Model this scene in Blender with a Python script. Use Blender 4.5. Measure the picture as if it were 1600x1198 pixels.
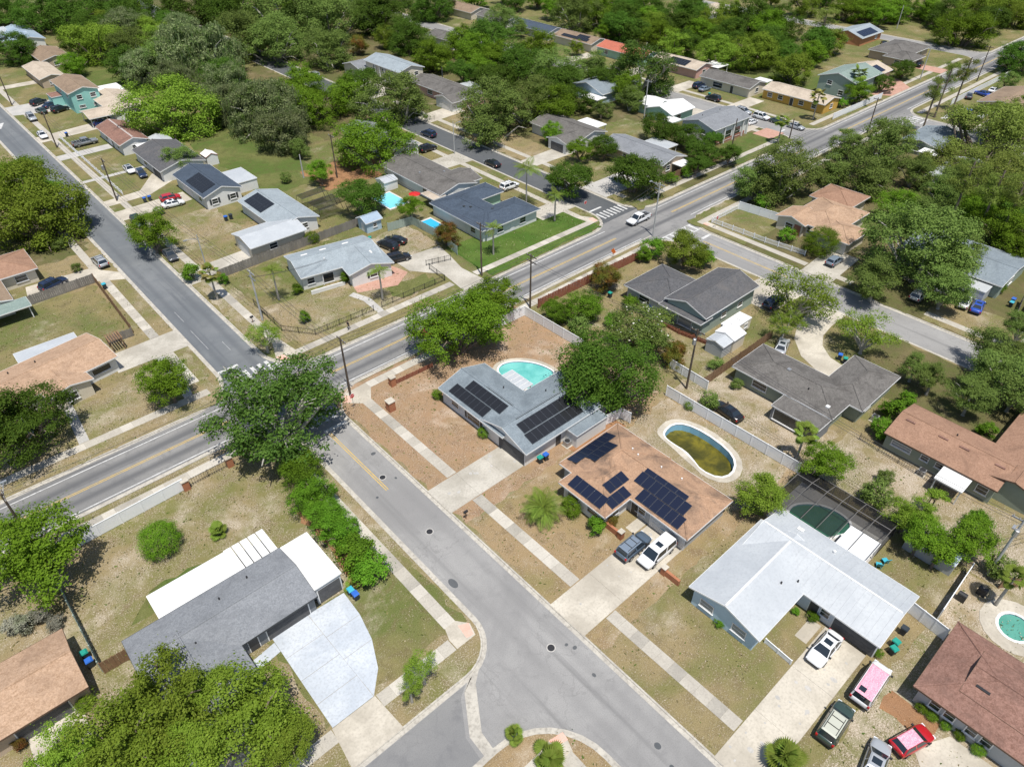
import bpy, bmesh, math, random
import numpy as np
from mathutils import Vector, Matrix

# ------------------------------------------------------------------ camera, sky, sun, exposure
scene = bpy.context.scene
for o in list(bpy.data.objects):
    bpy.data.objects.remove(o)
cam_d = bpy.data.cameras.new("camera")
cam = bpy.data.objects.new("camera", cam_d)
scene.collection.objects.link(cam)
cam.location = (0, 0, 66.0)
cam.rotation_euler = (math.radians(90 - 39.0), 0, math.radians(-42))
cam_d.sensor_width = 36.0
cam_d.lens = 36.0 * 1109.0 / 1600.0
cam_d.clip_start = 0.5
cam_d.clip_end = 3000
scene.camera = cam

SHADOW = Vector((0.13, 0.30, -1.0))          # metres a shadow runs per metre of height (x, y)
sun_dir = -SHADOW.normalized()
SUN_EL = math.asin(sun_dir.z)
SUN_AZ = math.atan2(sun_dir.x, sun_dir.y)
world = bpy.data.worlds.new("World")
scene.world = world
world.use_nodes = True
wn = world.node_tree
for n in list(wn.nodes):
    wn.nodes.remove(n)
sky = wn.nodes.new("ShaderNodeTexSky")
sky.sky_type = 'NISHITA'
sky.sun_disc = False
sky.sun_elevation = SUN_EL
sky.sun_rotation = SUN_AZ
bg = wn.nodes.new("ShaderNodeBackground")
bg.inputs[1].default_value = 0.10
wo = wn.nodes.new("ShaderNodeOutputWorld")
wn.links.new(sky.outputs[0], bg.inputs[0])
wn.links.new(bg.outputs[0], wo.inputs[0])
sun_d = bpy.data.lights.new("sun", 'SUN')
sun_d.energy = 4.6
sun_d.angle = math.radians(0.5)
sun_d.color = (1.0, 0.955, 0.88)
sun = bpy.data.objects.new("sun", sun_d)
scene.collection.objects.link(sun)
sun.location = (0, 0, 150)
sun.rotation_euler = SHADOW.to_track_quat('-Z', 'Y').to_euler()
scene.view_settings.view_transform = 'Standard'
scene.view_settings.look = 'None'
scene.view_settings.gamma = 1
scene.view_settings.use_curve_mapping = False
scene.view_settings.exposure = 0.18
scene.cycles.max_bounces = 5
scene.cycles.diffuse_bounces = 2
scene.cycles.glossy_bounces = 2
scene.cycles.transmission_bounces = 4
scene.cycles.transparent_max_bounces = 6
scene.cycles.use_denoising = True

rng = random.Random(7)
COL = scene.collection

# ------------------------------------------------------------------ materials
def nodes(name):
    m = bpy.data.materials.new(name)
    m.use_nodes = True
    nt = m.node_tree
    b = nt.nodes["Principled BSDF"]
    return m, nt, b

def N(nt, kind, **kw):
    n = nt.nodes.new(kind)
    for k, v in kw.items():
        setattr(n, k, v)
    return n

def mixc(nt, fac, a, b):
    n = nt.nodes.new("ShaderNodeMix")
    n.data_type = 'RGBA'
    for s, v in ((0, fac), (6, a), (7, b)):
        if hasattr(v, 'links'):
            nt.links.new(v, n.inputs[s])
        elif s == 0:
            n.inputs[0].default_value = v
        else:
            n.inputs[s].default_value = (*v, 1)
    return n.outputs[2]

def ramp(nt, src, lo, hi):
    n = nt.nodes.new("ShaderNodeMapRange")
    n.interpolation_type = 'SMOOTHSTEP'
    n.inputs[1].default_value = lo
    n.inputs[2].default_value = hi
    nt.links.new(src, n.inputs[0])
    return n.outputs[0]

def coords(nt, kind='pos', scale=(1, 1, 1), loc=(0, 0, 0)):
    if kind == 'pos':
        s = nt.nodes.new("ShaderNodeNewGeometry").outputs['Position']
    else:
        s = nt.nodes.new("ShaderNodeTexCoord").outputs['Object']
    mp = nt.nodes.new("ShaderNodeMapping")
    mp.inputs['Scale'].default_value = scale
    mp.inputs['Location'].default_value = loc
    nt.links.new(s, mp.inputs[0])
    return mp.outputs[0]

def noise(nt, vec, scale, detail=3.0, rough=0.55, dist=0.0):
    n = nt.nodes.new("ShaderNodeTexNoise")
    n.inputs['Scale'].default_value = scale
    n.inputs['Detail'].default_value = detail
    n.inputs['Roughness'].default_value = rough
    n.inputs['Distortion'].default_value = dist
    nt.links.new(vec, n.inputs['Vector'])
    return n.outputs['Fac']

def bump(nt, b, h, strength, dist):
    n = nt.nodes.new("ShaderNodeBump")
    n.inputs['Strength'].default_value = strength
    n.inputs['Distance'].default_value = dist
    nt.links.new(h, n.inputs['Height'])
    nt.links.new(n.outputs[0], b.inputs['Normal'])

def ground_mat(name, dry, green, sand, g=0.5, s=0.62, seed=0.0):
    """Lawn: dry grass, greener patches (g = threshold) and bare sandy patches (s = threshold)."""
    m, nt, b = nodes(name)
    v = coords(nt, loc=(seed * 17.3, seed * 9.1, 0))
    big = noise(nt, v, 0.10, 3, 0.6, 0.4)
    mid = noise(nt, v, 0.6, 4, 0.65, 0.6)
    fine = noise(nt, v, 6.5, 3, 0.75)
    grit = noise(nt, v, 14.0, 1, 0.6)
    c = mixc(nt, ramp(nt, big, g - .12, g + .14), dry, green)
    dark = tuple(x * 0.66 for x in dry)
    c = mixc(nt, ramp(nt, mid, .40, .78), c, dark)
    mul = nt.nodes.new("ShaderNodeMath"); mul.operation = 'MULTIPLY'
    nt.links.new(ramp(nt, mid, .34, .56), mul.inputs[0])
    nt.links.new(ramp(nt, fine, s - .10, s + .12), mul.inputs[1])
    big2 = noise(nt, coords(nt, loc=(seed * 5.7 + 40, 11, 3)), 0.20, 4, 0.68, 0.3)
    sp = nt.nodes.new("ShaderNodeMapRange")
    sp.inputs[1].default_value = .25; sp.inputs[2].default_value = .75; sp.inputs[3].default_value = .25; sp.inputs[4].default_value = .85
    nt.links.new(fine, sp.inputs[0])
    add = nt.nodes.new("ShaderNodeMath"); add.operation = 'MULTIPLY_ADD'
    nt.links.new(ramp(nt, big2, s - .10, s + .16), add.inputs[0])
    nt.links.new(sp.outputs[0], add.inputs[1])
    nt.links.new(mul.outputs[0], add.inputs[2])
    add.use_clamp = True
    c = mixc(nt, add.outputs[0], c, sand)
    c2 = mixc(nt, ramp(nt, grit, .30, .72), tuple(x * .50 for x in dry), (1, 1, 1))
    mm = nt.nodes.new("ShaderNodeMix"); mm.data_type = 'RGBA'; mm.blend_type = 'MULTIPLY'
    mm.inputs[0].default_value = 0.45
    nt.links.new(c, mm.inputs[6]); nt.links.new(c2, mm.inputs[7])
    nt.links.new(mm.outputs[2], b.inputs['Base Color'])
    b.inputs['Roughness'].default_value = 0.95
    b.inputs['Specular IOR Level'].default_value = 0.1
    bump(nt, b, fine, 0.45, 0.10)
    return m

def worn(name, c1, c2, c3, scale=0.5, fine=6.0, stretch=(1, 1, 1), rough=0.85, amt=0.5, kind='pos', bmp=0.25, spec=0.3):
    """Plain worn surface: slow blotches c1/c2, fine grain towards c3."""
    m, nt, b = nodes(name)
    v = coords(nt, kind, stretch)
    a = noise(nt, v, scale, 5, 0.62, 0.5)
    f = noise(nt, coords(nt, kind), fine, 3, 0.6)
    c = mixc(nt, ramp(nt, a, .33, .68), c1, c2)
    g = nt.nodes.new("ShaderNodeMath"); g.operation = 'MULTIPLY'; g.inputs[1].default_value = amt
    nt.links.new(ramp(nt, f, .42, .75), g.inputs[0])
    c = mixc(nt, g.outputs[0], c, c3)
    nt.links.new(c, b.inputs['Base Color'])
    b.inputs['Roughness'].default_value = rough
    b.inputs['Specular IOR Level'].default_value = spec
    if bmp:
        bump(nt, b, f, bmp, 0.03)
    return m

def asphalt(name, c1, c2, dark, stretch, crack=True, lanes=None):
    m, nt, b = nodes(name)
    v = coords(nt)
    a = noise(nt, v, 0.07, 5, 0.65, 0.6)
    st = noise(nt, coords(nt, scale=stretch), 1.0, 4, 0.6, 0.2)
    f = noise(nt, v, 9.0, 3, 0.7)
    c = mixc(nt, ramp(nt, a, .35, .68), c1, c2)
    bl = noise(nt, v, 0.6, 4, 0.7, 0.8)
    bm_ = nt.nodes.new("ShaderNodeMath"); bm_.operation = 'MULTIPLY'; bm_.inputs[1].default_value = .55
    nt.links.new(ramp(nt, bl, .50, .78), bm_.inputs[0])
    c = mixc(nt, bm_.outputs[0], c, dark)
    c = mixc(nt, ramp(nt, st, .50, .80), c, dark)
    if lanes:        # oil-darkened strips along the middle of each lane and wheel paths
        axis, cs, wd, amt = lanes
        sep = nt.nodes.new("ShaderNodeSeparateXYZ"); nt.links.new(v, sep.inputs[0])
        wob = nt.nodes.new("ShaderNodeMath"); wob.operation = 'MULTIPLY_ADD'; wob.inputs[1].default_value = .9
        nt.links.new(st, wob.inputs[0]); nt.links.new(sep.outputs[axis], wob.inputs[2])
        for yc in cs:
            d = nt.nodes.new("ShaderNodeMath"); d.operation = 'SUBTRACT'; d.inputs[1].default_value = yc + .45; nt.links.new(wob.outputs[0], d.inputs[0])
            ab = nt.nodes.new("ShaderNodeMath"); ab.operation = 'ABSOLUTE'; nt.links.new(d.outputs[0], ab.inputs[0])
            mr = nt.nodes.new("ShaderNodeMapRange"); mr.interpolation_type = 'SMOOTHSTEP'
            mr.inputs[1].default_value = 0.0; mr.inputs[2].default_value = wd; mr.inputs[3].default_value = amt; mr.inputs[4].default_value = 0.0
            nt.links.new(ab.outputs[0], mr.inputs[0])
            c = mixc(nt, mr.outputs[0], c, dark)
    fm = nt.nodes.new("ShaderNodeMath"); fm.operation = 'MULTIPLY'; fm.inputs[1].default_value = .35
    nt.links.new(ramp(nt, f, .40, .72), fm.inputs[0])
    c = mixc(nt, fm.outputs[0], c, tuple(x * .6 for x in c1))
    if crack:
        vo = nt.nodes.new("ShaderNodeTexVoronoi"); vo.feature = 'DISTANCE_TO_EDGE'
        vo.inputs['Scale'].default_value = 0.13
        wv = nt.nodes.new("ShaderNodeVectorMath"); wv.operation = 'ADD'
        nz = nt.nodes.new("ShaderNodeTexNoise"); nz.inputs['Scale'].default_value = 0.5; nz.inputs['Detail'].default_value = 4
        nt.links.new(v, nz.inputs['Vector'])
        sc = nt.nodes.new("ShaderNodeVectorMath"); sc.operation = 'SCALE'; sc.inputs['Scale'].default_value = 5.0
        nt.links.new(nz.outputs['Color'], sc.inputs[0])
        nt.links.new(v, wv.inputs[0]); nt.links.new(sc.outputs[0], wv.inputs[1])
        nt.links.new(wv.outputs[0], vo.inputs['Vector'])
        inv = nt.nodes.new("ShaderNodeMapRange")
        inv.inputs[1].default_value = 0.0; inv.inputs[2].default_value = 0.012
        inv.inputs[3].default_value = 0.28; inv.inputs[4].default_value = 0.0
        nt.links.new(vo.outputs['Distance'], inv.inputs[0])
        gate = nt.nodes.new("ShaderNodeMath"); gate.operation = 'MULTIPLY'
        nt.links.new(inv.outputs[0], gate.inputs[0]); nt.links.new(ramp(nt, a, .45, .55), gate.inputs[1])
        c = mixc(nt, gate.outputs[0], c, tuple(x * .45 for x in c1))
    nt.links.new(c, b.inputs['Base Color'])
    b.inputs['Roughness'].default_value = 0.9
    b.inputs['Specular IOR Level'].default_value = 0.25
    bump(nt, b, f, 0.25, 0.02)
    return m

def shingle(name, c1, c2, stain, k=0.6):
    """Asphalt shingle: tab-to-tab colour, slow weathering stains, granule grain."""
    m, nt, b = nodes(name)
    v = coords(nt)
    vo = nt.nodes.new("ShaderNodeTexVoronoi")
    vo.inputs['Scale'].default_value = 1.0
    nt.links.new(coords(nt, scale=(3.2, 3.2, 9.0)), vo.inputs['Vector'])
    sep = nt.nodes.new("ShaderNodeSeparateColor")
    nt.links.new(vo.outputs['Color'], sep.inputs[0])
    a = noise(nt, v, 0.30, 5, 0.68, 0.6)
    f = noise(nt, v, 7.0, 3, 0.7)
    c = mixc(nt, sep.outputs[0], c1, c2)
    fm = nt.nodes.new("ShaderNodeMath"); fm.operation = 'MULTIPLY'; fm.inputs[1].default_value = .55
    nt.links.new(ramp(nt, f, .38, .70), fm.inputs[0])
    c = mixc(nt, fm.outputs[0], c, tuple(min(1, x * 1.5) for x in c2))
    sm = nt.nodes.new("ShaderNodeMath"); sm.operation = 'MULTIPLY'; sm.inputs[1].default_value = k
    nt.links.new(ramp(nt, a, .42, .74), sm.inputs[0])
    c = mixc(nt, sm.outputs[0], c, stain)
    nt.links.new(c, b.inputs['Base Color'])
    b.inputs['Roughness'].default_value = 0.92
    b.inputs['Specular IOR Level'].default_value = 0.2
    w = nt.nodes.new("ShaderNodeTexWave"); w.bands_direction = 'Z'; w.wave_profile = 'SAW'
    w.inputs['Scale'].default_value = 3.6
    nt.links.new(v, w.inputs['Vector'])
    ad = nt.nodes.new("ShaderNodeMath"); ad.operation = 'ADD'
    nt.links.new(w.outputs['Fac'], ad.inputs[0]); nt.links.new(f, ad.inputs[1])
    bump(nt, b, ad.outputs[0], 0.35, 0.02)
    return m

def plain(name, c, rough=0.6, metal=0.0, spec=0.4, coat=0.0):
    m, nt, b = nodes(name)
    b.inputs['Base Color'].default_value = (*c, 1)
    b.inputs['Roughness'].default_value = rough
    b.inputs['Metallic'].default_value = metal
    b.inputs['Specular IOR Level'].default_value = spec
    b.inputs['Coat Weight'].default_value = coat
    b.inputs['Coat Roughness'].default_value = 0.08
    return m

def foliage(name, c1, c2, c3, trans=0.35):
    """Leaves: colour differs from leaf to leaf and from tree to tree."""
    m = bpy.data.materials.new(name)
    m.use_nodes = True
    nt = m.node_tree
    for n in list(nt.nodes):
        nt.nodes.remove(n)
    out = nt.nodes.new("ShaderNodeOutputMaterial")
    geo = nt.nodes.new("ShaderNodeNewGeometry")
    info = nt.nodes.new("ShaderNodeObjectInfo")
    c = mixc(nt, geo.outputs['Random Per Island'], c1, c2)
    nz = noise(nt, coords(nt), 0.55, 2, 0.5)
    c = mixc(nt, ramp(nt, nz, .42, .70), c, c3)
    hsv = nt.nodes.new("ShaderNodeHueSaturation")
    mr = nt.nodes.new("ShaderNodeMapRange")
    mr.inputs[3].default_value = 0.72; mr.inputs[4].default_value = 1.28
    nt.links.new(info.outputs['Random'], mr.inputs[0])
    nt.links.new(mr.outputs[0], hsv.inputs['Value'])
    mh = nt.nodes.new("ShaderNodeMapRange")
    mh.inputs[3].default_value = 0.492; mh.inputs[4].default_value = 0.516
    nt.links.new(info.outputs['Random'], mh.inputs[0])
    nt.links.new(mh.outputs[0], hsv.inputs['Hue'])
    nt.links.new(c, hsv.inputs['Color'])
    d = nt.nodes.new("ShaderNodeBsdfPrincipled")
    d.inputs['Roughness'].default_value = 0.6
    d.inputs['Specular IOR Level'].default_value = 0.08
    t = nt.nodes.new("ShaderNodeBsdfTranslucent")
    mx = nt.nodes.new("ShaderNodeMixShader"); mx.inputs[0].default_value = trans
    nt.links.new(hsv.outputs[0], d.inputs['Base Color'])
    nt.links.new(hsv.outputs[0], t.inputs['Color'])
    nt.links.new(d.outputs[0], mx.inputs[1]); nt.links.new(t.outputs[0], mx.inputs[2])
    nt.links.new(mx.outputs[0], out.inputs[0])
    return m

M = {}
# grounds
M['dry'] = ground_mat('dry_lawn', (.315, .25, .135), (.20, .195, .075), (.56, .49, .39), .49, .62, 1)
M['tan'] = ground_mat('tan_lawn', (.36, .265, .15), (.265, .225, .10), (.60, .52, .42), .53, .62, 2)
M['bare'] = ground_mat('bare_orange_yard', (.38, .255, .155), (.335, .24, .14), (.64, .54, .44), .55, .60, 3)
M['olive'] = ground_mat('olive_lawn', (.265, .225, .105), (.145, .17, .052), (.54, .47, .37), .47, .64, 4)
M['green'] = ground_mat('green_lawn', (.12, .185, .04), (.078, .15, .026), (.23, .24, .10), .48, .80, 5)
M['wild'] = ground_mat('wild_grass', (.175, .185, .065), (.105, .155, .038), (.40, .34, .23), .47, .72, 6)
M['sandy'] = ground_mat('sandy_yard', (.325, .255, .15), (.205, .20, .085), (.57, .495, .405), .50, .54, 7)
M['dirt'] = ground_mat('dirt', (.38, .21, .11), (.32, .19, .11), (.52, .38, .27), .6, .66, 8)
M['litter'] = ground_mat('leaf_litter', (.20, .165, .085), (.125, .135, .048), (.38, .31, .22), .46, .66, 9)
M['corner'] = ground_mat('corner_lot_lawn', (.315, .25, .138), (.195, .195, .07), (.57, .50, .405), .48, .58, 12)
# paving
M['asph_near'] = asphalt('asphalt_side_street', (.243, .239, .235), (.325, .319, .31), (.195, .193, .19), (1.1, .03, 1), lanes=(0, (27.1, 30.5), .9, .30))
M['asph_ul'] = asphalt('asphalt_blue_grey', (.145, .157, .168), (.195, .205, .212), (.105, .113, .125), (1.0, .03, 1), lanes=(0, (24.9, 28.6), .9, .55))
M['asph_main'] = asphalt('asphalt_main_road', (.205, .203, .20), (.265, .26, .252), (.105, .107, .112), (.022, .75, 1), lanes=(1, (79.1, 82.5), 1.0, .85))
M['asph_apron'] = asphalt('asphalt_apron', (.20, .20, .20), (.25, .248, .243), (.16, .16, .165), (.5, .5, 1))
M['asph_dark'] = asphalt('asphalt_new', (.085, .093, .10), (.115, .12, .125), (.07, .075, .08), (1, .03, 1))
M['conc'] = worn('concrete', (.35, .325, .275), (.50, .47, .41), (.27, .25, .215), .24, 4)
M['conc_b'] = worn('concrete_bright', (.38, .345, .285), (.56, .515, .435), (.32, .29, .24), .22, 4)
M['conc_grey'] = worn('concrete_grey', (.40, .39, .37), (.48, .46, .43), (.28, .27, .25), .4, 5)
M['slab1'] = worn('sidewalk_slab', (.39, .36, .31), (.46, .43, .37), (.27, .25, .215), .5, 6)
M['slab2'] = worn('sidewalk_slab_new', (.47, .44, .385), (.54, .505, .44), (.35, .325, .28), .5, 6)
M['slab3'] = worn('sidewalk_slab_stained', (.32, .298, .26), (.385, .36, .31), (.22, .205, .18), .6, 6)
M['blueconc'] = worn('painted_blue_grey_concrete', (.42, .46, .51), (.53, .565, .605), (.33, .35, .38), .28, 4, amt=.6)
M['kerb'] = worn('kerb_concrete', (.40, .375, .33), (.50, .47, .41), (.24, .22, .19), .6, 3, amt=.7)
M['white_mark'] = worn('white_road_paint', (.64, .64, .63), (.46, .46, .45), (.26, .26, .26), .9, 4, amt=.65)
M['worn_mark'] = worn('worn_white_paint', (.42, .42, .42), (.22, .23, .24), (.14, .15, .16), 1.2, 3, amt=.8)
M['yellow_mark'] = worn('yellow_road_paint', (.60, .40, .09), (.48, .35, .13), (.28, .26, .20), .7, 4, amt=.6)
M['paver'] = worn('brick_paver', (.42, .24, .18), (.50, .31, .24), (.30, .17, .13), .9, 7)
M['pink'] = worn('tactile_pad', (.72, .38, .30), (.78, .46, .38), (.6, .3, .24), .9, 7)
# roofs
M['r_grey'] = shingle('shingle_blue_grey', (.155, .185, .21), (.20, .235, .26), (.12, .145, .165))
M['r_slate'] = shingle('shingle_slate', (.165, .175, .19), (.21, .22, .235), (.13, .138, .15))
M['r_brown'] = shingle('shingle_tan_brown', (.30, .185, .118), (.36, .23, .15), (.11, .082, .066), .85)
M['r_tan'] = shingle('shingle_tan', (.30, .195, .125), (.40, .275, .19), (.22, .145, .10))
M['r_orange'] = shingle('shingle_orange_brown', (.235, .138, .092), (.30, .182, .125), (.18, .108, .075))
M['r_redbrown'] = shingle('shingle_red_brown', (.17, .092, .07), (.25, .145, .115), (.115, .07, .058))
M['r_char'] = shingle('shingle_charcoal', (.065, .067, .072), (.10, .10, .105), (.14, .13, .125))
M['r_dark'] = shingle('shingle_weathered_dark', (.10, .094, .088), (.145, .137, .128), (.065, .06, .056), .7)
M['r_navy'] = shingle('shingle_navy', (.045, .062, .088), (.065, .085, .115), (.04, .052, .07))
M['r_light'] = shingle('shingle_light_grey', (.225, .26, .285), (.28, .32, .345), (.19, .215, .235))
M['r_wood'] = shingle('shingle_umber', (.20, .145, .10), (.255, .19, .135), (.13, .095, .07), .6)
M['r_beige'] = shingle('shingle_beige', (.38, .315, .245), (.45, .385, .31), (.28, .23, .18))
M['r_red'] = shingle('shingle_brick_red', (.36, .105, .07), (.42, .14, .09), (.28, .10, .07))
M['r_green'] = shingle('shingle_grey_green', (.17, .225, .205), (.21, .265, .24), (.13, .17, .16))
M['r_metal'] = worn('grey_metal_roof', (.40, .425, .45), (.47, .495, .515), (.33, .35, .37), .25, 4, (1, 1, 1), .45, .5, bmp=.1, spec=.5)
M['r_bluemetal'] = worn('blue_metal_roof', (.28, .36, .45), (.36, .44, .52), (.22, .28, .35), .2, 3, rough=.4, bmp=.1)
M['r_white'] = worn('white_roof', (.70, .70, .685), (.76, .76, .75), (.58, .58, .565), .3, 3, rough=.6, amt=.35, bmp=.05)
M['ridge'] = plain('ridge_cap_grey', (.30, .31, .32), .9)
# walls
def wallm(name, c):
    M[name] = worn('painted_wall_' + name, c, tuple(x * .93 for x in c), tuple(x * .8 for x in c), .6, 5, rough=.85, amt=.3, bmp=.1)
for nm, c in dict(w_white=(.74, .74, .72), w_blue=(.60, .65, .70), w_cream=(.68, .62, .50), w_grey=(.42, .44, .45), w_green=(.33, .40, .35),
                  w_sage=(.28, .32, .26), w_turq=(.30, .60, .55), w_yellow=(.60, .37, .085), w_orange=(.52, .24, .12), w_tan=(.50, .40, .30),
                  w_sky=(.46, .60, .70), w_mint=(.40, .62, .50), w_brick=(.33, .14, .10), w_dkgrey=(.20, .21, .22), w_pink=(.62, .38, .33)).items():
    wallm(nm, c)
M['trim'] = worn('white_trim', (.78, .78, .77), (.72, .72, .71), (.6, .6, .59), 1, 6, amt=.3, bmp=0)
M['trim_dk'] = plain('dark_trim', (.05, .055, .06), .6)
M['trim_br'] = plain('brown_trim', (.12, .075, .05), .7)
M['glass'] = plain('window_glass', (.02, .028, .035), .06, spec=.8)
M['glass_l'] = plain('pale_window', (.24, .27, .30), .12, spec=.7)
M['door_dk'] = plain('dark_door', (.055, .055, .06), .5)
M['gar_white'] = worn('white_garage_door', (.70, .70, .68), (.64, .64, .62), (.5, .5, .49), 1, 5, amt=.3, bmp=0)
M['gar_dark'] = worn('dark_garage_door', (.085, .085, .09), (.12, .12, .12), (.07, .07, .07), 1, 5, amt=.3, bmp=0)
M['solar'] = plain('solar_cell', (.012, .016, .035), .18, spec=.6)
M['solar_blk'] = plain('solar_cell_black', (.018, .019, .022), .25, spec=.5)
M['solar_frame'] = plain('solar_frame', (.10, .11, .13), .4, .6)
M['metal'] = plain('grey_metal', (.42, .43, .44), .45, .6)
M['metal_dk'] = plain('black_metal', (.03, .03, .032), .45)
M['vinyl'] = worn('white_vinyl', (.85, .86, .87), (.80, .82, .84), (.72, .74, .76), .6, 4, amt=.2, bmp=0, rough=.45)
M['wood_grey'] = worn('weathered_wood', (.20, .185, .165), (.27, .25, .225), (.13, .12, .105), .8, 8, (1, 1, .2))
M['wood_br'] = worn('brown_wood', (.20, .12, .07), (.27, .17, .10), (.12, .075, .045), .8, 8)
M['wood_red'] = worn('red_stained_wood', (.25, .095, .06), (.30, .125, .08), (.18, .07, .045), .8, 8)
M['brick'] = worn('red_brick', (.36, .14, .075), (.42, .19, .10), (.26, .10, .06), .8, 10)
M['pole_wood'] = worn('pole_wood', (.085, .065, .05), (.12, .095, .075), (.05, .04, .03), 1.2, 6)
M['pole_conc'] = worn('pole_concrete', (.38, .39, .39), (.45, .45, .44), (.3, .3, .3), 1.2, 6)
M['wire'] = plain('cable', (.045, .045, .05), .6)
M['pool_tile'] = plain('pool_blue_wall', (.28, .55, .74), .5)
M['bark'] = worn('bark', (.16, .125, .095), (.22, .18, .145), (.09, .07, .055), 1.0, 8)
M['bark_pale'] = worn('pale_bark', (.34, .32, .28), (.42, .40, .36), (.2, .18, .15), 1.0, 8)
# foliage
M['f_ob'] = foliage('leaves_bright', (.105, .19, .014), (.20, .315, .026), (.135, .235, .016))
M['f_oy'] = foliage('leaves_yellow_green', (.145, .225, .022), (.26, .35, .045), (.18, .265, .028))
M['f_od'] = foliage('leaves_dark', (.055, .115, .014), (.12, .20, .026), (.078, .148, .017))
M['f_oo'] = foliage('leaves_olive', (.115, .175, .038), (.215, .285, .068), (.15, .215, .048))
M['f_om'] = foliage('leaves_moss_grey', (.165, .205, .085), (.285, .32, .155), (.12, .185, .042))
M['f_os'] = foliage('leaves_junction_oak', (.06, .12, .02), (.125, .20, .036), (.085, .15, .026))
M['f_sb'] = foliage('leaves_hedge', (.10, .205, .014), (.185, .325, .028), (.09, .175, .014))
M['f_rb'] = foliage('leaves_rust', (.085, .13, .018), (.19, .14, .03), (.21, .085, .03))
M['f_gb'] = foliage('leaves_silver', (.26, .26, .20), (.36, .35, .29), (.20, .22, .13))
M['f_flower'] = foliage('blossom', (.72, .70, .62), (.62, .60, .52), (.7, .68, .6), .1)
M['f_palm'] = foliage('palm_frond', (.13, .20, .026), (.23, .29, .055), (.165, .225, .034), .25)
M['f_palm_y'] = foliage('palm_frond_dry', (.26, .22, .06), (.34, .30, .11), (.20, .20, .05), .25)
M['f_pine'] = foliage('pine_needles', (.14, .185, .03), (.24, .28, .065), (.175, .22, .042), .3)

# ------------------------------------------------------------------ mesh helpers
def me(name, verts, faces, mats, fm=None, smooth=False):
    d = bpy.data.meshes.new(name)
    d.from_pydata(verts, [], faces)
    for m in (mats if isinstance(mats, (list, tuple)) else [mats]):
        d.materials.append(m)
    if fm:
        d.polygons.foreach_set('material_index', fm)
    if smooth:
        d.polygons.foreach_set('use_smooth', [True] * len(d.polygons))
    d.update()
    return d

def ob(name, data, parent=None, loc=(0, 0, 0), rot=0.0, scale=None):
    o = bpy.data.objects.new(name, data)
    COL.objects.link(o)
    o.location = loc
    if rot:
        o.rotation_euler = (0, 0, rot)
    if scale:
        o.scale = scale
    if parent:
        o.parent = parent
    return o

def tag(o, label=None, cat=None, group=None, kind=None):
    if label: o['label'] = label
    if cat: o['category'] = cat
    if group: o['group'] = group
    if kind: o['kind'] = kind
    return o

def empty(name, loc, rot=0.0):
    o = ob(name, None, None, loc, rot)
    o.empty_display_size = 0.3
    return o

BOXF = [(0, 3, 2, 1), (4, 5, 6, 7), (0, 1, 5, 4), (1, 2, 6, 5), (2, 3, 7, 6), (3, 0, 4, 7)]
def boxv(x0, x1, y0, y1, z0, z1):
    return [(x0, y0, z0), (x1, y0, z0), (x1, y1, z0), (x0, y1, z0), (x0, y0, z1), (x1, y0, z1), (x1, y1, z1), (x0, y1, z1)]

def box(name, x0, x1, y0, y1, z0, z1, mat, parent=None):
    cx, cy = (x0 + x1) / 2, (y0 + y1) / 2
    return ob(name, me(name, boxv(x0 - cx, x1 - cx, y0 - cy, y1 - cy, 0, z1 - z0), BOXF, mat), parent, (cx, cy, z0))

_shared = {}
def sbox(name, sx, sy, sz, mat, parent=None, loc=(0, 0, 0), rot=0.0):
    """A box standing on its base centre; alike boxes share one mesh."""
    k = (name, round(sx, 3), round(sy, 3), round(sz, 3), mat.name)
    if k not in _shared:
        _shared[k] = me(name, boxv(-sx / 2, sx / 2, -sy / 2, sy / 2, 0, sz), BOXF, mat)
    return ob(name, _shared[k], parent, loc, rot)

def sheet(name, pts, z, mat, parent=None, thick=0.0, kind=None):
    n = len(pts)
    v = [(x, y, z) for x, y in pts]
    f = [tuple(range(n))]
    if thick:
        v += [(x, y, z - thick) for x, y in pts]
        f += [tuple(reversed(range(n, 2 * n)))] + [(i, i + n, (i + 1) % n + n, (i + 1) % n) for i in range(n)]
    a = sum(pts[i][0] * pts[(i + 1) % n][1] - pts[(i + 1) % n][0] * pts[i][1] for i in range(n))
    if a < 0:
        f = [tuple(reversed(q)) for q in f]
    o = ob(name, me(name, v, f, mat), parent)
    if kind:
        o['kind'] = kind
    return o

def rrect(x0, x1, y0, y1, r):
    """Rectangle with a radius per corner (r: ll, lr, ur, ul)."""
    pts = []
    for (cx, cy, a0, rr) in ((x0, y0, 180, r[0]), (x1, y0, 270, r[1]), (x1, y1, 0, r[2]), (x0, y1, 90, r[3])):
        sx = 1 if cx == x0 else -1
        sy = 1 if cy == y0 else -1
        if rr <= 0:
            pts.append((cx, cy)); continue
        for k in range(9):
            a = math.radians(a0 + k * 90 / 8)
            pts.append((cx + sx * rr + rr * math.cos(a), cy + sy * rr + rr * math.sin(a)))
    return pts

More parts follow.
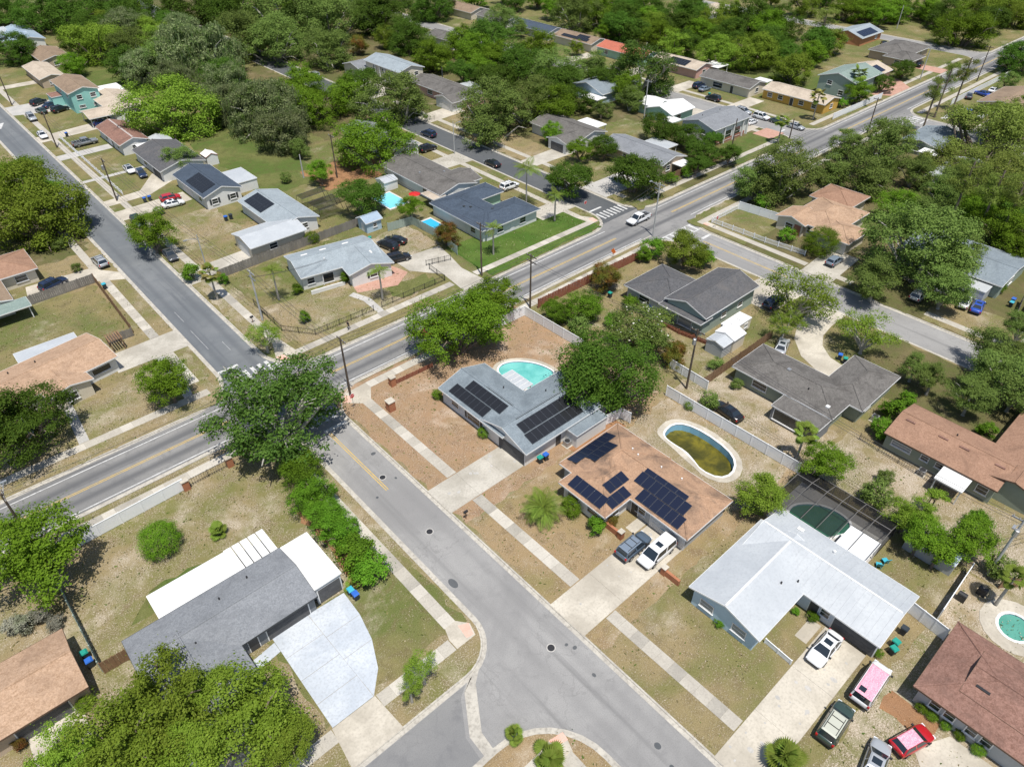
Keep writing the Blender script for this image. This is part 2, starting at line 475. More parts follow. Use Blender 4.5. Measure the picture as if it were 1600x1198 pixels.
def tube(pts, rads, seg=8, cap=True):
    """Verts and faces of a tapered tube through points."""
    V, Fc = [], []
    n = len(pts)
    for i, p in enumerate(pts):
        p = Vector(p)
        d = (Vector(pts[min(i + 1, n - 1)]) - Vector(pts[max(i - 1, 0)])).normalized()
        up = Vector((0, 0, 1)) if abs(d.z) < .9 else Vector((1, 0, 0))
        a = d.cross(up).normalized(); b = d.cross(a)
        for k in range(seg):
            t = 2 * math.pi * k / seg
            V.append(tuple(p + (a * math.cos(t) + b * math.sin(t)) * rads[i]))
    for i in range(n - 1):
        for k in range(seg):
            a, b = i * seg + k, i * seg + (k + 1) % seg
            Fc.append((a, a + seg, b + seg, b))
    if cap:
        Fc.append(tuple(range(seg)))
        Fc.append(tuple(reversed(range((n - 1) * seg, n * seg))))
    return V, Fc

def merge(parts):
    V, Fc = [], []
    for v, f in parts:
        o = len(V); V += list(v); Fc += [tuple(i + o for i in q) for q in f]
    return V, Fc
# ------------------------------------------------------------------ ground, roads, blocks, kerbs
# pool outlines: the ground is cut open there
def smooth(pts, it=2):
    for _ in range(it):
        out = []
        for i, p in enumerate(pts):
            q = pts[(i + 1) % len(pts)]
            out += [(p[0] * .75 + q[0] * .25, p[1] * .75 + q[1] * .25), (p[0] * .25 + q[0] * .75, p[1] * .25 + q[1] * .75)]
        pts = out
    return pts
POOL1 = smooth([(54.5, 59.4), (54.6, 63.8), (56.0, 65.0), (58.0, 64.6), (60.0, 62.6), (61.0, 60.2), (61.0, 57.8), (58, 57.4), (55.4, 57.8)])
POOL2 = smooth([(63.0, 38.8), (65.0, 39.0), (66.3, 37.8), (66.8, 35.1), (66.4, 31.2), (65.2, 29.1), (63.1, 28.2), (61.3, 28.9), (60.8, 31.2), (61.6, 33.1), (62.1, 34.6), (62.0, 36.8), (62.2, 38.2)], 1)
POOL3 = smooth([(61.3, 19.0), (63.8, 20.3), (66.0, 18.9), (67.2, 16.6), (67.0, 14.2), (65.4, 13.5), (63.0, 14.6), (61.2, 16.0)])
POOL4 = [(75.4, 107.6), (78.2, 107.6), (78.2, 112.0), (75.4, 112.0)]
POOL5 = [(74.6, 121.4), (79.2, 121.4), (79.2, 128.4), (74.6, 128.4)]
POOL6 = [(66.4 + 1.7 * math.cos(t * .3491), -4.2 + 1.5 * math.sin(t * .3491)) for t in range(18)]

def holed(name, outer, holes, z, mat, thick=0.0, kind=None):
    """Flat sheet with openings, triangulated."""
    bm = bmesh.new()
    edges = []
    for loop in [outer] + holes:
        vs = [bm.verts.new((x, y, z)) for x, y in loop]
        edges += [bm.edges.new((vs[i], vs[(i + 1) % len(vs)])) for i in range(len(vs))]
    bmesh.ops.triangle_fill(bm, use_beauty=True, use_dissolve=False, edges=edges, normal=(0, 0, 1))
    for f in bm.faces:
        if f.normal.z < 0: f.normal_flip()
    d = bpy.data.meshes.new(name); bm.to_mesh(d); bm.free(); d.materials.append(mat)
    o = ob(name, d)
    if kind: o['kind'] = kind
    return o
holed('ground', [(-260, -260), (900, -260), (900, 900), (-260, 900)], [POOL1, POOL2, POOL3, POOL6], -0.22, M['wild'], kind='structure')
ROADZ = -0.115
def road(name, x0, x1, y0, y1, mat):
    return sheet(name, [(x0, y0), (x1, y0), (x1, y1), (x0, y1)], ROADZ, mat, kind='structure')
road('main_road', -150, 700, 75.0, 86.8, M['asph_main'])
road('side_street', 14, 44, -90, 75.0, M['asph_near'])
road('cross_street', -120, 14, 14, 36, M['asph_near'])
road('upper_left_street', 14, 42, 86.8, 520, M['asph_ul'])
road('upper_middle_street', 96, 122, 86.8, 420, M['asph_dark'])
road('right_street', 98, 126, -120, 75.0, M['asph_near'])
road('parked_car_street', 168, 192, 86.8, 420, M['asph_near'])
road('far_right_street', 196, 226, -120, 75.0, M['asph_near'])
road('far_street', 284, 304, 86.8, 420, M['asph_near'])

def grow(r, d):
    x0, x1, y0, y1, rad = r
    return rrect(x0 - d, x1 + d, y0 - d, y1 + d, [q + d if q else 0 for q in rad])

def block(rect, mat, holes=[]):
    x0, x1, y0, y1, rad = rect
    if holes:
        holed('block_ground', grow(rect, -0.1), holes, 0.0, mat, kind='structure')
    else:
        sheet('block_ground', grow(rect, -0.1), 0.0, mat, thick=.15, kind='structure')
    loops = [(grow(rect, .46), -.106), (grow(rect, .04), -.098), (grow(rect, .0), .008), (grow(rect, -.17), .012), (grow(rect, -.17), -.08)]
    V, Fc = [], []
    n = len(loops[0][0])
    for pts, z in loops:
        V += [(x, y, z) for x, y in pts]
    for i in range(len(loops) - 1):
        for k in range(n):
            a, b = i * n + k, i * n + (k + 1) % n
            Fc.append((a, b, b + n, a + n))
    o = ob('kerb', me('kerb', V, Fc, M['kerb']))
    o['kind'] = 'structure'
block((-140, 25.2, 29.7, 76.3, (0, 4.5, 6.5, 0)), M['corner'])
block((-140, 25.2, -110, 22.4, (0, 0, 7, 0)), M['tan'])
block((32.4, 108.4, -110, 76.3, (0, 0, 7, 6)), M['dry'], [POOL1, POOL2, POOL3, POOL6])
block((116.2, 206, -110, 76.3, (0, 0, 6, 6.5)), M['litter'])
block((216, 800, -110, 76.3, (0, 0, 0, 6)), M['olive'])
block((-140, 22.9, 85.5, 600, (0, 6, 0, 0)), M['dry'])
block((30.5, 104.8, 85.5, 600, (7, 6, 0, 0)), M['olive'])
block((112.8, 176, 85.5, 600, (6, 5, 0, 0)), M['litter'])
block((184, 290, 85.5, 600, (5, 5, 0, 0)), M['olive'])
block((298, 800, 85.5, 600, (5, 0, 0, 0)), M['olive'])

_yz = [0.00425]
def lawn(mat, pts, wob=.35, name='lawn', holes=[]):
    """One lot's ground cover, laid over the block with a wavering edge."""
    if len(pts) == 2:
        (x0, y0), (x1, y1) = pts
        pts = [(x0, y0), (x1, y0), (x1, y1), (x0, y1)]
    out = []
    for i, p in enumerate(pts):
        q = pts[(i + 1) % len(pts)]
        L = math.dist(p, q)
        k = max(1, int(L / 1.2))
        for j in range(k):
            t = j / k
            s = wob if 0 < j else wob * .3
            out.append((p[0] + (q[0] - p[0]) * t + rng.uniform(-s, s), p[1] + (q[1] - p[1]) * t + rng.uniform(-s, s)))
    holed(name, out, holes, _yz[0], M[mat], kind='structure') if holes else sheet(name, out, _yz[0], M[mat], kind='structure')
    _yz[0] += .0005
# lots along the side street
lawn('bare', [(32.8, 44.6), (69, 75.9)], holes=[POOL1])
lawn('tan', [(32.8, 22.6), (69.5, 44.6)], holes=[POOL2])
lawn('sandy', [(57, 24), (69.2, 43)], .6, holes=[POOL2])
lawn('dry', [(32.8, 2.2), (70.5, 22.6)], holes=[POOL3])
lawn('sandy', [(32.8, -24), (70, 2.2)], holes=[POOL6])
holed('pool_patio', [(60.3, 9.9), (68.5, 9.9), (68.5, 21.4), (60.3, 21.4)], [POOL3], .03, M['conc_grey'], kind='structure')
lawn('dirt', [(47.8, -3.4), (50.4, 1.2)], .3, 'dirt_bed')
lawn('dirt', [(51, 43.2), (60, 46.4)], .3, 'dirt_strip')
lawn('sandy', [(70.5, -5), (82, 22)], .5)
lawn('sandy', [(70, 22.5), (80, 44)], .5)
lawn('olive', [(88, 40), (108, 47)], .5)
lawn('litter', [(92, 8), (108, 30)], .8)
lawn('olive', [(94, 29), (107.8, 38)], .5)
lawn('dry', [(78, 58), (98, 72)], .5)
# corner lot with the porch house
lawn('olive', [(8, 34.5), (24.6, 46)], .5)
lawn('wild', [(-1.5, 57.4), (1.5, 60.2), (5.5, 60.4), (8.6, 58.6), (8.8, 57.4), (3, 56.9)], .5)
lawn('dirt', [(18.6, 46), (20.8, 60)], .4, 'hedge_bed')
# north-west lots
lawn('corner', [(-10, 86), (22, 100)], .6)
lawn('olive', [(-20, 111), (17.6, 131)], .6)
lawn('dry', [(-10, 132), (22.4, 165)], .6)
lawn('litter', [(8, 145), (22, 168)], .9)
lawn('corner', [(31, 92), (36, 134)], .4)
lawn('dry', [(34.6, 118), (58, 136)], .5)
lawn('corner', [(36, 89.8), (62, 104)], .9)
lawn('wild', [(56, 91), (64, 95)], .9)
lawn('sandy', [(62, 102), (73, 113)], .5)
lawn('green', [(72.8, 86), (102, 100)], .4)
lawn('wild', [(58, 145), (74, 200)], .7)
lawn('dirt', [(70, 138), (84, 152)], .7, 'dirt_yard')
lawn('corner', [(36, 134), (47, 148)], .6)
lawn('wild', [(52, 240), (80, 280)], .8)
lawn('olive', [(113.4, 86), (130, 118)], .6)
lawn('dry', [(113.4, 118), (124, 160)], .6)
lawn('olive', [(140, 108), (155, 126)], .8)
lawn('wild', [(150, 86), (175, 96)], .5)
lawn('wild', [(206, 96), (232, 150)], .8)
# right-hand lots
lawn('olive', [(116.8, 62), (132, 76)], .5)
lawn('dry', [(116.8, 10), (127, 28)], .5)
lawn('litter', [(116.8, 28), (126, 44)], .7)
lawn('wild', [(140, 24), (185, 52)], 1.0)
lawn('olive', [(185, 62), (205, 76)], .5)
lawn('litter', [(85, 166), (104, 240)], 1.0)

# ------------------------------------------------------------------ sidewalks of cast slabs
def sidewalk(axis, c, a, b, w=1.45, skip=(), near=True, step=1.53):
    z = .024
    segs, cur = [], a
    for s0, s1 in sorted(skip):
        if s0 > cur: segs.append((cur, s0))
        cur = max(cur, s1)
    if cur < b: segs.append((cur, b))
    for s0, s1 in segs:
        if axis == 'x':
            base = box('sidewalk', s0, s1, c - w / 2 + .02, c + w / 2 - .02, -.05, z, M['slab3'])
        else:
            base = box('sidewalk', c - w / 2 + .02, c + w / 2 - .02, s0, s1, -.05, z, M['slab3'])
        base['kind'] = 'structure'
        if not near:
            base.data.materials[0] = M['slab1']
            continue
        L = s1 - s0
        n = max(1, round(L / step))
        for i in range(n):
            m = M[rng.choice(['slab1', 'slab1', 'slab1', 'slab2', 'slab2', 'slab3'])]
            t = -L / 2 + (i + .5) * L / n
            sl = L / n - .035
            if axis == 'x':
                o = sbox('slab', round(sl, 2), w, .05, m, base, (t, 0, .05 + z - .03 + rng.uniform(-.004, .008)))
            else:
                o = sbox('slab', w, round(sl, 2), .05, m, base, (0, t, .05 + z - .03 + rng.uniform(-.004, .008)))
            o.rotation_euler = (rng.uniform(-.004, .004), rng.uniform(-.004, .004), 0)
sidewalk('y', 36.4, -4, 71.5, skip=((46.9, 51.9), (24.9, 30.1), (4.5, 9.1)))
sidewalk('y', 23.0, 35.2, 66)
sidewalk('x', 33.3, -8, 21.8, skip=((8.2, 13.1),))
sidewalk('x', 19.0, 10, 21.6)
sidewalk('y', 22.6, 4, 17.9)
sidewalk('x', 74.3, -14, 20.5)
sidewalk('x', 74.5, 38.5, 103)
sidewalk('x', 88.8, -9, 20.5)
sidewalk('x', 88.8, 34.8, 101.5, skip=((65.6, 70.8),))
sidewalk('x', 88.8, 117, 172, near=False)
sidewalk('x', 88.8, 188, 285, near=False)
sidewalk('x', 73.6, 118, 204, near=False)
sidewalk('x', 73.6, 219, 300, near=False)
sidewalk('y', 33.7, 93.5, 150, skip=((119.4, 125),))
sidewalk('y', 33.7, 150, 290, near=False)
sidewalk('y', 19.7, 92, 132, skip=((101.8, 107.6),))
sidewalk('y', 19.7, 132, 200, near=False)
sidewalk('y', 101.6, 92, 180, near=False)
sidewalk('y', 116.2, 92, 180, near=False)
sidewalk('y', 173.2, 92, 150, near=False)
sidewalk('y', 187.0, 92, 180, near=False)
sidewalk('y', 118.9, 16, 70, near=False, skip=((28, 41), (44, 50)))
def ramp_pad(pts, pad):
    o = sheet('kerb_ramp', pts, .034, M['conc_b'], thick=.08, kind='structure')
    sheet('tactile_pad', pad, .042, M['pink'], o, thick=.03)
ramp_pad([(21.9, 33.9), (22.4, 35.3), (23.7, 35.3), (24.7, 34.0), (24.3, 32.6), (21.9, 32.6)], [(23.6, 34.6), (24.6, 34.1), (24.2, 32.8), (23.4, 32.9)])
ramp_pad([(21.5, 19.7), (22.6, 19.9), (23.9, 19.2), (23.4, 17.8), (21.6, 17.8)], [(22.4, 19.9), (23.9, 19.6), (23.8, 18.8), (22.5, 19.1)])
ramp_pad([(33.9, 73.2), (35.0, 75.0), (38.5, 75.2), (38.5, 73.7), (37.1, 71.5), (35.6, 71.5)], [(33.8, 73.3), (34.6, 74.6), (35.3, 74.1), (34.6, 72.8)])
ramp_pad([(31.6, 89.6), (33.0, 93.5), (34.4, 93.5), (34.9, 89.6), (34.9, 88.1), (32.2, 88.1)], [(31.7, 89.8), (32.9, 89.6), (33.0, 88.3), (32.1, 88.2)])
ramp_pad([(101.5, 88.1), (100.9, 92.0), (102.3, 92.0), (103.6, 90.0), (103.4, 88.1)], [(102.5, 90.2), (103.5, 89.9), (103.3, 88.4), (102.4, 88.5)])
ramp_pad([(118.2, 70.0), (118.2, 73.0), (119.7, 72.9), (119.6, 70.0)], [(118.2, 71.8), (118.2, 72.9), (119.0, 72.9), (119.0, 71.8)])

# ------------------------------------------------------------------ driveways and walks
def drive(pts, mat='conc', name='driveway', z=.034):
    if len(pts) == 2:
        (x0, y0), (x1, y1) = pts
        pts = [(x0, y0), (x1, y0), (x1, y1), (x0, y1)]
    o = sheet(name, pts, z, M[mat], thick=.1, kind='structure')
    return o
def panels(x0, x1, y0, y1, nx, ny, mats, z=.034, gap=.03):
    base = box('driveway', x0, x1, y0, y1, -.05, z - .025, M['slab3'])
    base['kind'] = 'structure'
    dx, dy = (x1 - x0) / nx, (y1 - y0) / ny
    for i in range(nx):
        for j in range(ny):
            sbox('slab', dx - gap, dy - gap, .05, M[rng.choice(mats)], base, (-(x1 - x0) / 2 + (i + .5) * dx, -(y1 - y0) / 2 + (j + .5) * dy, .05 + z - .05 + rng.uniform(-.003, .004)))
panels(32.44, 46.0, 47.0, 51.8, 3, 1, ['conc'])
panels(32.44, 50.6, 25.0, 30.0, 3, 1, ['conc_b'])
panels(32.44, 51.9, 4.6, 9.0, 3, 1, ['conc_b'])
# the big blue-grey fan driveway, cast in panels either side of one long joint
fan = drive([(8.55, 46.4), (16.9, 46.0), (16.75, 42.6), (16.1, 39.3), (14.8, 36.2), (12.95, 34.1), (8.4, 34.1)], 'slab3', z=.012)
for pts in ([(8.55, 46.4), (12.62, 46.2), (12.7, 43.2), (8.52, 43.2)], [(8.52, 43.15), (12.7, 43.15), (12.76, 40.1), (8.48, 40.1)],
            [(8.48, 40.05), (12.76, 40.05), (12.84, 37.0), (8.44, 37.0)], [(8.44, 36.95), (12.84, 36.95), (12.88, 34.1), (8.4, 34.1)],
            [(12.67, 46.2), (16.9, 46.0), (16.75, 42.6), (12.75, 42.6)], [(12.75, 42.55), (16.74, 42.55), (16.1, 39.3), (12.8, 39.3)],
            [(12.8, 39.25), (16.08, 39.25), (14.8, 36.2), (12.93, 34.15)]):
    sheet('slab', pts, .038 + rng.uniform(-.003, .003), M['blueconc'], fan, thick=.03)
drive([(8.3, 34.05), (13.0, 34.05), (13.3, 29.75), (7.8, 29.75)], 'conc_b', z=.036)
drive([(5.9, 45.2), (8.5, 45.6), (8.5, 44.3), (5.9, 43.9)], 'blueconc', 'front_walk')
drive([(-13.5, 29.9), (-8.2, 29.9), (-8.2, 52.2), (-12.8, 52.2)], 'conc_b')
drive([(12.2, 102.0), (22.75, 101.8), (22.75, 107.6), (12.6, 107.4)], 'conc')
drive([(2.9, 89.6), (4.2, 89.6), (4.8, 99.5), (3.6, 99.5)], 'conc_grey', 'front_walk')
drive([(17.2, 89.6), (18.4, 89.6), (18.9, 92.6), (18.9, 101.8), (17.6, 101.8)], 'conc_grey', 'front_walk')
drive([(7.5, 132.2), (18.4, 132.2), (22.7, 129.5), (22.7, 132.8), (19, 137.8), (8.5, 138.4)], 'conc_b')
drive([(62.4, 102.5), (72.4, 101.6), (71.6, 97.2), (70.3, 92), (70.8, 85.7), (65.6, 85.7), (66.4, 92.5), (62.5, 97.6)], 'conc')
drive([(51.3, 97.4), (58, 94.8), (62, 97.4), (61.2, 101), (55, 102.2), (52, 100.4)], 'paver', 'brick_forecourt', .030)
drive([(50.4, 89.6), (51.6, 89.6), (52.0, 94.5), (50.8, 98), (49.6, 97.6), (50.6, 94.5)], 'conc_grey', 'front_walk')
drive([(30.65, 119.4), (43.6, 119.9), (43.6, 125.4), (30.65, 124.8)], 'conc')
drive([(30.65, 153.6), (45.4, 154.2), (45.4, 159.5), (30.65, 158.8)], 'conc_b')
drive([(30.65, 162.6), (39.5, 162.8), (50, 169.6), (50, 174), (44, 174), (38.6, 166.4), (30.65, 165.8)], 'conc_b')
drive([(30.65, 178.8), (45, 178.8), (45, 180.2), (30.65, 180.2)], 'conc_grey', 'front_walk')
drive([(30.65, 196.5), (43, 197), (43, 200.5), (30.65, 200.2)], 'conc_grey')
drive([(30.65, 212.5), (50, 214), (50, 220), (30.65, 217.5)], 'conc_b')
drive([(30.65, 240), (46, 234.5), (46, 248), (30.65, 249)], 'conc_grey')
drive([(30.65, 268), (45, 268), (45, 272), (30.65, 272)], 'conc_b')
drive([(8, 190), (22.7, 190), (22.7, 194), (8, 194)], 'conc_b')
drive([(93, 131), (104.6, 130.4), (104.6, 137), (93, 137)], 'conc')
drive([(95, 96), (104.6, 96), (104.6, 101), (95, 101)], 'conc')
drive([(113, 117.6), (128, 117.4), (128, 123), (113, 122.4)], 'conc')
drive([(113, 158.4), (126, 159.6), (126, 166), (113, 164.6)], 'conc_b')
drive([(113, 94.8), (131, 94.4), (131, 102), (113, 102)], 'conc_grey')
drive([(113, 186), (122, 187), (122, 205), (113, 200)], 'conc')
drive([(169, 97), (175.8, 97), (175.8, 103.4), (169, 103.4)], 'conc_b')
drive([(169, 114.5), (175.8, 114.5), (175.8, 119), (169, 119)], 'conc_b')
drive([(170.6, 90.2), (177, 90.2), (177, 95.4), (170.6, 95.6)], 'paver', 'brick_porch_path', .030)
for y in (110.6, 132.6, 153, 176.4):
    drive([(184.2, y - 2.4), (196, y - 2.4), (196, y + 2.4), (184.2, y + 2.4)], 'conc_b')
drive([(228, 85.7), (240, 85.7), (246, 92), (244, 98), (232, 91), (225, 90.5)], 'paver')
drive([(262, 85.7), (268, 85.7), (268, 97), (262, 97)], 'paver')
drive([(99.6, 45.5), (108.2, 44.8), (108.2, 53), (99.6, 54)], 'conc_b')
drive([(108.2, 36.6), (108.2, 41.2), (103.4, 41.2), (99.4, 40.4), (95.8, 38.8), (92.4, 35.6), (90.6, 31.6), (90.6, 29), (94.6, 28.9), (95.4, 32.4), (97.4, 34.8), (100, 36.1), (103.6, 36.6)], 'conc_b')
drive([(116.4, 43.6), (128, 44.4), (128, 50.4), (116.4, 49.6)], 'conc')
drive([(116.4, 10), (128, 9), (128, 14), (116.4, 14.4)], 'conc')
drive([(216.2, 54), (232, 53.6), (232, 58.6), (216.2, 58.6)], 'conc_b')
drive([(219, 66.4), (234, 66.4), (234, 67.8), (219, 67.8)], 'conc_grey', 'front_walk')
drive([(46.4, 30.2), (49.4, 30.2), (49.4, 31.5), (46.4, 31.5)], 'conc_b', 'front_walk', .037)
drive([(48.6, 9.3), (51.6, 9.3), (51.6, 10.6), (48.6, 10.6)], 'conc_b', 'front_walk', .037)
drive([(55, -12), (45, -12), (43.5, -5.5), (46.5, -2.6), (50, -4.4), (50.2, -12)], 'conc_b', z=.032)
drive([(15.2, 17.6), (21.2, 17.6), (21.2, 18.2), (15.2, 18.2)], 'conc_b', 'garden_edge', .037)
# concrete valley gutter across the mouth of the cross street
sheet('valley_gutter', [(23.6, 30.6), (24.8, 31.6), (21.0, 28.6), (18.4, 24.6), (18.2, 22.2), (17.2, 22.2), (17.3, 25.0), (19.6, 28.6), (21.0, 29.6)], -.104, M['kerb'], kind='structure')
sheet('asphalt_apron', [(16.8, 22.9), (17.0, 25.2), (19.0, 28.4), (20.2, 29.2), (-60, 29.2), (-60, 22.9)], -.1095, M['asph_apron'], kind='structure')
# shoulder paving on the main road
for (x0, x1, y0, y1) in ((-140, 24, 76.72, 77.0), (34, 107, 76.72, 77.0)):
    sheet('gutter_strip', [(x0, y0), (x1, y0), (x1, y1), (x0, y1)], -.1105, M['kerb'], kind='structure')

# ------------------------------------------------------------------ painted road markings
MZ = ROADZ + .006
def mark(pts, mat='white_mark', name='road_marking', z=MZ):
    sheet(name, pts, z, M[mat], kind='structure')
def stripe(x0, x1, y0, y1, mat='white_mark'):
    mark([(x0, y0), (x1, y0), (x1, y1), (x0, y1)], mat)
for (x0, x1) in ((-140, 20), (35, 101), (116, 172), (187, 400)):
    stripe(x0, x1, 84.15, 84.32)
for (x0, x1) in ((-140, 22), (35.5, 104), (120, 203), (220, 400)):
    stripe(x0, x1, 77.25, 77.42)
for (x0, x1) in ((-140, 20), (36, 100.5), (118, 171), (189, 400)):
    stripe(x0, x1, 80.63, 80.75, 'yellow_mark')
    stripe(x0, x1, 80.90, 81.02, 'yellow_mark')
for dx in (-.2, .08):
    stripe(28.95 + dx, 29.07 + dx, 55.4, 69.2, 'yellow_mark')
    stripe(112.3 + dx, 112.42 + dx, 50, 68.5, 'yellow_mark')
stripe(28.6, 32.2, 69.6, 70.2)
stripe(113.0, 116.0, 69.0, 69.6)
stripe(105.2, 108.8, 92.2, 92.7)
stripe(176.3, 179.8, 91.4, 91.9)
stripe(211, 215.6, 69.4, 69.9)
stripe(23.3, 26.5, 91.8, 92.4)
for x in np.arange(24.0, 31.0, 1.15):           # ladder crossing hidden below the junction oak
    stripe(x, x + .55, 87.3, 90.2)
for x in np.arange(26.4, 32.0, 1.15):
    stripe(x, x + .5, 71.6, 74.2)
for x in np.arange(105.3, 112.4, 1.1):
    stripe(x, x + .5, 88.0, 90.8)
for x0, x1 in ((107.4, 118.0),):
    stripe(x0, x1, 74.6, 74.85)
    stripe(x0, x1, 72.0, 72.25)
    for x in np.arange(x0 + .5, x1 - .4, 1.5):
        stripe(x, x + .55, 72.25, 74.6)
for x in np.arange(207.5, 216, 1.5):
    stripe(x, x + .7, 70.8, 73.6)
mark([(25.6, 231), (27.4, 236), (26.4, 236), (25.2, 232.6), (24.2, 236), (23.6, 236)])
for (x, y0, y1) in ((27.3, 96.5, 99.5), (24.8, 99, 106), (25.0, 109, 113)):
    stripe(x, x + .10, y0, y1, 'worn_mark')
# worn traffic paint, manholes, patches
def disc(name, x, y, r, z, mat, sy=1.0, n=20, parent=None, kind=None):
    return sheet(name, [(x + r * math.cos(t * 2 * math.pi / n), y + r * sy * math.sin(t * 2 * math.pi / n)) for t in range(n)], z, mat, parent, kind=kind)
def manhole(x, y, label):
    r = empty('manhole_cover', (x, y, ROADZ))
    tag(r, label, 'manhole cover', 'manhole covers')
    a = disc('frame', 0, 0, .48, .006, M['conc_grey'], parent=r)
    disc('lid', 0, 0, .38, .012, M['metal_dk'], parent=r)
manhole(28.9, 46.6, 'round iron manhole cover in the side street near the grey solar house driveway')
manhole(29.1, 26.4, 'round iron manhole cover in the side street near the brown solar house driveway')
manhole(29.7, 57.6, 'small iron manhole cover beside the end of the yellow centre line')
disc('asphalt_patch', 26.5, 39.1, .42, ROADZ + .005, M['asph_dark'], 1.7, kind='structure')
for (x, y, r) in ((30.5, 25.6, .2), (30.9, 24.8, .25), (30.2, 21.5, .18), (29.5, 13.0, .3), (29.0, 11.0, .2), (31.2, 62.0, .35), (27.3, 55.2, .18), (30.9, 56.4, .15)):
    disc('oil_stain', x, y, r, ROADZ + .0045, M['asph_dark'], rng.uniform(.7, 1.4), 11, kind='structure')

for k in range(46):          # drips and leaf stains on the driveways
    x0, x1, y0, y1 = rng.choice([(34, 45, 47.4, 51.4), (33.5, 48, 25.4, 29.6), (33.5, 50, 5.0, 8.6), (33.5, 50, 5.0, 8.6)])
    disc('oil_stain', rng.uniform(x0, x1), rng.uniform(y0, y1), rng.uniform(.06, .26), .041 + k * .00003, M['conc_grey'], rng.uniform(.6, 1.5), 9, kind='structure')
# ------------------------------------------------------------------ houses
OH = .55          # eave overhang
TH = .17          # roof edge thickness

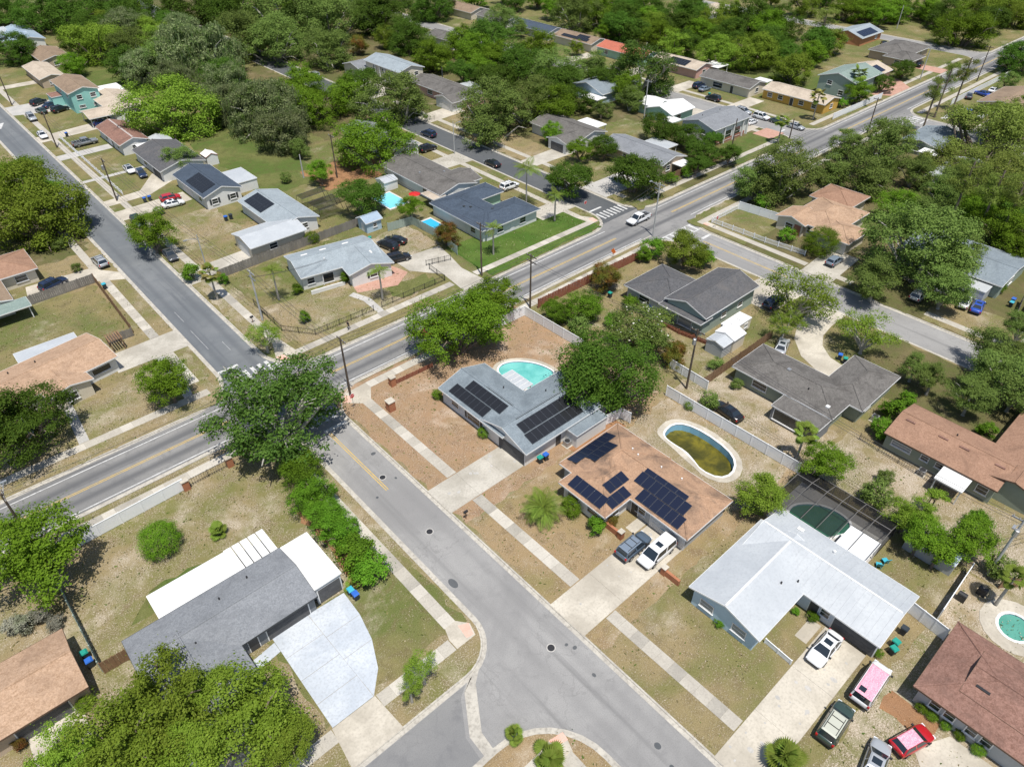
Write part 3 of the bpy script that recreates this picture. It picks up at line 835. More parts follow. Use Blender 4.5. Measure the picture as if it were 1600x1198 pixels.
class House:
    def __init__(s, name, label, cat, cx, cy, rot=0.0, group=None):
        s.root = empty(name, (cx, cy, 0), math.radians(rot))
        tag(s.root, label, cat, group)
        s.cx, s.cy = cx, cy
        s.w = []
        s.n = 0
    def L(s, x, y):
        return x - s.cx, y - s.cy

    def wing(s, x0, x1, y0, y1, kind, roof, wall, z=2.7, slope=.30, trim='trim', oh=OH, caps=True, base=0.0):
        """kind: gx / gy gable with ridge along x / y, hx / hy hip, f flat, sx- etc. Rectangle is the eave outline."""
        x0, y0 = s.L(x0, y0); x1, y1 = s.L(x1, y1)
        z = z + .004 * s.n; s.n += 1
        g = kind[0]; ax = kind[1] if len(kind) > 1 else 'x'
        R, W_ = M[roof], M.get(wall)
        sw = (lambda p: p) if ax == 'x' else (lambda p: (p[1], p[0], p[2]))
        a0, a1, b0, b1 = (x0, x1, y0, y1) if ax == 'x' else (y0, y1, x0, x1)
        fl = ax != 'x'
        def F_(fs):
            return [tuple(reversed(q)) for q in fs] if fl else fs
        bc = (b0 + b1) / 2; d = (b1 - b0) / 2; rise = d * slope
        rec = dict(x0=x0, x1=x1, y0=y0, y1=y1, z=z, slope=slope, kind=kind, rise=rise, oh=oh)
        go = .3 if oh > .2 else .06
        if g == 'g':
            prof = [(b0, z), (bc, z + rise), (b1, z), (b1, z - TH), (bc, z + rise - TH), (b0, z - TH)]
            V = [sw((a, b, h)) for a in (a0, a1) for b, h in prof]
            Fc = F_([(0, 6, 7, 1), (1, 7, 8, 2), (2, 8, 9, 3), (3, 9, 10, 4), (4, 10, 11, 5), (5, 11, 6, 0), (0, 1, 4, 5), (1, 2, 3, 4), (7, 6, 11, 10), (8, 7, 10, 9)])
            wp = [(b0 + oh, base), (b0 + oh, z - TH + oh * slope), (bc, z - TH + rise), (b1 - oh, z - TH + oh * slope), (b1 - oh, base)]
            WV = [sw((a, b, h)) for a in (a0 + go, a1 - go) for b, h in wp]
            WF = F_([(0, 1, 2, 3, 4), (9, 8, 7, 6, 5), (0, 5, 6, 1), (1, 6, 7, 2), (2, 7, 8, 3), (3, 8, 9, 4), (4, 9, 5, 0)])
            WF = [tuple(reversed(q)) for q in WF]
        elif g == 'h':
            e = min(d, (a1 - a0) / 2 - .3)
            V = [sw(p) for p in ((a0, b0, z), (a1, b0, z), (a1, b1, z), (a0, b1, z), (a0 + e, bc, z + rise), (a1 - e, bc, z + rise),
                                 (a0, b0, z - TH), (a1, b0, z - TH), (a1, b1, z - TH), (a0, b1, z - TH))]
            Fc = F_([(0, 1, 5, 4), (1, 2, 5), (2, 3, 4, 5), (3, 0, 4), (0, 6, 7, 1), (1, 7, 8, 2), (2, 8, 9, 3), (3, 9, 6, 0), (6, 9, 8, 7)])
            WV = [sw(p) for p in boxv(a0 + oh, a1 - oh, b0 + oh, b1 - oh, base, z - .02)]
            WF = F_(BOXF)
        else:
            V = boxv(x0, x1, y0, y1, z - .14, z); Fc = BOXF
            WV = boxv(x0 + oh, x1 - oh, y0 + oh, y1 - oh, base, z - .1); WF = BOXF
        ro = ob('roof', me('roof', V, Fc, R), s.root)
        wl = None
        if wall != 'none':
            wl = ob('wall', me('wall', WV, WF, W_), s.root)
        # fascia boards, each a sub-part
        t = .03
        T = M[trim]
        def board(p, q, h=TH, name='fascia'):
            p, q = Vector(p), Vector(q)
            dv = (q - p); side = Vector((dv.y, -dv.x, 0)).normalized() * t
            vv = [p - side * .1, q - side * .1, q + side, p + side]
            vs = [tuple(v + Vector((0, 0, .012))) for v in vv] + [tuple(v - Vector((0, 0, h + .012))) for v in vv]
            ob(name, me(name, vs, [(3, 2, 1, 0), (4, 5, 6, 7), (0, 1, 5, 4), (1, 2, 6, 5), (2, 3, 7, 6), (3, 0, 4, 7)], T), ro)
        if g == 'g':
            A = lambda a, b, h: sw((a, b, h))
            seq = [(A(a0, b0, z), A(a1, b0, z)), (A(a1, b1, z), A(a0, b1, z)), (A(a1, b0, z), A(a1, bc, z + rise)), (A(a1, bc, z + rise), A(a1, b1, z)),
                   (A(a0, b1, z), A(a0, bc, z + rise)), (A(a0, bc, z + rise), A(a0, b0, z))]
            for p, q in seq:
                board(*((q, p) if fl else (p, q)))
            rp = [(A(a0, bc, z + rise), A(a1, bc, z + rise))]
        elif g == 'h':
            c = [(x0, y0, z), (x1, y0, z), (x1, y1, z), (x0, y1, z)]
            for i in range(4):
                board(c[i], c[(i + 1) % 4])
            rp = [(V[4], V[5]), (V[0], V[4]), (V[3], V[4]), (V[1], V[5]), (V[2], V[5])]
        else:
            c = [(x0, y0, z), (x1, y0, z), (x1, y1, z), (x0, y1, z)]
            for i in range(4):
                board(c[i], c[(i + 1) % 4], .14)
            rp = []
        if caps:
            for p, q in rp:
                vv, ff = tube([Vector(p) + Vector((0, 0, -.02)), Vector(q) + Vector((0, 0, -.02))], [.11, .11], 6)
                ob('ridge_cap', me('ridge_cap', vv, ff, R), ro)
        rec['roof'] = ro; rec['wall'] = wl
        s.w.append(rec)
        return rec

    def face(s, w, f):
        go = .3 if w['oh'] > .2 else .06
        k, oh = w['kind'], w['oh']
        ox = go if k == 'gx' else oh
        oy = go if k == 'gy' else oh
        return {'-x': w['x0'] + ox, '+x': w['x1'] - ox, '-y': w['y0'] + oy, '+y': w['y1'] - oy}[f]

    def panel_on(s, w, f, c, width, z0, z1, mat, name, parent, d0, d1):
        """A slab on wall face f, centred at world coordinate c along the wall, from d0 to d1 proud of it."""
        p = s.face(w, f)
        c = c - (s.cy if f[1] == 'x' else s.cx)
        sg = -1 if f[0] == '-' else 1
        lo, hi = sorted((p + sg * d0, p + sg * d1))
        if f[1] == 'x':
            v = boxv(lo, hi, c - width / 2, c + width / 2, z0, z1)
        else:
            v = boxv(c - width / 2, c + width / 2, lo, hi, z0, z1)
        return ob(name, me(name, v, BOXF, mat), parent)

    def window(s, w, f, c, width=1.4, z0=.95, z1=2.0, glass='glass', trim='trim', shutters=None, mull=True):
        p = s.face(w, f); cc = c - (s.cy if f[1] == 'x' else s.cx)
        sg = -1 if f[0] == '-' else 1
        b = .09
        ring = []
        o = [(cc - width / 2 - b, z0 - b), (cc + width / 2 + b, z0 - b), (cc + width / 2 + b, z1 + b), (cc - width / 2 - b, z1 + b)]
        i_ = [(cc - width / 2, z0), (cc + width / 2, z0), (cc + width / 2, z1), (cc - width / 2, z1)]
        for dd in (-.02, .07):
            for q in (o, i_):
                for u, h in q:
                    ring.append((p + sg * dd, u, h) if f[1] == 'x' else (u, p + sg * dd, h))
        Fc = []
        for k in range(4):
            n = (k + 1) % 4
            Fc += [(8 + k, 8 + n, 12 + n, 12 + k), (k, 8 + k, 8 + n, n), (4 + k, 4 + n, 12 + n, 12 + k)]
        fr = ob('window', me('window', ring, Fc, M[trim]), s.root)
        s.panel_on(w, f, c, width, z0, z1, M[glass], 'pane', fr, -.01, .03)
        if mull:
            s.panel_on(w, f, c, width, (z0 + z1) / 2 - .025, (z0 + z1) / 2 + .025, M[trim], 'mullion', fr, .031, .05)
        s.panel_on(w, f, c, width + .3, z0 - .17, z0 - .1, M[trim], 'sill', fr, -.01, .13)
        if shutters:
            for sd in (-1, 1):
                s.panel_on(w, f, c + sd * (width / 2 + .33), .42, z0 - .05, z1 + .05, M[shutters], 'shutter', fr, -.01, .05)

    def door(s, w, f, c, width=.95, z1=2.05, mat='door_dk'):
        d = s.panel_on(w, f, c, width + .2, .05, z1 + .1, M['trim'], 'door', s.root, -.02, .04)
        s.panel_on(w, f, c, width, .08, z1, M[mat], 'door_leaf', d, .04, .07)

    def garage(s, w, f, c, width=4.9, z1=2.1, mat='gar_white', rows=4):
        d = s.panel_on(w, f, c, width + .24, .02, z1 + .12, M['trim'], 'garage_door', s.root, -.02, .03)
        h = (z1 - .06) / rows
        for k in range(rows):
            s.panel_on(w, f, c, width, .06 + k * h + .012, .06 + (k + 1) * h - .012, M[mat], 'door_panel', d, .03, .065)

    def zat(s, w, x, y):
        """Roof height at local x, y (on the wing's own slopes)."""
        k = w['kind']
        if k[0] == 'f':
            return w['z']
        dx = min(x - w['x0'], w['x1'] - x); dy = min(y - w['y0'], w['y1'] - y)
        if k[0] == 'g':
            return w['z'] + (dy if k[1] == 'x' else dx) * w['slope']
        return w['z'] + min(dx, dy) * w['slope']

    def solar(s, w, f, cells, pw=1.05, ph=1.7, off=.09, mat='solar'):
        """cells: (u, v) lower corner of each panel: u along the eave (world), v metres up the slope from the eave."""
        th = math.atan(w['slope'])
        sg = 1 if f[0] == '-' else -1
        key = ('solar_panel', pw, ph, mat)
        if key not in _shared:
            V = boxv(-pw / 2 + .012, pw / 2 - .012, -ph / 2 + .012, ph / 2 - .012, 0, .04)
            V2 = boxv(-pw / 2 + .04, pw / 2 - .04, -ph / 2 + .04, ph / 2 - .04, .03, .044)
            vv, ff = merge([(V, BOXF), (V2, BOXF)])
            _shared[key] = me('solar_panel', vv, ff, [M['solar_frame'], M[mat]], [0] * 6 + [1] * 6)
        for u, v in cells:
            u, v = u + pw / 2, v + ph / 2
            h, z = v * math.cos(th), v * math.sin(th)
            if f[1] == 'x':
                x = (w['x0'] + h) if f[0] == '-' else (w['x1'] - h); y = u - s.cy
                n = Vector((-sg * math.sin(th), 0, math.cos(th)))
                ux = Vector((0, 1, 0)); vx = Vector((sg * math.cos(th), 0, math.sin(th)))
            else:
                y = (w['y0'] + h) if f[0] == '-' else (w['y1'] - h); x = u - s.cx
                n = Vector((0, -sg * math.sin(th), math.cos(th)))
                ux = Vector((1, 0, 0)); vx = Vector((0, sg * math.cos(th), math.sin(th)))
            if ux.cross(vx).dot(n) < 0:
                ux = -ux
            o = ob('solar_panel', _shared[key], w['roof'])
            m = Matrix((ux, vx, n)).transposed().to_4x4()
            m.translation = Vector((x, y, w['z'] + z)) + n * off
            o.matrix_local = m

    def vent(s, w, x, y, h=.3, r=.09, mat='metal_dk'):
        x, y = s.L(x, y)
        z = s.zat(w, x, y)
        v, f = tube([(x, y, z - .1), (x, y, z + h)], [r, r], 8)
        ob('vent_pipe', me('vent_pipe', v, f, M[mat]), w['roof'])

    def hatch(s, w, x, y, sx, sy, mat='trim', h=.16, name='roof_vent'):
        x, y = s.L(x, y)
        z = s.zat(w, x, y)
        ob(name, me(name, boxv(x - sx / 2, x + sx / 2, y - sy / 2, y + sy / 2, z - .2, z + h), BOXF, M[mat]), w['roof'])

    def post(s, x, y, z, r=.07, mat='trim'):
        x, y = s.L(x, y)
        ob('post', me('post', boxv(x - r, x + r, y - r, y + r, 0, z), BOXF, M[mat]), s.root)

def grid(u0, v0, nu, nv, pw=1.05, ph=1.7):
    return [(u0 + i * pw, v0 + j * ph) for i in range(nu) for j in range(nv)]

# --- grey solar house with the turquoise pool
h = House('house', 'grey-roofed white house with two black solar arrays and a turquoise pool behind', 'house', 50, 55)
a = h.wing(43.9, 52.5, 50.6, 64.3, 'gy', 'r_grey', 'w_blue', trim='trim')
b = h.wing(44.1, 60.3, 46.3, 55.7, 'gx', 'r_grey', 'w_white', z=2.66, slope=.31)
c = h.wing(51.6, 57.6, 44.6, 47.2, 'f', 'r_grey', 'w_white', z=2.3, oh=.12)
h.window(a, '-x', 61.2, 1.5); h.window(a, '-x', 57.2, 2.6, .6, 2.0, shutters='trim_dk')
h.garage(b, '-x', 49.4, 4.9, 2.1, 'gar_dark'); h.door(b, '-y', 50.4)
h.solar(a, '-x', grid(55.2, .55, 7, 1), mat='solar_blk'); h.solar(a, '-x', grid(53.7, 2.35, 7, 1), mat='solar_blk')
h.solar(b, '-y', grid(45.8, .7, 9, 1), mat='solar_blk'); h.solar(b, '-y', grid(46.0, 2.5, 9, 1), mat='solar_blk')
for k in range(5):
    h.wing(52.4, 54.4, 56.0 + k * .9, 56.0 + k * .9 + .80, 'f', 'r_metal', 'none', z=2.72, oh=.05)
h.post(54.2, 60.2, 2.55); h.post(54.2, 56.3, 2.55)
h.vent(a, 50.2, 57.5); h.vent(b, 54, 53); h.hatch(b, 51, 51.0, 9.0, .22, 'metal_dk', .06, 'ridge_vent'); h.hatch(a, 48.2, 56, .22, 5.4, 'metal_dk', .06, 'ridge_vent')
# --- brown solar house
h = House('house', 'brown-roofed house covered in navy solar panels beside the half-empty pool', 'house', 51, 33)
a = h.wing(48.2, 57.0, 24.4, 42.4, 'hy', 'r_brown', 'w_grey', slope=.30)
e = h.wing(46.1, 57.1, 33.6, 42.5, 'hx', 'r_brown', 'w_grey', z=2.69, slope=.30)
b = h.wing(43.8, 53.6, 32.7, 40.3, 'hx', 'r_brown', 'w_white', z=2.68, slope=.31)
h.solar(a, '-x', grid(26.0, .35, 6, 1) + grid(26.6, 2.1, 7, 1) + grid(27.7, 3.85, 6, 1, 1.05, .95)[:0], mat='solar')
h.solar(a, '-x', grid(27.6, 3.82, 4, 1, 1.55, .75), 1.55, .72, mat='solar')
h.solar(b, '-y', grid(45.3, .25, 3, 1, 1.15), 1.12, 1.45, mat='solar')
h.solar(b, '-y', grid(46.6, 1.85, 3, 1, 1.15), 1.12, 1.45, mat='solar')
h.solar(b, '-x', grid(33.9, .45, 5, 1), mat='solar')
h.solar(e, '+y', grid(47.2, .35, 7, 1) + grid(48.8, 2.05, 4, 1), mat='solar')
h.window(b, '-x', 38.2, 1.6); h.window(b, '-x', 35, 1.6); h.window(b, '-y', 46.4, 1.0); h.window(a, '-x', 31.3, 1.3)
h.door(a, '-x', 32.2); h.garage(a, '-x', 27.4, 4.8, 2.1, 'gar_white')
for q in ((53.6, 36.2), (54.2, 33.0), (54.6, 30.2), (54.0, 37.4), (50.0, 38.2)): h.vent(a, *q, .25, .1, 'trim')
h.hatch(a, 51.0, 38.2, .5, .9, 'trim', .2)
# --- pale metal-roofed house
h = House('house', 'pale blue house with a broad L-shaped pale grey metal roof', 'house', 52, 12)
a = h.wing(43.5, 57.0, 12.1, 20.6, 'gx', 'r_metal', 'w_sky', slope=.29, caps=False)
b = h.wing(51.6, 60.2, 3.9, 19.9, 'gy', 'r_metal', 'w_blue', z=2.72, slope=.29, caps=False)
h.window(a, '-x', 18.3, 1.5, glass='glass_l'); h.window(a, '-x', 14.4, 1.5, glass='glass_l')
h.garage(b, '-x', 6.4, 4.4, 2.1, 'gar_dark'); h.door(b, '-x', 10.8); h.window(b, '-x', 9.6, .9)
for q in ((50.5, 14.2), (52.2, 13.2)): h.vent(a, *q)
h.vent(b, 58.3, 12.5, .3, .16, 'trim'); h.hatch(b, 58.4, 16.6, .45, .7, 'trim', .22)
h.hatch(b, 55.9, 11.9, .2, 15.6, 'r_white', .03, 'ridge_strip')
h.hatch(a, 49.6, 16.35, 12.0, .2, 'r_white', .03, 'ridge_strip')
for k in range(19):   # raised seams of the sheet metal
    y = 4.6 + k * .8
    if y < 19.6:
        zz = b['z']
        for sgn in (-1, 1):
            xe = (51.6 if sgn < 0 else 60.2) - h.cx; xr = 55.9 - h.cx
            v, f = tube([(xe, y - h.cy, zz + .01), (xr, y - h.cy, zz + b['rise'] + .01)], [.012, .012], 4)
            ob('roof_seam', me('roof_seam', v, f, M['r_metal']), b['roof'])
# --- corner house with white flat roofs
h = House('house', 'slate-shingled house with long white flat porch roof and white carport', 'house', 6, 50)
a = h.wing(-2.9, 14.0, 45.6, 53.9, 'gx', 'r_slate', 'w_dkgrey', slope=.26, trim='trim_dk')
b = h.wing(-2.8, 5.65, 36.2, 50.2, 'gy', 'r_slate', 'w_dkgrey', z=2.68, slope=.255, trim='trim_dk')
h.garage(a, '-y', 10.6, 4.6, 2.1, 'gar_dark'); h.door(a, '-y', 6.8)
h.vent(a, 6.2, 51.5); h.vent(a, 2.4, 48.2); h.vent(a, 9.5, 52.2)
c = h.wing(.8, 9.2, 53.95, 57.6, 'f', 'r_white', 'none', z=2.5, oh=.1)
for k in range(5):
    h.wing(9.25 + k * .95, 9.25 + k * .95 + .78, 53.95, 57.75, 'f', 'r_white', 'none', z=2.5, oh=.1)
e = h.wing(14.05, 17.3, 46.4, 53.75, 'f', 'r_white', 'w_grey', z=2.75, oh=.12)
h.garage(e, '-y', 15.7, 2.6, 2.2, 'gar_dark')
for x in (1.1, 5.0, 9.0, 13.6): h.post(x, 57.3, 2.4)
# --- tan roofed house, bottom left
h = House('house', 'tan-shingled house at the lower left corner with a bright concrete driveway', 'house', -14, 55)
a = h.wing(-24, -6.8, 51.2, 59.3, 'gx', 'r_tan', 'w_tan', slope=.27, trim='trim_br')
h.garage(a, '-y', -11, 4.4, 2.1, 'gar_dark'); h.window(a, '-y', -17.5, 1.6)
# --- red-brown house, bottom right
h = House('house', 'red-brown shingled house at the lower right with a row of white-framed windows', 'house', 55, -8)
a = h.wing(50.2, 60.2, -20, 0, 'hy', 'r_redbrown', 'w_grey', slope=.33, trim='trim_br')
for y in (-2.2, -3.5, -5.4, -6.7): h.window(a, '-x', y, .85, 1.0, 2.1)
h.hatch(a, 53.6, -4.4, .28, 1.2, 'metal_dk', .08); h.hatch(a, 54.8, -9.6, .6, .9, 'glass_l', .1, 'skylight')
g = h.wing(52.3, 58.1, -15.5, -3.0, 'gy', 'r_redbrown', 'none', z=3.42, slope=.33, trim='trim_br', oh=.1)
# --- orange-brown house, right edge
h = House('house', 'sage-green house with a wide orange-brown roof and small white patio cover', 'house', 86, 10)
a = h.wing(81.6, 90.3, 4.1, 18.0, 'gy', 'r_orange', 'w_sage', slope=.28, trim='trim_br')
b = h.wing(83.2, 106, -1.2, 7.5, 'gx', 'r_orange', 'w_sage', z=2.66, slope=.28, trim='trim_br')
c = h.wing(78.7, 81.9, 6.9, 10.2, 'f', 'r_white', 'none', z=2.4, oh=.1)
for q in ((78.9, 7.1), (78.9, 10)): h.post(*q, 2.3)
h.window(a, '-x', 15.6, 2.4, 1.2, 1.9, 'glass_l'); h.window(a, '-x', 12.6, .9, 1.3, 2.0); h.window(a, '-x', 10.8, .8, 1.3, 2.0); h.window(a, '-x', 5.6, 1.2)
for q in ((85.0, 16.4), (85.0, 12.2), (85.0, 9.6), (85.0, 5.4)): h.hatch(a, *q, .3, 1.2, 'r_redbrown', .1)
h.vent(a, 86.6, 11.2)
# --- weathered dark house
h = House('house', 'low house with a weathered dark grey roof and screened back porch', 'house', 84, 30)
a = h.wing(78.9, 87.2, 23.8, 39.6, 'hy', 'r_dark', 'w_sage', slope=.24)
b = h.wing(83.5, 94.8, 21.9, 28.9, 'hx', 'r_dark', 'w_sage', z=2.68, slope=.25)
c = h.wing(75.7, 79.6, 23.9, 31.0, 'f', 'r_dark', 'w_dkgrey', z=2.55, oh=.15)
h.window(c, '-x', 27.4, 6.0, .5, 2.2, 'glass', mull=False); h.window(a, '-x', 35, 2.2); h.window(b, '-y', 87, 1.5)
h.hatch(a, 83, 33, .5, .5, 'metal'); h.vent(a, 81.5, 29); h.hatch(a, 80.4, 25.4, .5, .5, 'trim')
# --- charcoal roof house with tall gable
h = House('house', 'grey house with charcoal roof, a tall gable wing and cluttered yard', 'house', 92, 56)
a = h.wing(84.5, 95, 54.5, 65.3, 'hx', 'r_char', 'w_grey', slope=.3)
b = h.wing(84.9, 99.8, 48.7, 57.0, 'gx', 'r_char', 'w_green', z=3.7, slope=.32)
c = h.wing(83.8, 87.0, 48.8, 57.2, 'f', 'r_char', 'none', z=3.0, oh=.1)
h.window(b, '-x', 52.6, 2.6, .3, 2.1, 'glass_l'); h.window(b, '-x', 55.2, 1.3, 2.2, 2.9); h.window(b, '-y', 91, 1.2, 1.3, 2.2); h.window(b, '-y', 95.6, 1.2, 1.3, 2.2); h.window(a, '-x', 61, 2.2)
# --- pale blue-grey roofed house in the black fence
h = House('house', 'white house with a pale blue-grey roof inside the black metal fence', 'house', 52.8, 107.3, -10)
a = h.wing(45.1, 60.5, 102.6, 112, 'gx', 'r_light', 'w_white', slope=.26)
b = h.wing(52.6, 61.2, 99.2, 108, 'gy', 'r_light', 'w_white', z=2.66, slope=.26)
for m_ in ('a',):
    h.window(a, '-y', 46.9, 1.2); h.window(a, '-y', 50, 2.0, .3, 2.0, mull=False); h.window(b, '-y', 57.2, 1.3, shutters='trim_dk')
for q in ((48.0, 108.9), (51.6, 109.2), (56.0, 109.4)): h.hatch(a, *q, 1.2, .3, 'trim', .1)
h.hatch(b, 58.8, 104, .3, 1.0, 'trim', .1); h.vent(a, 50.6, 105.6, .3, .12, 'trim')
h.post(49.0, 102.9, 2.4)
for x0_, x1_, y_ in ((46.0, 52.2, 100.9),):
    xa_, ya_ = h.L(x0_, y_); xb_, yb_ = h.L(x1_, y_)
    ob('porch_wall', me('porch_wall', boxv(xa_, xb_, ya_, ya_ + .2, 0, .75), BOXF, M['w_white']), h.root)
# --- light grey roof, black solar patch
h = House('house', 'light grey-roofed house with a black solar patch on its long rear wing', 'house', 50, 130)
a = h.wing(50.2, 59.3, 123.4, 141, 'gy', 'r_light', 'w_white', slope=.27)
b = h.wing(42.8, 54.5, 119.9, 128, 'gx', 'r_metal', 'w_cream', z=2.68, slope=.24)
h.solar(a, '-x', grid(132, .8, 7, 2), mat='solar_blk')
h.window(a, '-y', 56, 1.2, 1.2, 2.1); h.window(b, '-y', 47.5, 1.5); h.garage(b, '-x', 124, 4.4, 2.1, 'gar_white')
# --- row along the upper left street
h = House('house', 'white house with navy roof and a dark solar array, first above the light grey roof', 'house', 50, 155)
a = h.wing(45.3, 54.0, 146.4, 163, 'gy', 'r_navy', 'w_white', z=2.9, slope=.33)
h.solar(a, '-x', grid(148.4, .7, 8, 2), mat='solar_blk')
h.window(a, '-y', 47.6, 1.2, shutters='trim_dk'); h.window(a, '-y', 51.6, 1.2, shutters='trim_dk'); h.garage(a, '-x', 156.6, 4.6); h.window(a, '-x', 150, 1.5)
h.wing(53.8, 59, 150, 158, 'f', 'r_metal', 'w_white', z=2.4, oh=.1)
h = House('house', 'long black-roofed house set behind the curved driveway', 'house', 49, 176)
a = h.wing(44, 54.6, 166.8, 184.5, 'gy', 'r_char', 'w_white', slope=.26)
h.garage(a, '-x', 171, 4.6, 2.1, 'gar_dark'); h.window(a, '-x', 178, 2.0); h.window(a, '-y', 50, 1.5)
h.wing(46, 50, 184.6, 188, 'f', 'r_white', 'w_white', z=2.5, oh=.1)
h = House('house', 'small house with a red-brown roof and a white ridge, beside the grey pickup', 'house', 46, 198)
a = h.wing(42.8, 50, 189.2, 207, 'gy', 'r_redbrown', 'w_white', slope=.34)
h.window(a, '-x', 201, 1.6); h.window(a, '-x', 193, 1.6); h.door(a, '-x', 197); h.window(a, '-y', 46.4, 1.4)
h.hatch(a, 46.4, 198, .3, 17, 'trim', .05, 'ridge_strip')
h = House('house', 'tan-roofed house with a blue car under its long carport', 'house', 52, 225)
a = h.wing(49.6, 59.4, 213.6, 234.5, 'gy', 'r_beige', 'w_white', slope=.24)
b = h.wing(43.6, 53, 214.2, 222.8, 'gx', 'r_beige', 'none', z=2.6, slope=.2)
for q in ((44, 214.7), (44, 222.3), (48, 214.7)): h.post(*q, 2.4)
h.window(a, '-y', 53, 1.6); h.window(a, '-y', 56.5, 1.6)
h = House('house', 'turquoise two-storey house with a brown roof', 'house', 48, 238)
a = h.wing(43.8, 52.2, 229.8, 246.5, 'gy', 'r_wood', 'w_turq', z=5.4, slope=.28)
h.window(a, '-y', 46.4, 1.3, 3.6, 4.6); h.window(a, '-y', 50, 1.3, 3.6, 4.6); h.window(a, '-y', 46.4, 1.5, 1.3, 1.9); h.window(a, '-y', 50.2, 1.5, 1.3, 1.9)
h.window(a, '-x', 234, 1.4, 3.6, 4.6); h.window(a, '-x', 240, 1.4, 3.6, 4.6)
b = h.wing(41.4, 44.4, 240, 245, 'f', 'r_redbrown', 'w_turq', z=2.7, oh=.1)
h.wing(52.2, 59.5, 233.5, 241, 'f', 'r_white', 'none', z=3.0, oh=.1)
for q in ((59, 234), (59, 240.5)): h.post(*q, 2.9)
h = House('house', 'beige-roofed house behind the turquoise one', 'house', 47, 270)
a = h.wing(43.6, 51, 260.5, 280, 'gy', 'r_beige', 'w_tan', slope=.25); h.window(a, '-y', 47, 1.5)
h = House('house', 'umber-roofed house beyond the beige roof', 'house', 54, 290)
a = h.wing(49.6, 59, 281.5, 298.5, 'gy', 'r_wood', 'w_tan', slope=.25); h.window(a, '-y', 54, 1.5)
h = House('house', 'pale house with several blue metal roofs at the upper left edge', 'house', 55, 325)
a = h.wing(50, 59.5, 313, 338, 'gy', 'r_bluemetal', 'w_white', slope=.25); b = h.wing(44, 56, 318, 328, 'gx', 'r_bluemetal', 'w_white', z=2.68, slope=.25)
h.wing(44, 52, 331, 342, 'gx', 'r_metal', 'w_white', z=2.66, slope=.2); h.window(a, '-y', 54, 1.5)
h.solar(b, '-y', grid(46, 1, 3, 1), mat='solar_blk')
h = House('house', 'house with a rust-brown roof and red awning at the left edge by the street', 'house', 3, 143)
a = h.wing(-10, 11.6, 138.6, 148, 'hx', 'r_orange', 'w_cream', slope=.27); b = h.wing(-8, 5.6, 130, 142, 'gy', 'r_wood', 'w_cream', z=2.66, slope=.24)
c = h.wing(-6, 7.4, 126.6, 130.2, 'f', 'r_green', 'none', z=2.4, oh=.1)
for q in ((7, 127), (1, 127), (-5, 127)): h.post(*q, 2.3)
h.window(a, '-y', 8.6, 1.8); h.window(b, '-y', 0, 2.2, glass='glass')
h = House('house', 'cream house with a long orange-tan roof at the left edge near the junction', 'house', 3, 104, 9)
a = h.wing(-10, 12.6, 100.6, 110.2, 'gx', 'r_tan', 'w_white', slope=.22)
b = h.wing(1.5, 7.8, 98.2, 104.4, 'gy', 'r_tan', 'w_cream', z=2.62, slope=.24)
h.window(b, '-y', 4.4, 1.5, .8, 2.0); h.window(a, '-y', 10, 2.6, 1.1, 2.0, mull=False); h.garage(a, '-y', -3, 4.0, 2.1, 'gar_dark'); h.window(a, '+x', 105, 1.6)
for q in ((-2, 107.6), (0.4, 107.9), (4, 107.5)): h.vent(a, *q, .3, .1)
# --- between the upper left and upper middle streets
h = House('house', 'white house with dark grey-brown roof beside the red parasol', 'house', 88, 126)
a = h.wing(83, 93.2, 114.8, 137, 'gy', 'r_dark', 'w_white', slope=.25)
b = h.wing(88, 95.6, 116, 124, 'gx', 'r_dark', 'w_white', z=2.66, slope=.26)
h.window(a, '-y', 90.6, 1.2, .1, 2.0, mull=False); h.window(a, '-y', 86, 1.3); h.window(a, '-x', 121, 1.3); h.window(b, '-y', 92.6, 1.1)
h.wing(81, 84.4, 114.6, 119, 'f', 'r_beige', 'none', z=2.45, oh=.1); h.post(81.2, 114.9, 2.3)
h.hatch(a, 86, 126, .4, .4, 'metal'); h.hatch(a, 90.5, 123, .4, .4, 'metal')
h = House('house', 'pale house with a navy-blue roof around a small open courtyard', 'house', 87, 105)
a = h.wing(79.2, 88.4, 96.5, 113.6, 'hy', 'r_navy', 'w_white', slope=.26)
b = h.wing(80.0, 94.4, 96.2, 104, 'hx', 'r_navy', 'w_white', z=2.68, slope=.27)
c = h.wing(80.0, 94.6, 107.6, 113.8, 'hx', 'r_navy', 'w_mint', z=2.66, slope=.27)
for q in ((83, 104.6), (82.4, 106), (86.4, 101.8)): h.hatch(a, *q, .4, .4, 'trim_dk', .2)
h.window(b, '-y', 84, 1.5); h.window(b, '-y', 90, 1.5); h.door(b, '-y', 87.2, mat='trim'); h.window(a, '-x', 100, 1.4)
h = House('house', 'grey-roofed house half hidden by the bright green tree over the dirt yard', 'house', 93, 152)
a = h.wing(88.6, 97.8, 142, 163.5, 'gy', 'r_slate', 'w_white', slope=.27); h.window(a, '-y', 93, 1.4)
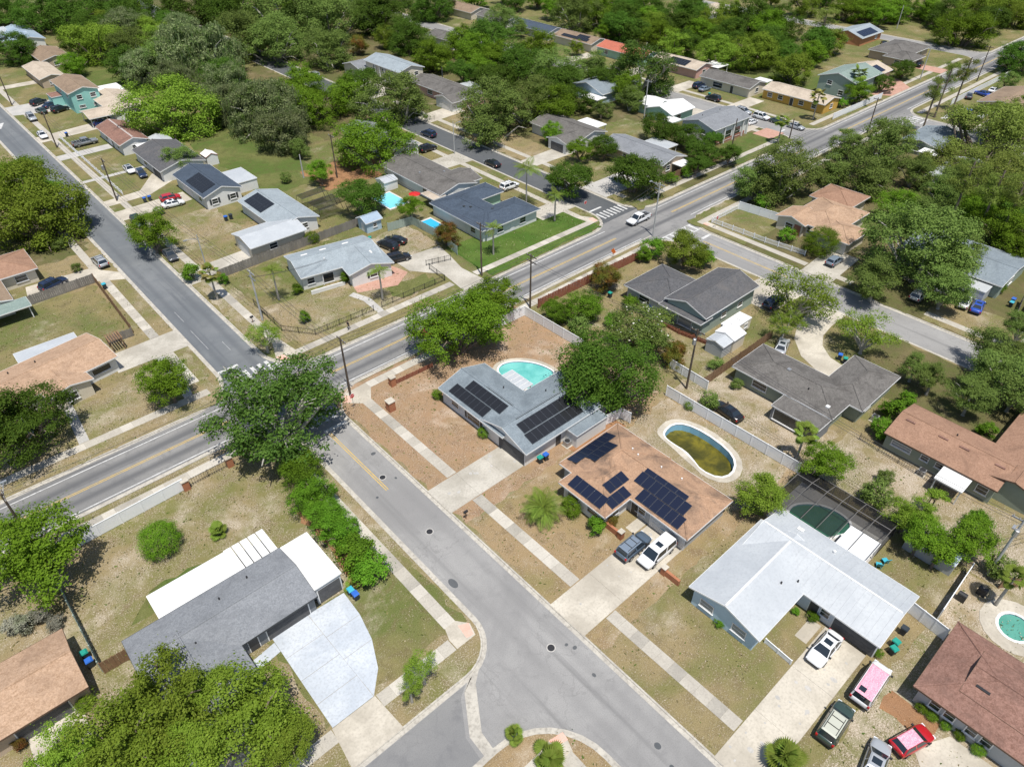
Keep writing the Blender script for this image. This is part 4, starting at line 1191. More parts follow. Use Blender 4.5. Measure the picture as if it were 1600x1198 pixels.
# --- right side of the upper middle street
h = House('house', 'pale two-storey house with light grey roof and tall porch columns', 'house', 127, 196)
a = h.wing(122.5, 132, 186, 205, 'gy', 'r_light', 'w_cream', z=5.4, slope=.28); b = h.wing(120, 131, 203.5, 214, 'gx', 'r_slate', 'w_cream', z=3.0, slope=.26)
for y in (189, 191.5, 194, 196.5, 199): h.post(122.7, y, 5.2, .13)
h.window(a, '-y', 126, 1.2, 3.6, 4.6); h.window(a, '-y', 129, 1.2, 3.6, 4.6); h.window(a, '-y', 128, 1.3)
for y in (190, 195, 200): h.window(a, '-x', y, 1.3, 3.5, 4.6)
h = House('house', 'long house with dusky slate roof and brick end by the concrete driveway', 'house', 130, 173)
a = h.wing(125.6, 135, 160.8, 186, 'gy', 'r_dark', 'w_pink', slope=.25); b = h.wing(122.4, 131, 160.6, 169, 'gx', 'r_dark', 'w_white', z=2.66, slope=.26)
h.garage(b, '-x', 164.8, 4.6); h.window(a, '-x', 176, 2.2); h.window(a, '-y', 132, 1.4)
h.wing(135, 139.5, 168, 174, 'f', 'r_metal', 'none', z=2.4, oh=.1); h.post(139.2, 168.3, 2.3); h.post(139.2, 173.7, 2.3)
h = House('house', 'white-gabled house with a dark brown roof, second from the main road', 'house', 132, 126)
a = h.wing(127.8, 137.8, 117, 135, 'gy', 'r_dark', 'w_white', slope=.26); b = h.wing(123.6, 133, 117.4, 124.6, 'gx', 'r_dark', 'w_white', z=2.66, slope=.26)
h.garage(b, '-x', 121, 4.2, 2.1, 'gar_dark'); h.window(a, '-y', 134.6, 1.3); h.window(a, '-x', 129, 1.8)
h.wing(137.8, 142, 121, 128, 'f', 'r_white', 'none', z=2.5, oh=.1); h.post(141.7, 121.3, 2.4)
h = House('house', 'long grey-roofed tan house nearest the main road fence', 'house', 135, 103)
a = h.wing(130.6, 139.6, 93.6, 112.8, 'gy', 'r_slate', 'w_tan', slope=.26); h.window(a, '-y', 133, 1.3); h.window(a, '-x', 105, 1.8)
h.wing(134.4, 138.4, 91.2, 94.2, 'f', 'r_white', 'none', z=2.2, oh=.1); h.post(138.2, 91.4, 2.1)
h.wing(139.6, 144.5, 100, 107, 'f', 'r_metal', 'none', z=2.4, oh=.1); h.post(144.2, 100.3, 2.3)
h = House('house', 'white split-level house with slate roof and brick porch columns on the corner', 'house', 162, 102)
a = h.wing(154, 169.6, 96.4, 107, 'gx', 'r_slate', 'w_white', z=4.4, slope=.28)
h.window(a, '-x', 104, 1.3, 2.7, 3.7); h.window(a, '-x', 100, 1.3, 2.7, 3.7)
for x in (157, 161, 165): h.window(a, '-y', x, 2.6, .6, 2.8, 'glass')
for x in (155, 159, 163, 167, 169.2): h.post(x, 96.7, 4.2, .16)
h.panel_on(a, '-y', 162, 13, 0, 1.0, M['w_brick'], 'brick_base', h.root, .005, .08); h.vent(a, 165, 103); h.vent(a, 158.4, 103.6)
h = House('house', 'mint-green house with a bright white roof', 'house', 164, 119)
a = h.wing(159.4, 169.4, 113.4, 122.5, 'gx', 'r_white', 'w_mint', slope=.3, caps=False); b = h.wing(161, 169, 120.6, 127, 'gy', 'r_white', 'w_mint', z=2.66, slope=.28, caps=False)
h.window(a, '-x', 118, 1.3); h.window(a, '-y', 163, 1.6); h.wing(156, 160, 110.6, 114.5, 'f', 'r_white', 'none', z=2.3, oh=.1); h.post(156.3, 110.9, 2.2)
h = House('house', 'bright blue house mostly hidden behind trees at the top centre', 'house', 165, 144)
a = h.wing(158, 170, 137, 150.5, 'gx', 'r_grey', 'w_sky', z=3.0, slope=.3); h.window(a, '-x', 142, 1.4); h.wing(154.5, 158.5, 136, 142, 'f', 'r_white', 'none', z=2.4, oh=.1); h.post(155, 136.5, 2.3)
# --- beyond the parked-car street
h = House('house', 'mustard-yellow ranch house with a pale beige roof', 'house', 202, 100)
a = h.wing(197.4, 206.6, 90.8, 110.6, 'gy', 'r_beige', 'w_yellow', slope=.25)
for y in (94, 98, 104.6, 108): h.window(a, '-x', y, 1.4)
h.window(a, '-y', 202, 1.3); h.door(a, '-x', 101)
h = House('house', 'brown ranch roof house with white gable, beside the red-leaved bush', 'house', 199, 121)
a = h.wing(194.4, 204, 112.8, 130.6, 'gy', 'r_dark', 'w_cream', slope=.25); h.window(a, '-x', 124, 3.2, .6, 2.0); h.window(a, '-y', 199, 1.4); h.door(a, '-x', 119)
h.wing(204, 208, 113.6, 118, 'f', 'r_white', 'none', z=2.4, oh=.1); h.post(207.7, 113.9, 2.3)
h = House('house', 'tan-roofed house with dark solar panels, between the red roof and the brown ranch', 'house', 203, 143)
a = h.wing(198.4, 208, 134.6, 152.6, 'gy', 'r_beige', 'w_pink', slope=.27); h.solar(a, '-x', grid(139.5, .6, 7, 2), mat='solar_blk'); h.window(a, '-y', 203, 1.5)
h.wing(206, 212, 132, 138, 'f', 'r_white', 'none', z=2.5, oh=.1); h.post(211.7, 132.3, 2.4)
h = House('house', 'house with a vivid brick-red roof', 'house', 202, 165)
a = h.wing(196.6, 206, 154.4, 175.4, 'gy', 'r_red', 'w_mint', slope=.28); h.window(a, '-x', 171, 1.4); h.window(a, '-x', 160, 1.6)
h = House('house', 'cream house with brown roof and solar strip, left of the red roof', 'house', 201, 187)
a = h.wing(196.6, 206, 177.6, 196.6, 'gy', 'r_wood', 'w_cream', slope=.28); h.solar(a, '-x', grid(180.5, .8, 12, 1) + grid(181.5, 2.5, 5, 1), mat='solar_blk'); h.window(a, '-y', 201, 1.5)
h = House('house', 'white house with long navy roof at the top centre', 'house', 201, 208)
a = h.wing(196.6, 206, 198.8, 219, 'gy', 'r_navy', 'w_white', slope=.28); h.window(a, '-y', 201, 1.5)
h = House('house', 'grey-roofed house beyond the navy roof at the top', 'house', 201, 231)
a = h.wing(196.6, 206, 222, 240, 'gy', 'r_dark', 'w_white', slope=.27); h.window(a, '-y', 201, 1.5)
h = House('house', 'brown-roofed house at the top edge, farthest of its row', 'house', 202, 254)
a = h.wing(196.6, 207, 243, 266, 'gy', 'r_wood', 'w_cream', slope=.27); h.window(a, '-y', 201, 1.5)
h = House('house', 'small house with grey-brown roof above the dark tree at the top centre', 'house', 168, 221)
a = h.wing(163, 172, 212, 228, 'gy', 'r_dark', 'w_white', slope=.27); h.window(a, '-y', 168, 1.5)
h = House('house', 'green two-storey house with grey-green roof and solar panels by the long white fence', 'house', 226, 97)
a = h.wing(214, 230, 91, 103, 'gx', 'r_green', 'w_green', z=5.0, slope=.3); b = h.wing(226, 242, 93, 104, 'gx', 'r_beige', 'w_tan', z=3.4, slope=.3)
h.solar(b, '-y', grid(230, .8, 8, 2), mat='solar'); h.window(a, '-x', 95, 1.4, 1.0, 2.2); h.window(a, '-x', 99, 1.4, 3.2, 4.2); h.window(a, '-y', 220, 1.6, 1, 2.2)
h = House('house', 'beige house with several grey-brown roofs beside the road past the green house', 'house', 268, 104)
a = h.wing(262, 281, 98, 111, 'hx', 'r_dark', 'w_tan', slope=.28); b = h.wing(258, 268, 94, 104, 'hy', 'r_dark', 'w_tan', z=2.68, slope=.28); h.window(b, '-x', 99, 1.6); h.window(a, '-y', 275, 1.6)
h = House('house', 'orange house with solar-panelled grey roof at the top right', 'house', 281, 125)
a = h.wing(274, 290, 119, 131, 'gx', 'r_light', 'w_orange', slope=.3); h.solar(a, '-y', grid(276, .6, 10, 2), mat='solar'); h.window(a, '-x', 125, 1.5); h.window(a, '-y', 286, 1.5)
h = House('house', 'navy-roofed house at the top edge behind the orange one', 'house', 326, 136)
a = h.wing(316, 336, 128, 144, 'hx', 'r_navy', 'w_tan', slope=.3); h.window(a, '-y', 326, 1.8)
h = House('house', 'white-gabled tan-roofed house at the top edge by the grey cul-de-sac', 'house', 270, 184)
a = h.wing(262, 279, 178, 190, 'gx', 'r_beige', 'w_white', slope=.28); h.window(a, '-y', 270, 1.5)
# --- right side, beyond the right street
h = House('house', 'slate-grey-roofed house on the corner by the far crosswalk', 'house', 195, 60)
a = h.wing(187.4, 202, 55.6, 65.2, 'gx', 'r_grey', 'w_sage', slope=.22); h.wing(183.8, 188.4, 55, 59, 'f', 'r_white', 'none', z=2.3, oh=.1); h.post(184.1, 55.3, 2.2); h.window(a, '-y', 193, 1.6); h.window(a, '-x', 61, 1.4)
h = House('house', 'tan house with brown roof and pool cage at the right edge of the main road', 'house', 240, 58)
a = h.wing(231.8, 252, 52.4, 64.2, 'gx', 'r_wood', 'w_tan', slope=.24); h.window(a, '-x', 59, 1.4); h.garage(a, '-x', 55.6, 3.6)
h = House('house', 'orange-tan hipped house with a brick entrance behind the picket fence', 'house', 135, 54)
a = h.wing(128.4, 142.4, 50.4, 61, 'hx', 'r_tan', 'w_cream', slope=.28); b = h.wing(126.6, 135, 46.6, 54.6, 'hy', 'r_tan', 'w_cream', z=2.68, slope=.28); c = h.wing(127.4, 134, 56, 62.6, 'gx', 'r_tan', 'w_cream', z=2.66, slope=.3)
d = h.wing(141, 150, 54, 63, 'hx', 'r_orange', 'w_cream', z=2.64, slope=.3)
h.window(c, '-x', 59.4, 1.5); h.panel_on(c, '-x', 57.6, 1.4, 0, 2.2, M['w_brick'], 'brick_panel', h.root, .005, .06); h.garage(b, '-x', 49.6, 4.6, 2.1, 'gar_white'); h.window(a, '-x', 55.4, 1.4)
h = House('house', 'flat grey-roofed house under the huge live oak', 'house', 138, 31)
a = h.wing(131.8, 145.4, 21.6, 40, 'gy', 'r_grey', 'w_green', slope=.12); h.window(a, '-x', 30, 2); h.window(a, '-y', 138, 1.6)
h.wing(128.8, 132.6, 23, 27.4, 'f', 'w_grey', 'w_grey', z=2.2, oh=.05)
h = House('house', 'tan-roofed house cut by the right edge beside the blue bin', 'house', 134, 12)
a = h.wing(129, 142, 5, 16.5, 'gy', 'r_tan', 'w_grey', slope=.26); h.window(a, '-x', 11, 1.5)
h = House('house', 'metal-roofed house behind the trees right of the slate-grey roof', 'house', 176, 46)
a = h.wing(170, 186, 42.6, 51.5, 'gx', 'r_metal', 'w_white', slope=.2); h.window(a, '-y', 177, 1.5)
h = House('house', 'grey-roofed house deep in the trees at the right edge', 'house', 190, 34)
a = h.wing(183, 200, 28, 38, 'gx', 'r_metal', 'w_grey', slope=.22); h.window(a, '-x', 33, 1.5)
# --- small outbuildings
h = House('garden_shed', 'little pale blue garden shed with a pitched roof', 'shed', 66.8, 116.6)
a = h.wing(64.6, 68.6, 114.9, 118.6, 'gx', 'r_bluemetal', 'w_sky', z=2.3, slope=.45, oh=.25); h.window(a, '-y', 66.8, .7, 1.0, 1.7); h.door(a, '-x', 116.6, .9, 1.8, 'trim')
h = House('garden_shed', 'white metal shed behind the house with the red parasol', 'shed', 80.6, 131)
a = h.wing(78.6, 82.2, 129.2, 132.6, 'gx', 'r_metal', 'w_white', z=2.1, slope=.3, oh=.12)
h = House('garden_shed', 'small white shed with a red-edged roof behind the black-roofed house', 'shed', 57, 171)
a = h.wing(55.6, 58.6, 169.4, 172.8, 'gy', 'r_white', 'w_white', z=2.2, slope=.45, oh=.15, trim='wood_red')
h = House('garden_shed', 'grey metal shed beside the white-ridged red-brown house', 'shed', 52, 188)
a = h.wing(50.4, 54.6, 187, 192, 'gy', 'r_metal', 'w_white', z=2.2, slope=.2, oh=.15)
h = House('garden_shed', 'low blue-roofed shed under the green trees by the leaning pole', 'shed', 69.6, 6)
a = h.wing(67.6, 70.0, 3.0, 8.4, 'gy', 'r_bluemetal', 'w_grey', z=2.0, slope=.25, oh=.15)
h = House('garden_shed', 'white canopy shelter with a grey lean-to in the cluttered yard', 'shed', 85, 45.5)
a = h.wing(82.4, 85.0, 43.4, 46.6, 'gx', 'r_metal', 'w_grey', z=2.2, slope=.3, oh=.12); b = h.wing(85.0, 88.2, 43.2, 46.8, 'gx', 'r_white', 'w_cream', z=2.35, slope=.34, oh=.12, caps=False)
h = House('pergola', 'small dark wooden pergola at the side of the orange-tan house', 'pergola', 14.2, 109.2)
for k in range(6):
    h.wing(13.4 + k * .36, 13.4 + k * .36 + .14, 107.4, 109.9, 'f', 'wood_br', 'none', z=2.3, oh=.02, trim='wood_br')
for q in ((13.5, 107.6), (15.2, 107.6), (13.5, 109.7), (15.2, 109.7)): h.post(*q, 2.2, .06, 'wood_br')
# ------------------------------------------------------------------ trees, shrubs, palms
nprng = np.random.default_rng(11)

def quads_mesh(name, P, mats):
    """P: (n, 4, 3) array of quads."""
    n = len(P)
    d = bpy.data.meshes.new(name)
    d.vertices.add(n * 4)
    d.vertices.foreach_set('co', P.reshape(-1).astype(np.float32))
    d.loops.add(n * 4)
    d.loops.foreach_set('vertex_index', np.arange(n * 4, dtype=np.int32))
    d.polygons.add(n)
    d.polygons.foreach_set('loop_start', np.arange(0, n * 4, 4, dtype=np.int32))
    d.polygons.foreach_set('loop_total', np.full(n, 4, dtype=np.int32))
    for m in mats:
        d.materials.append(m)
    d.update(calc_edges=True)
    return d

def unit(v):
    return v / np.maximum(np.linalg.norm(v, axis=-1, keepdims=True), 1e-6)

def leaf_quads(C, Nn, size, aspect=.55):
    """Diamond leaves at C facing Nn."""
    n = len(C)
    r = nprng.normal(size=(n, 3))
    u = unit(np.cross(Nn, r)); v = np.cross(Nn, u)
    s = (size * nprng.uniform(.45, 1.6, n))[:, None]
    bend = Nn * s * .12
    return np.stack([C - u * s * .5, C + v * s * aspect * .5 + bend, C + u * s * .5, C - v * s * aspect * .5 + bend], 1)

def crown_proto(name, mat, leaves, size, lobes, lobe_r, clump_r, spread=.62, seed=0, moss=0.0, top=1.0, single=False, aspect=.55, low=-.35):
    """Crown in a unit ball: lobes of clumps of leaves. Returns mesh and lobe centres."""
    g = np.random.default_rng(seed)
    if single:
        LC = np.zeros((1, 3)); LR = np.array([.86])
    else:
        LC = []
        k = 0
        while len(LC) < lobes and k < 4000:
            k += 1
            p = unit(g.normal(size=3)) * (g.uniform(.25, 1) ** .5) * spread
            p[2] = p[2] * .9 * top + .05
            if p[2] < low: continue
            if all(np.linalg.norm(p - q) > lobe_r * .55 for q in LC): LC.append(p)
        LC = np.array(LC)
        LR = lobe_r * g.uniform(.5, 1.35, len(LC))
    nc = max(10, int(len(LC) * 16 * (.14 / clump_r) ** 1.2)) if not single else int(260 * (.14 / clump_r) ** 1.6)
    li = g.integers(0, len(LC), nc)
    dr = unit(g.normal(size=(nc, 3)) + np.array([0, 0, .45]))
    CC = LC[li] + dr * (LR[li] * g.uniform(.72, 1.0, nc))[:, None]
    # drop clumps buried deep inside other lobes
    dist = np.linalg.norm(CC[:, None] - LC[None], axis=2) / LR[None]
    keep = (dist.min(1) > .62) & (np.linalg.norm(CC, axis=1) < 1.02)
    CC, dr = CC[keep], dr[keep]
    CR = clump_r * g.uniform(.6, 1.35, len(CC))
    ci = g.integers(0, len(CC), leaves)
    off = g.normal(size=(leaves, 3)) * np.array([.62, .62, .42])
    P = CC[ci] + off * CR[ci][:, None]
    nn = unit(dr[ci] * .5 + unit(off) * .45 + np.array([0, 0, .5]) + g.normal(size=(leaves, 3)) * .45)
    Q = leaf_quads(P, nn, size, aspect)
    if moss:
        m = int(leaves * moss)
        ci = g.integers(0, len(CC), m)
        P = CC[ci] + g.normal(size=(m, 3)) * CR[ci][:, None] * .6
        L = g.uniform(.05, .16, m)[:, None]; w = g.uniform(.008, .02, m)[:, None]
        a = g.uniform(0, 6.28, m); s = np.stack([np.cos(a), np.sin(a), a * 0], 1)
        dn = np.array([0, 0, -1.0])
        Q = np.concatenate([Q, np.stack([P - s * w, P + s * w, P + s * w * .4 + dn * L, P - s * w * .4 + dn * L], 1)])
    return quads_mesh(name, Q, [mat]), LC, CC

def limbs_mesh(LC, mat, seed, k=9, r0=.055, twigs=None, base=-.85):
    g = np.random.default_rng(seed)
    order = np.argsort(-np.linalg.norm(LC[:, :2], axis=1))[:k]
    parts = []
    for i in order:
        t = LC[i] * 1.0
        mid = np.array([t[0] * .38, t[1] * .38, base * .45 + t[2] * .3]) + g.normal(size=3) * .05
        parts.append(tube([(0, 0, base), tuple(mid), tuple(t), tuple(t + unit(t) * .22)], [r0, r0 * .62, r0 * .3, r0 * .1], 6))
        if twigs is not None:
            dd = np.linalg.norm(twigs - t, axis=1)
            for j in np.argsort(dd)[:5]:
                w = twigs[j]
                parts.append(tube([tuple(mid * .3 + t * .7), tuple((t + w) / 2 + g.normal(size=3) * .03), tuple(w + unit(w - t) * .05)], [r0 * .3, r0 * .2, r0 * .08], 4))
    v, f = merge(parts)
    return me('branches', v, f, mat)

TRUNK = me('trunk', *tube([(0, 0, 0), (0, 0, .06), (.01, 0, .45), (0, .01, 1.0)], [1.45, 1.1, .95, .8], 9), M['bark'], smooth=True)
TRUNK_PALE = TRUNK.copy(); TRUNK_PALE.materials[0] = M['bark_pale']

PROTO = {}
def proto(t, cls, var):
    k = (t, cls, var)
    if k in PROTO: return PROTO[k]
    seed = hash(('abcdefgh'.index('abcdefgh'[var]), len(t), ord(t[0]) * 31 + ord(t[1]), ord(cls))) % 99991
    lv = {'L': 34000, 'M': 20000, 'S': 4200}[cls]
    sz = {'L': .034, 'M': .045, 'S': .10}[cls]
    lb = {'L': 20, 'M': 13, 'S': 6}[cls]
    lr = {'L': .34, 'M': .40, 'S': .52}[cls]
    cl = {'L': .105, 'M': .135, 'S': .20}[cls]
    sp = {'L': .72, 'M': .66, 'S': .50}[cls]
    bark = M['bark']; kw = {}; tw = False
    mats = dict(ob='f_ob', oy='f_oy', od='f_od', oo='f_oo', om='f_om', os='f_os', op='f_pine', of='f_oo', ol='f_oy', sb='f_sb', so='f_oo', sr='f_ob', rb='f_rb', gb='f_gb')
    if t == 'oo': lv = int(lv * .9); bark = M['bark_pale']
    if t == 'om': kw['moss'] = .28; bark = M['bark_pale']; lv = int(lv * .9)
    if t == 'os': lv = int(lv * .72); lb = 34; lr = .19; sp = .82; cl = .075; bark = M['bark_pale']; tw = True
    if t == 'op': lv = int(lv * .62); lb = int(lb * 1.2); lr *= .78; sp *= 1.1; tw = True
    if t == 'ol': lv = int(lv * .42); lb = int(lb * 1.3); lr *= .66; sp *= 1.18; bark = M['bark_pale']; tw = True
    if t == 'so': lv = int(lv * .75)
    if t == 'sr': kw['single'] = True; sz *= .8
    m, LC, CC = crown_proto('crown', M[mats[t]], lv, sz, lb, lr, cl, sp, seed, **kw)
    br = limbs_mesh(LC, bark, seed, {'L': 11, 'M': 8, 'S': 5}[cls] + (8 if t == 'os' else 0), .05 if cls != 'S' else .03, CC if tw else None, -.8)
    fl = None
    if t == 'of':
        P = CC[nprng.integers(0, len(CC), 260)] * 1.05 + nprng.normal(size=(260, 3)) * .05
        fl = quads_mesh('blossom', leaf_quads(P, unit(nprng.normal(size=(260, 3)) + np.array([0, 0, 1.2])), .05, .9), [M['f_flower']])
    PROTO[k] = (m, br, fl)
    return PROTO[k]

# palm fronds
def frond_mesh(fan, dry=False):
    mat = M['f_palm_y' if dry else 'f_palm']
    Q = []
    if fan:     # costapalmate leaf: petiole and a disc of pointed blades
        for k in range(17):
            a = math.radians(-105 + 210 * k / 16)
            c = np.array([.55, 0, .16]); L = .46 * (1 - .12 * abs(a))
            d = np.array([math.cos(a), math.sin(a), -.22]); s = np.array([-math.sin(a), math.cos(a), 0]) * .048
            m = c + d * L * .5; e = c + d * L + np.array([0, 0, -.08])
            Q.append([c, m + s, e, m - s])
        Q.append([np.array([0, -.012, 0]), np.array([.55, -.012, .16]), np.array([.55, .012, .16]), np.array([0, .012, 0])])
    else:       # feather leaf
        def R(t): return np.array([t * .95, 0, .55 * t - .85 * t * t])
        for k in range(20):
            t = .14 + .86 * k / 19
            p = R(t); dirx = unit(R(min(1, t + .02)) - R(t - .02))
            L = .34 * math.sin(math.pi * (.18 + .76 * t)) + .03
            for sd in (-1, 1):
                d = unit(dirx * .6 + np.array([0, sd * 1.0, -.45]))
                w = dirx * .022
                Q.append([p - w, p + d * L * .5 + w * .6, p + d * L, p + d * L * .5 - w * .9])
        for k in range(6):
            a, b = R(k / 6), R((k + 1) / 6); s = np.array([0, .014, 0])
            Q.append([a - s, b - s, b + s, a + s])
    return quads_mesh('frond', np.array(Q), [mat])
FRONDS = {(f, d): frond_mesh(f, d) for f in (True, False) for d in (True, False)}
PALM_TRUNK = me('trunk', *tube([(0, 0, 0), (.02, 0, .3), (0, .02, .7), (0, 0, 1)], [1.25, 1.0, .9, .85], 8), M['bark_pale'], smooth=True)

def palm(x, y, r, h, t, label):
    o = empty('palm_tree' if t != 'pb' else 'palmetto', (x, y, 0), rng.uniform(0, 6.28))
    tag(o, label, 'palm', 'palms')
    fan = t in ('ps', 'pb')
    top = h - .35 * r if t != 'pb' else .12
    if 'areca' in label: top = 1.5; r *= 1.25
    if t != 'pb':
        ob('trunk', PALM_TRUNK, o, (0, 0, 0), 0, (.16, .16, top))
    n = {'pq': 15 if 'areca' not in label else 26, 'ps': 22, 'pb': 30}[t]
    dry = 'yellow' in label
    for k in range(n):
        if t == 'pb': el = math.radians(rng.choice([15, 30, 45, 62, 78]) + rng.uniform(-8, 8))
        elif fan: el = math.radians(rng.choice([-42, -25, -8, 8, 24, 40, 58]) + rng.uniform(-8, 8))
        else: el = math.radians(rng.uniform(-12, 48))
        fr = ob('frond', FRONDS[(fan, dry and k % 3 != 0)], o, (0, 0, top))
        fr.rotation_euler = (rng.uniform(-.2, .2), -el, k * 2.39996)
        s = r * (rng.uniform(.55, 1.6) if t == 'pb' else rng.uniform(.95, 1.25))
        fr.scale = (s, s, s)

def pine(x, y, r, h, label):
    o = empty('pine_tree', (x, y, 0), rng.uniform(0, 6.28))
    tag(o, label, 'tree', 'pines')
    ob('trunk', TRUNK, o, (0, 0, 0), 0, (.22, .22, h * .92))
    k = ('pine', rng.randrange(2))
    if k not in PROTO:
        g = np.random.default_rng(5 + k[1])
        n = 16
        C = np.stack([g.normal(size=n) * .42, g.normal(size=n) * .42, g.uniform(-.9, .85, n)], 1)
        C[:, :2] *= (1.05 - .45 * np.clip(C[:, 2:3], 0, 1))
        ci = g.integers(0, n, 5200)
        off = g.normal(size=(5200, 3)) * np.array([.17, .17, .075])
        Q = leaf_quads(C[ci] + off, unit(off * 3 + np.array([0, 0, .35]) + g.normal(size=(5200, 3)) * .5), .10, .22)
        br = merge([tube([(0, 0, c[2] - .12), tuple(c * np.array([.5, .5, 1]) - np.array([0, 0, .03])), tuple(c)], [.03, .02, .008], 5) for c in C])
        PROTO[k] = (quads_mesh('crown', Q, [M['f_pine']]), me('branches', *br, M['bark']))
    c, b = PROTO[k]
    ob('branches', b, o, (0, 0, h - 4), 0, (r, r, 4.0))
    ob('crown', c, o, (0, 0, h - 4), 0, (r * 1.1, r * 1.1, 4.0))

GROUPS = dict(sb='hedge shrubs and bushes', so='hedge shrubs and bushes', sr='clipped round bushes', rb='flowering and rust-tinted bushes', gb='silvery shrubs')
def tree(x, y, r, h, t, label):
    if t in ('pq', 'ps', 'pb'): return palm(x, y, r, h, t, label)
    if t == 'pi': return pine(x, y, r, h, label)
    shrub = t in GROUPS and r < 4.2
    cls = 'L' if r > 5.6 else ('M' if r > 2.3 or t == 'ol' else 'S')
    crown, br, fl = proto(t, cls, rng.randrange(2))
    o = empty('shrub' if shrub else 'tree', (x, y, 0), rng.uniform(0, 6.28))
    tag(o, label, 'bush' if shrub else 'tree', GROUPS.get(t, 'broadleaf trees'))
    if shrub:
        rv = .86 * r; zc = .80 * r
    else:
        far = math.hypot(x, y) > 150
        if far: r *= 1.14
        rv = .80 * r; zc = h - rv * .98
        if far: rv *= 1.08; zc *= .92
    s = 1.14 if shrub else (1.24 if r > 3 else 1.16)
    q_ = rng.uniform(.88, 1.13); sx_, sy_ = s * q_, s / q_
    ob('crown', crown, o, (0, 0, zc), 0, (r * sx_, r * sy_, rv * s))
    if fl: ob('blossom', fl, o, (0, 0, zc), 0, (r * sx_, r * sy_, rv * s))
    ob('branches', br, o, (0, 0, zc), 0, (r * sx_, r * sy_, rv * s))
    tr = (.05 * r + .06) if not shrub else .05 * r
    tz = max(.15, zc - .74 * rv * s)
    ob('trunk', TRUNK_PALE if t in ('os', 'om', 'oo', 'ol') else TRUNK, o, (0, 0, 0), 0, (tr, tr, tz))

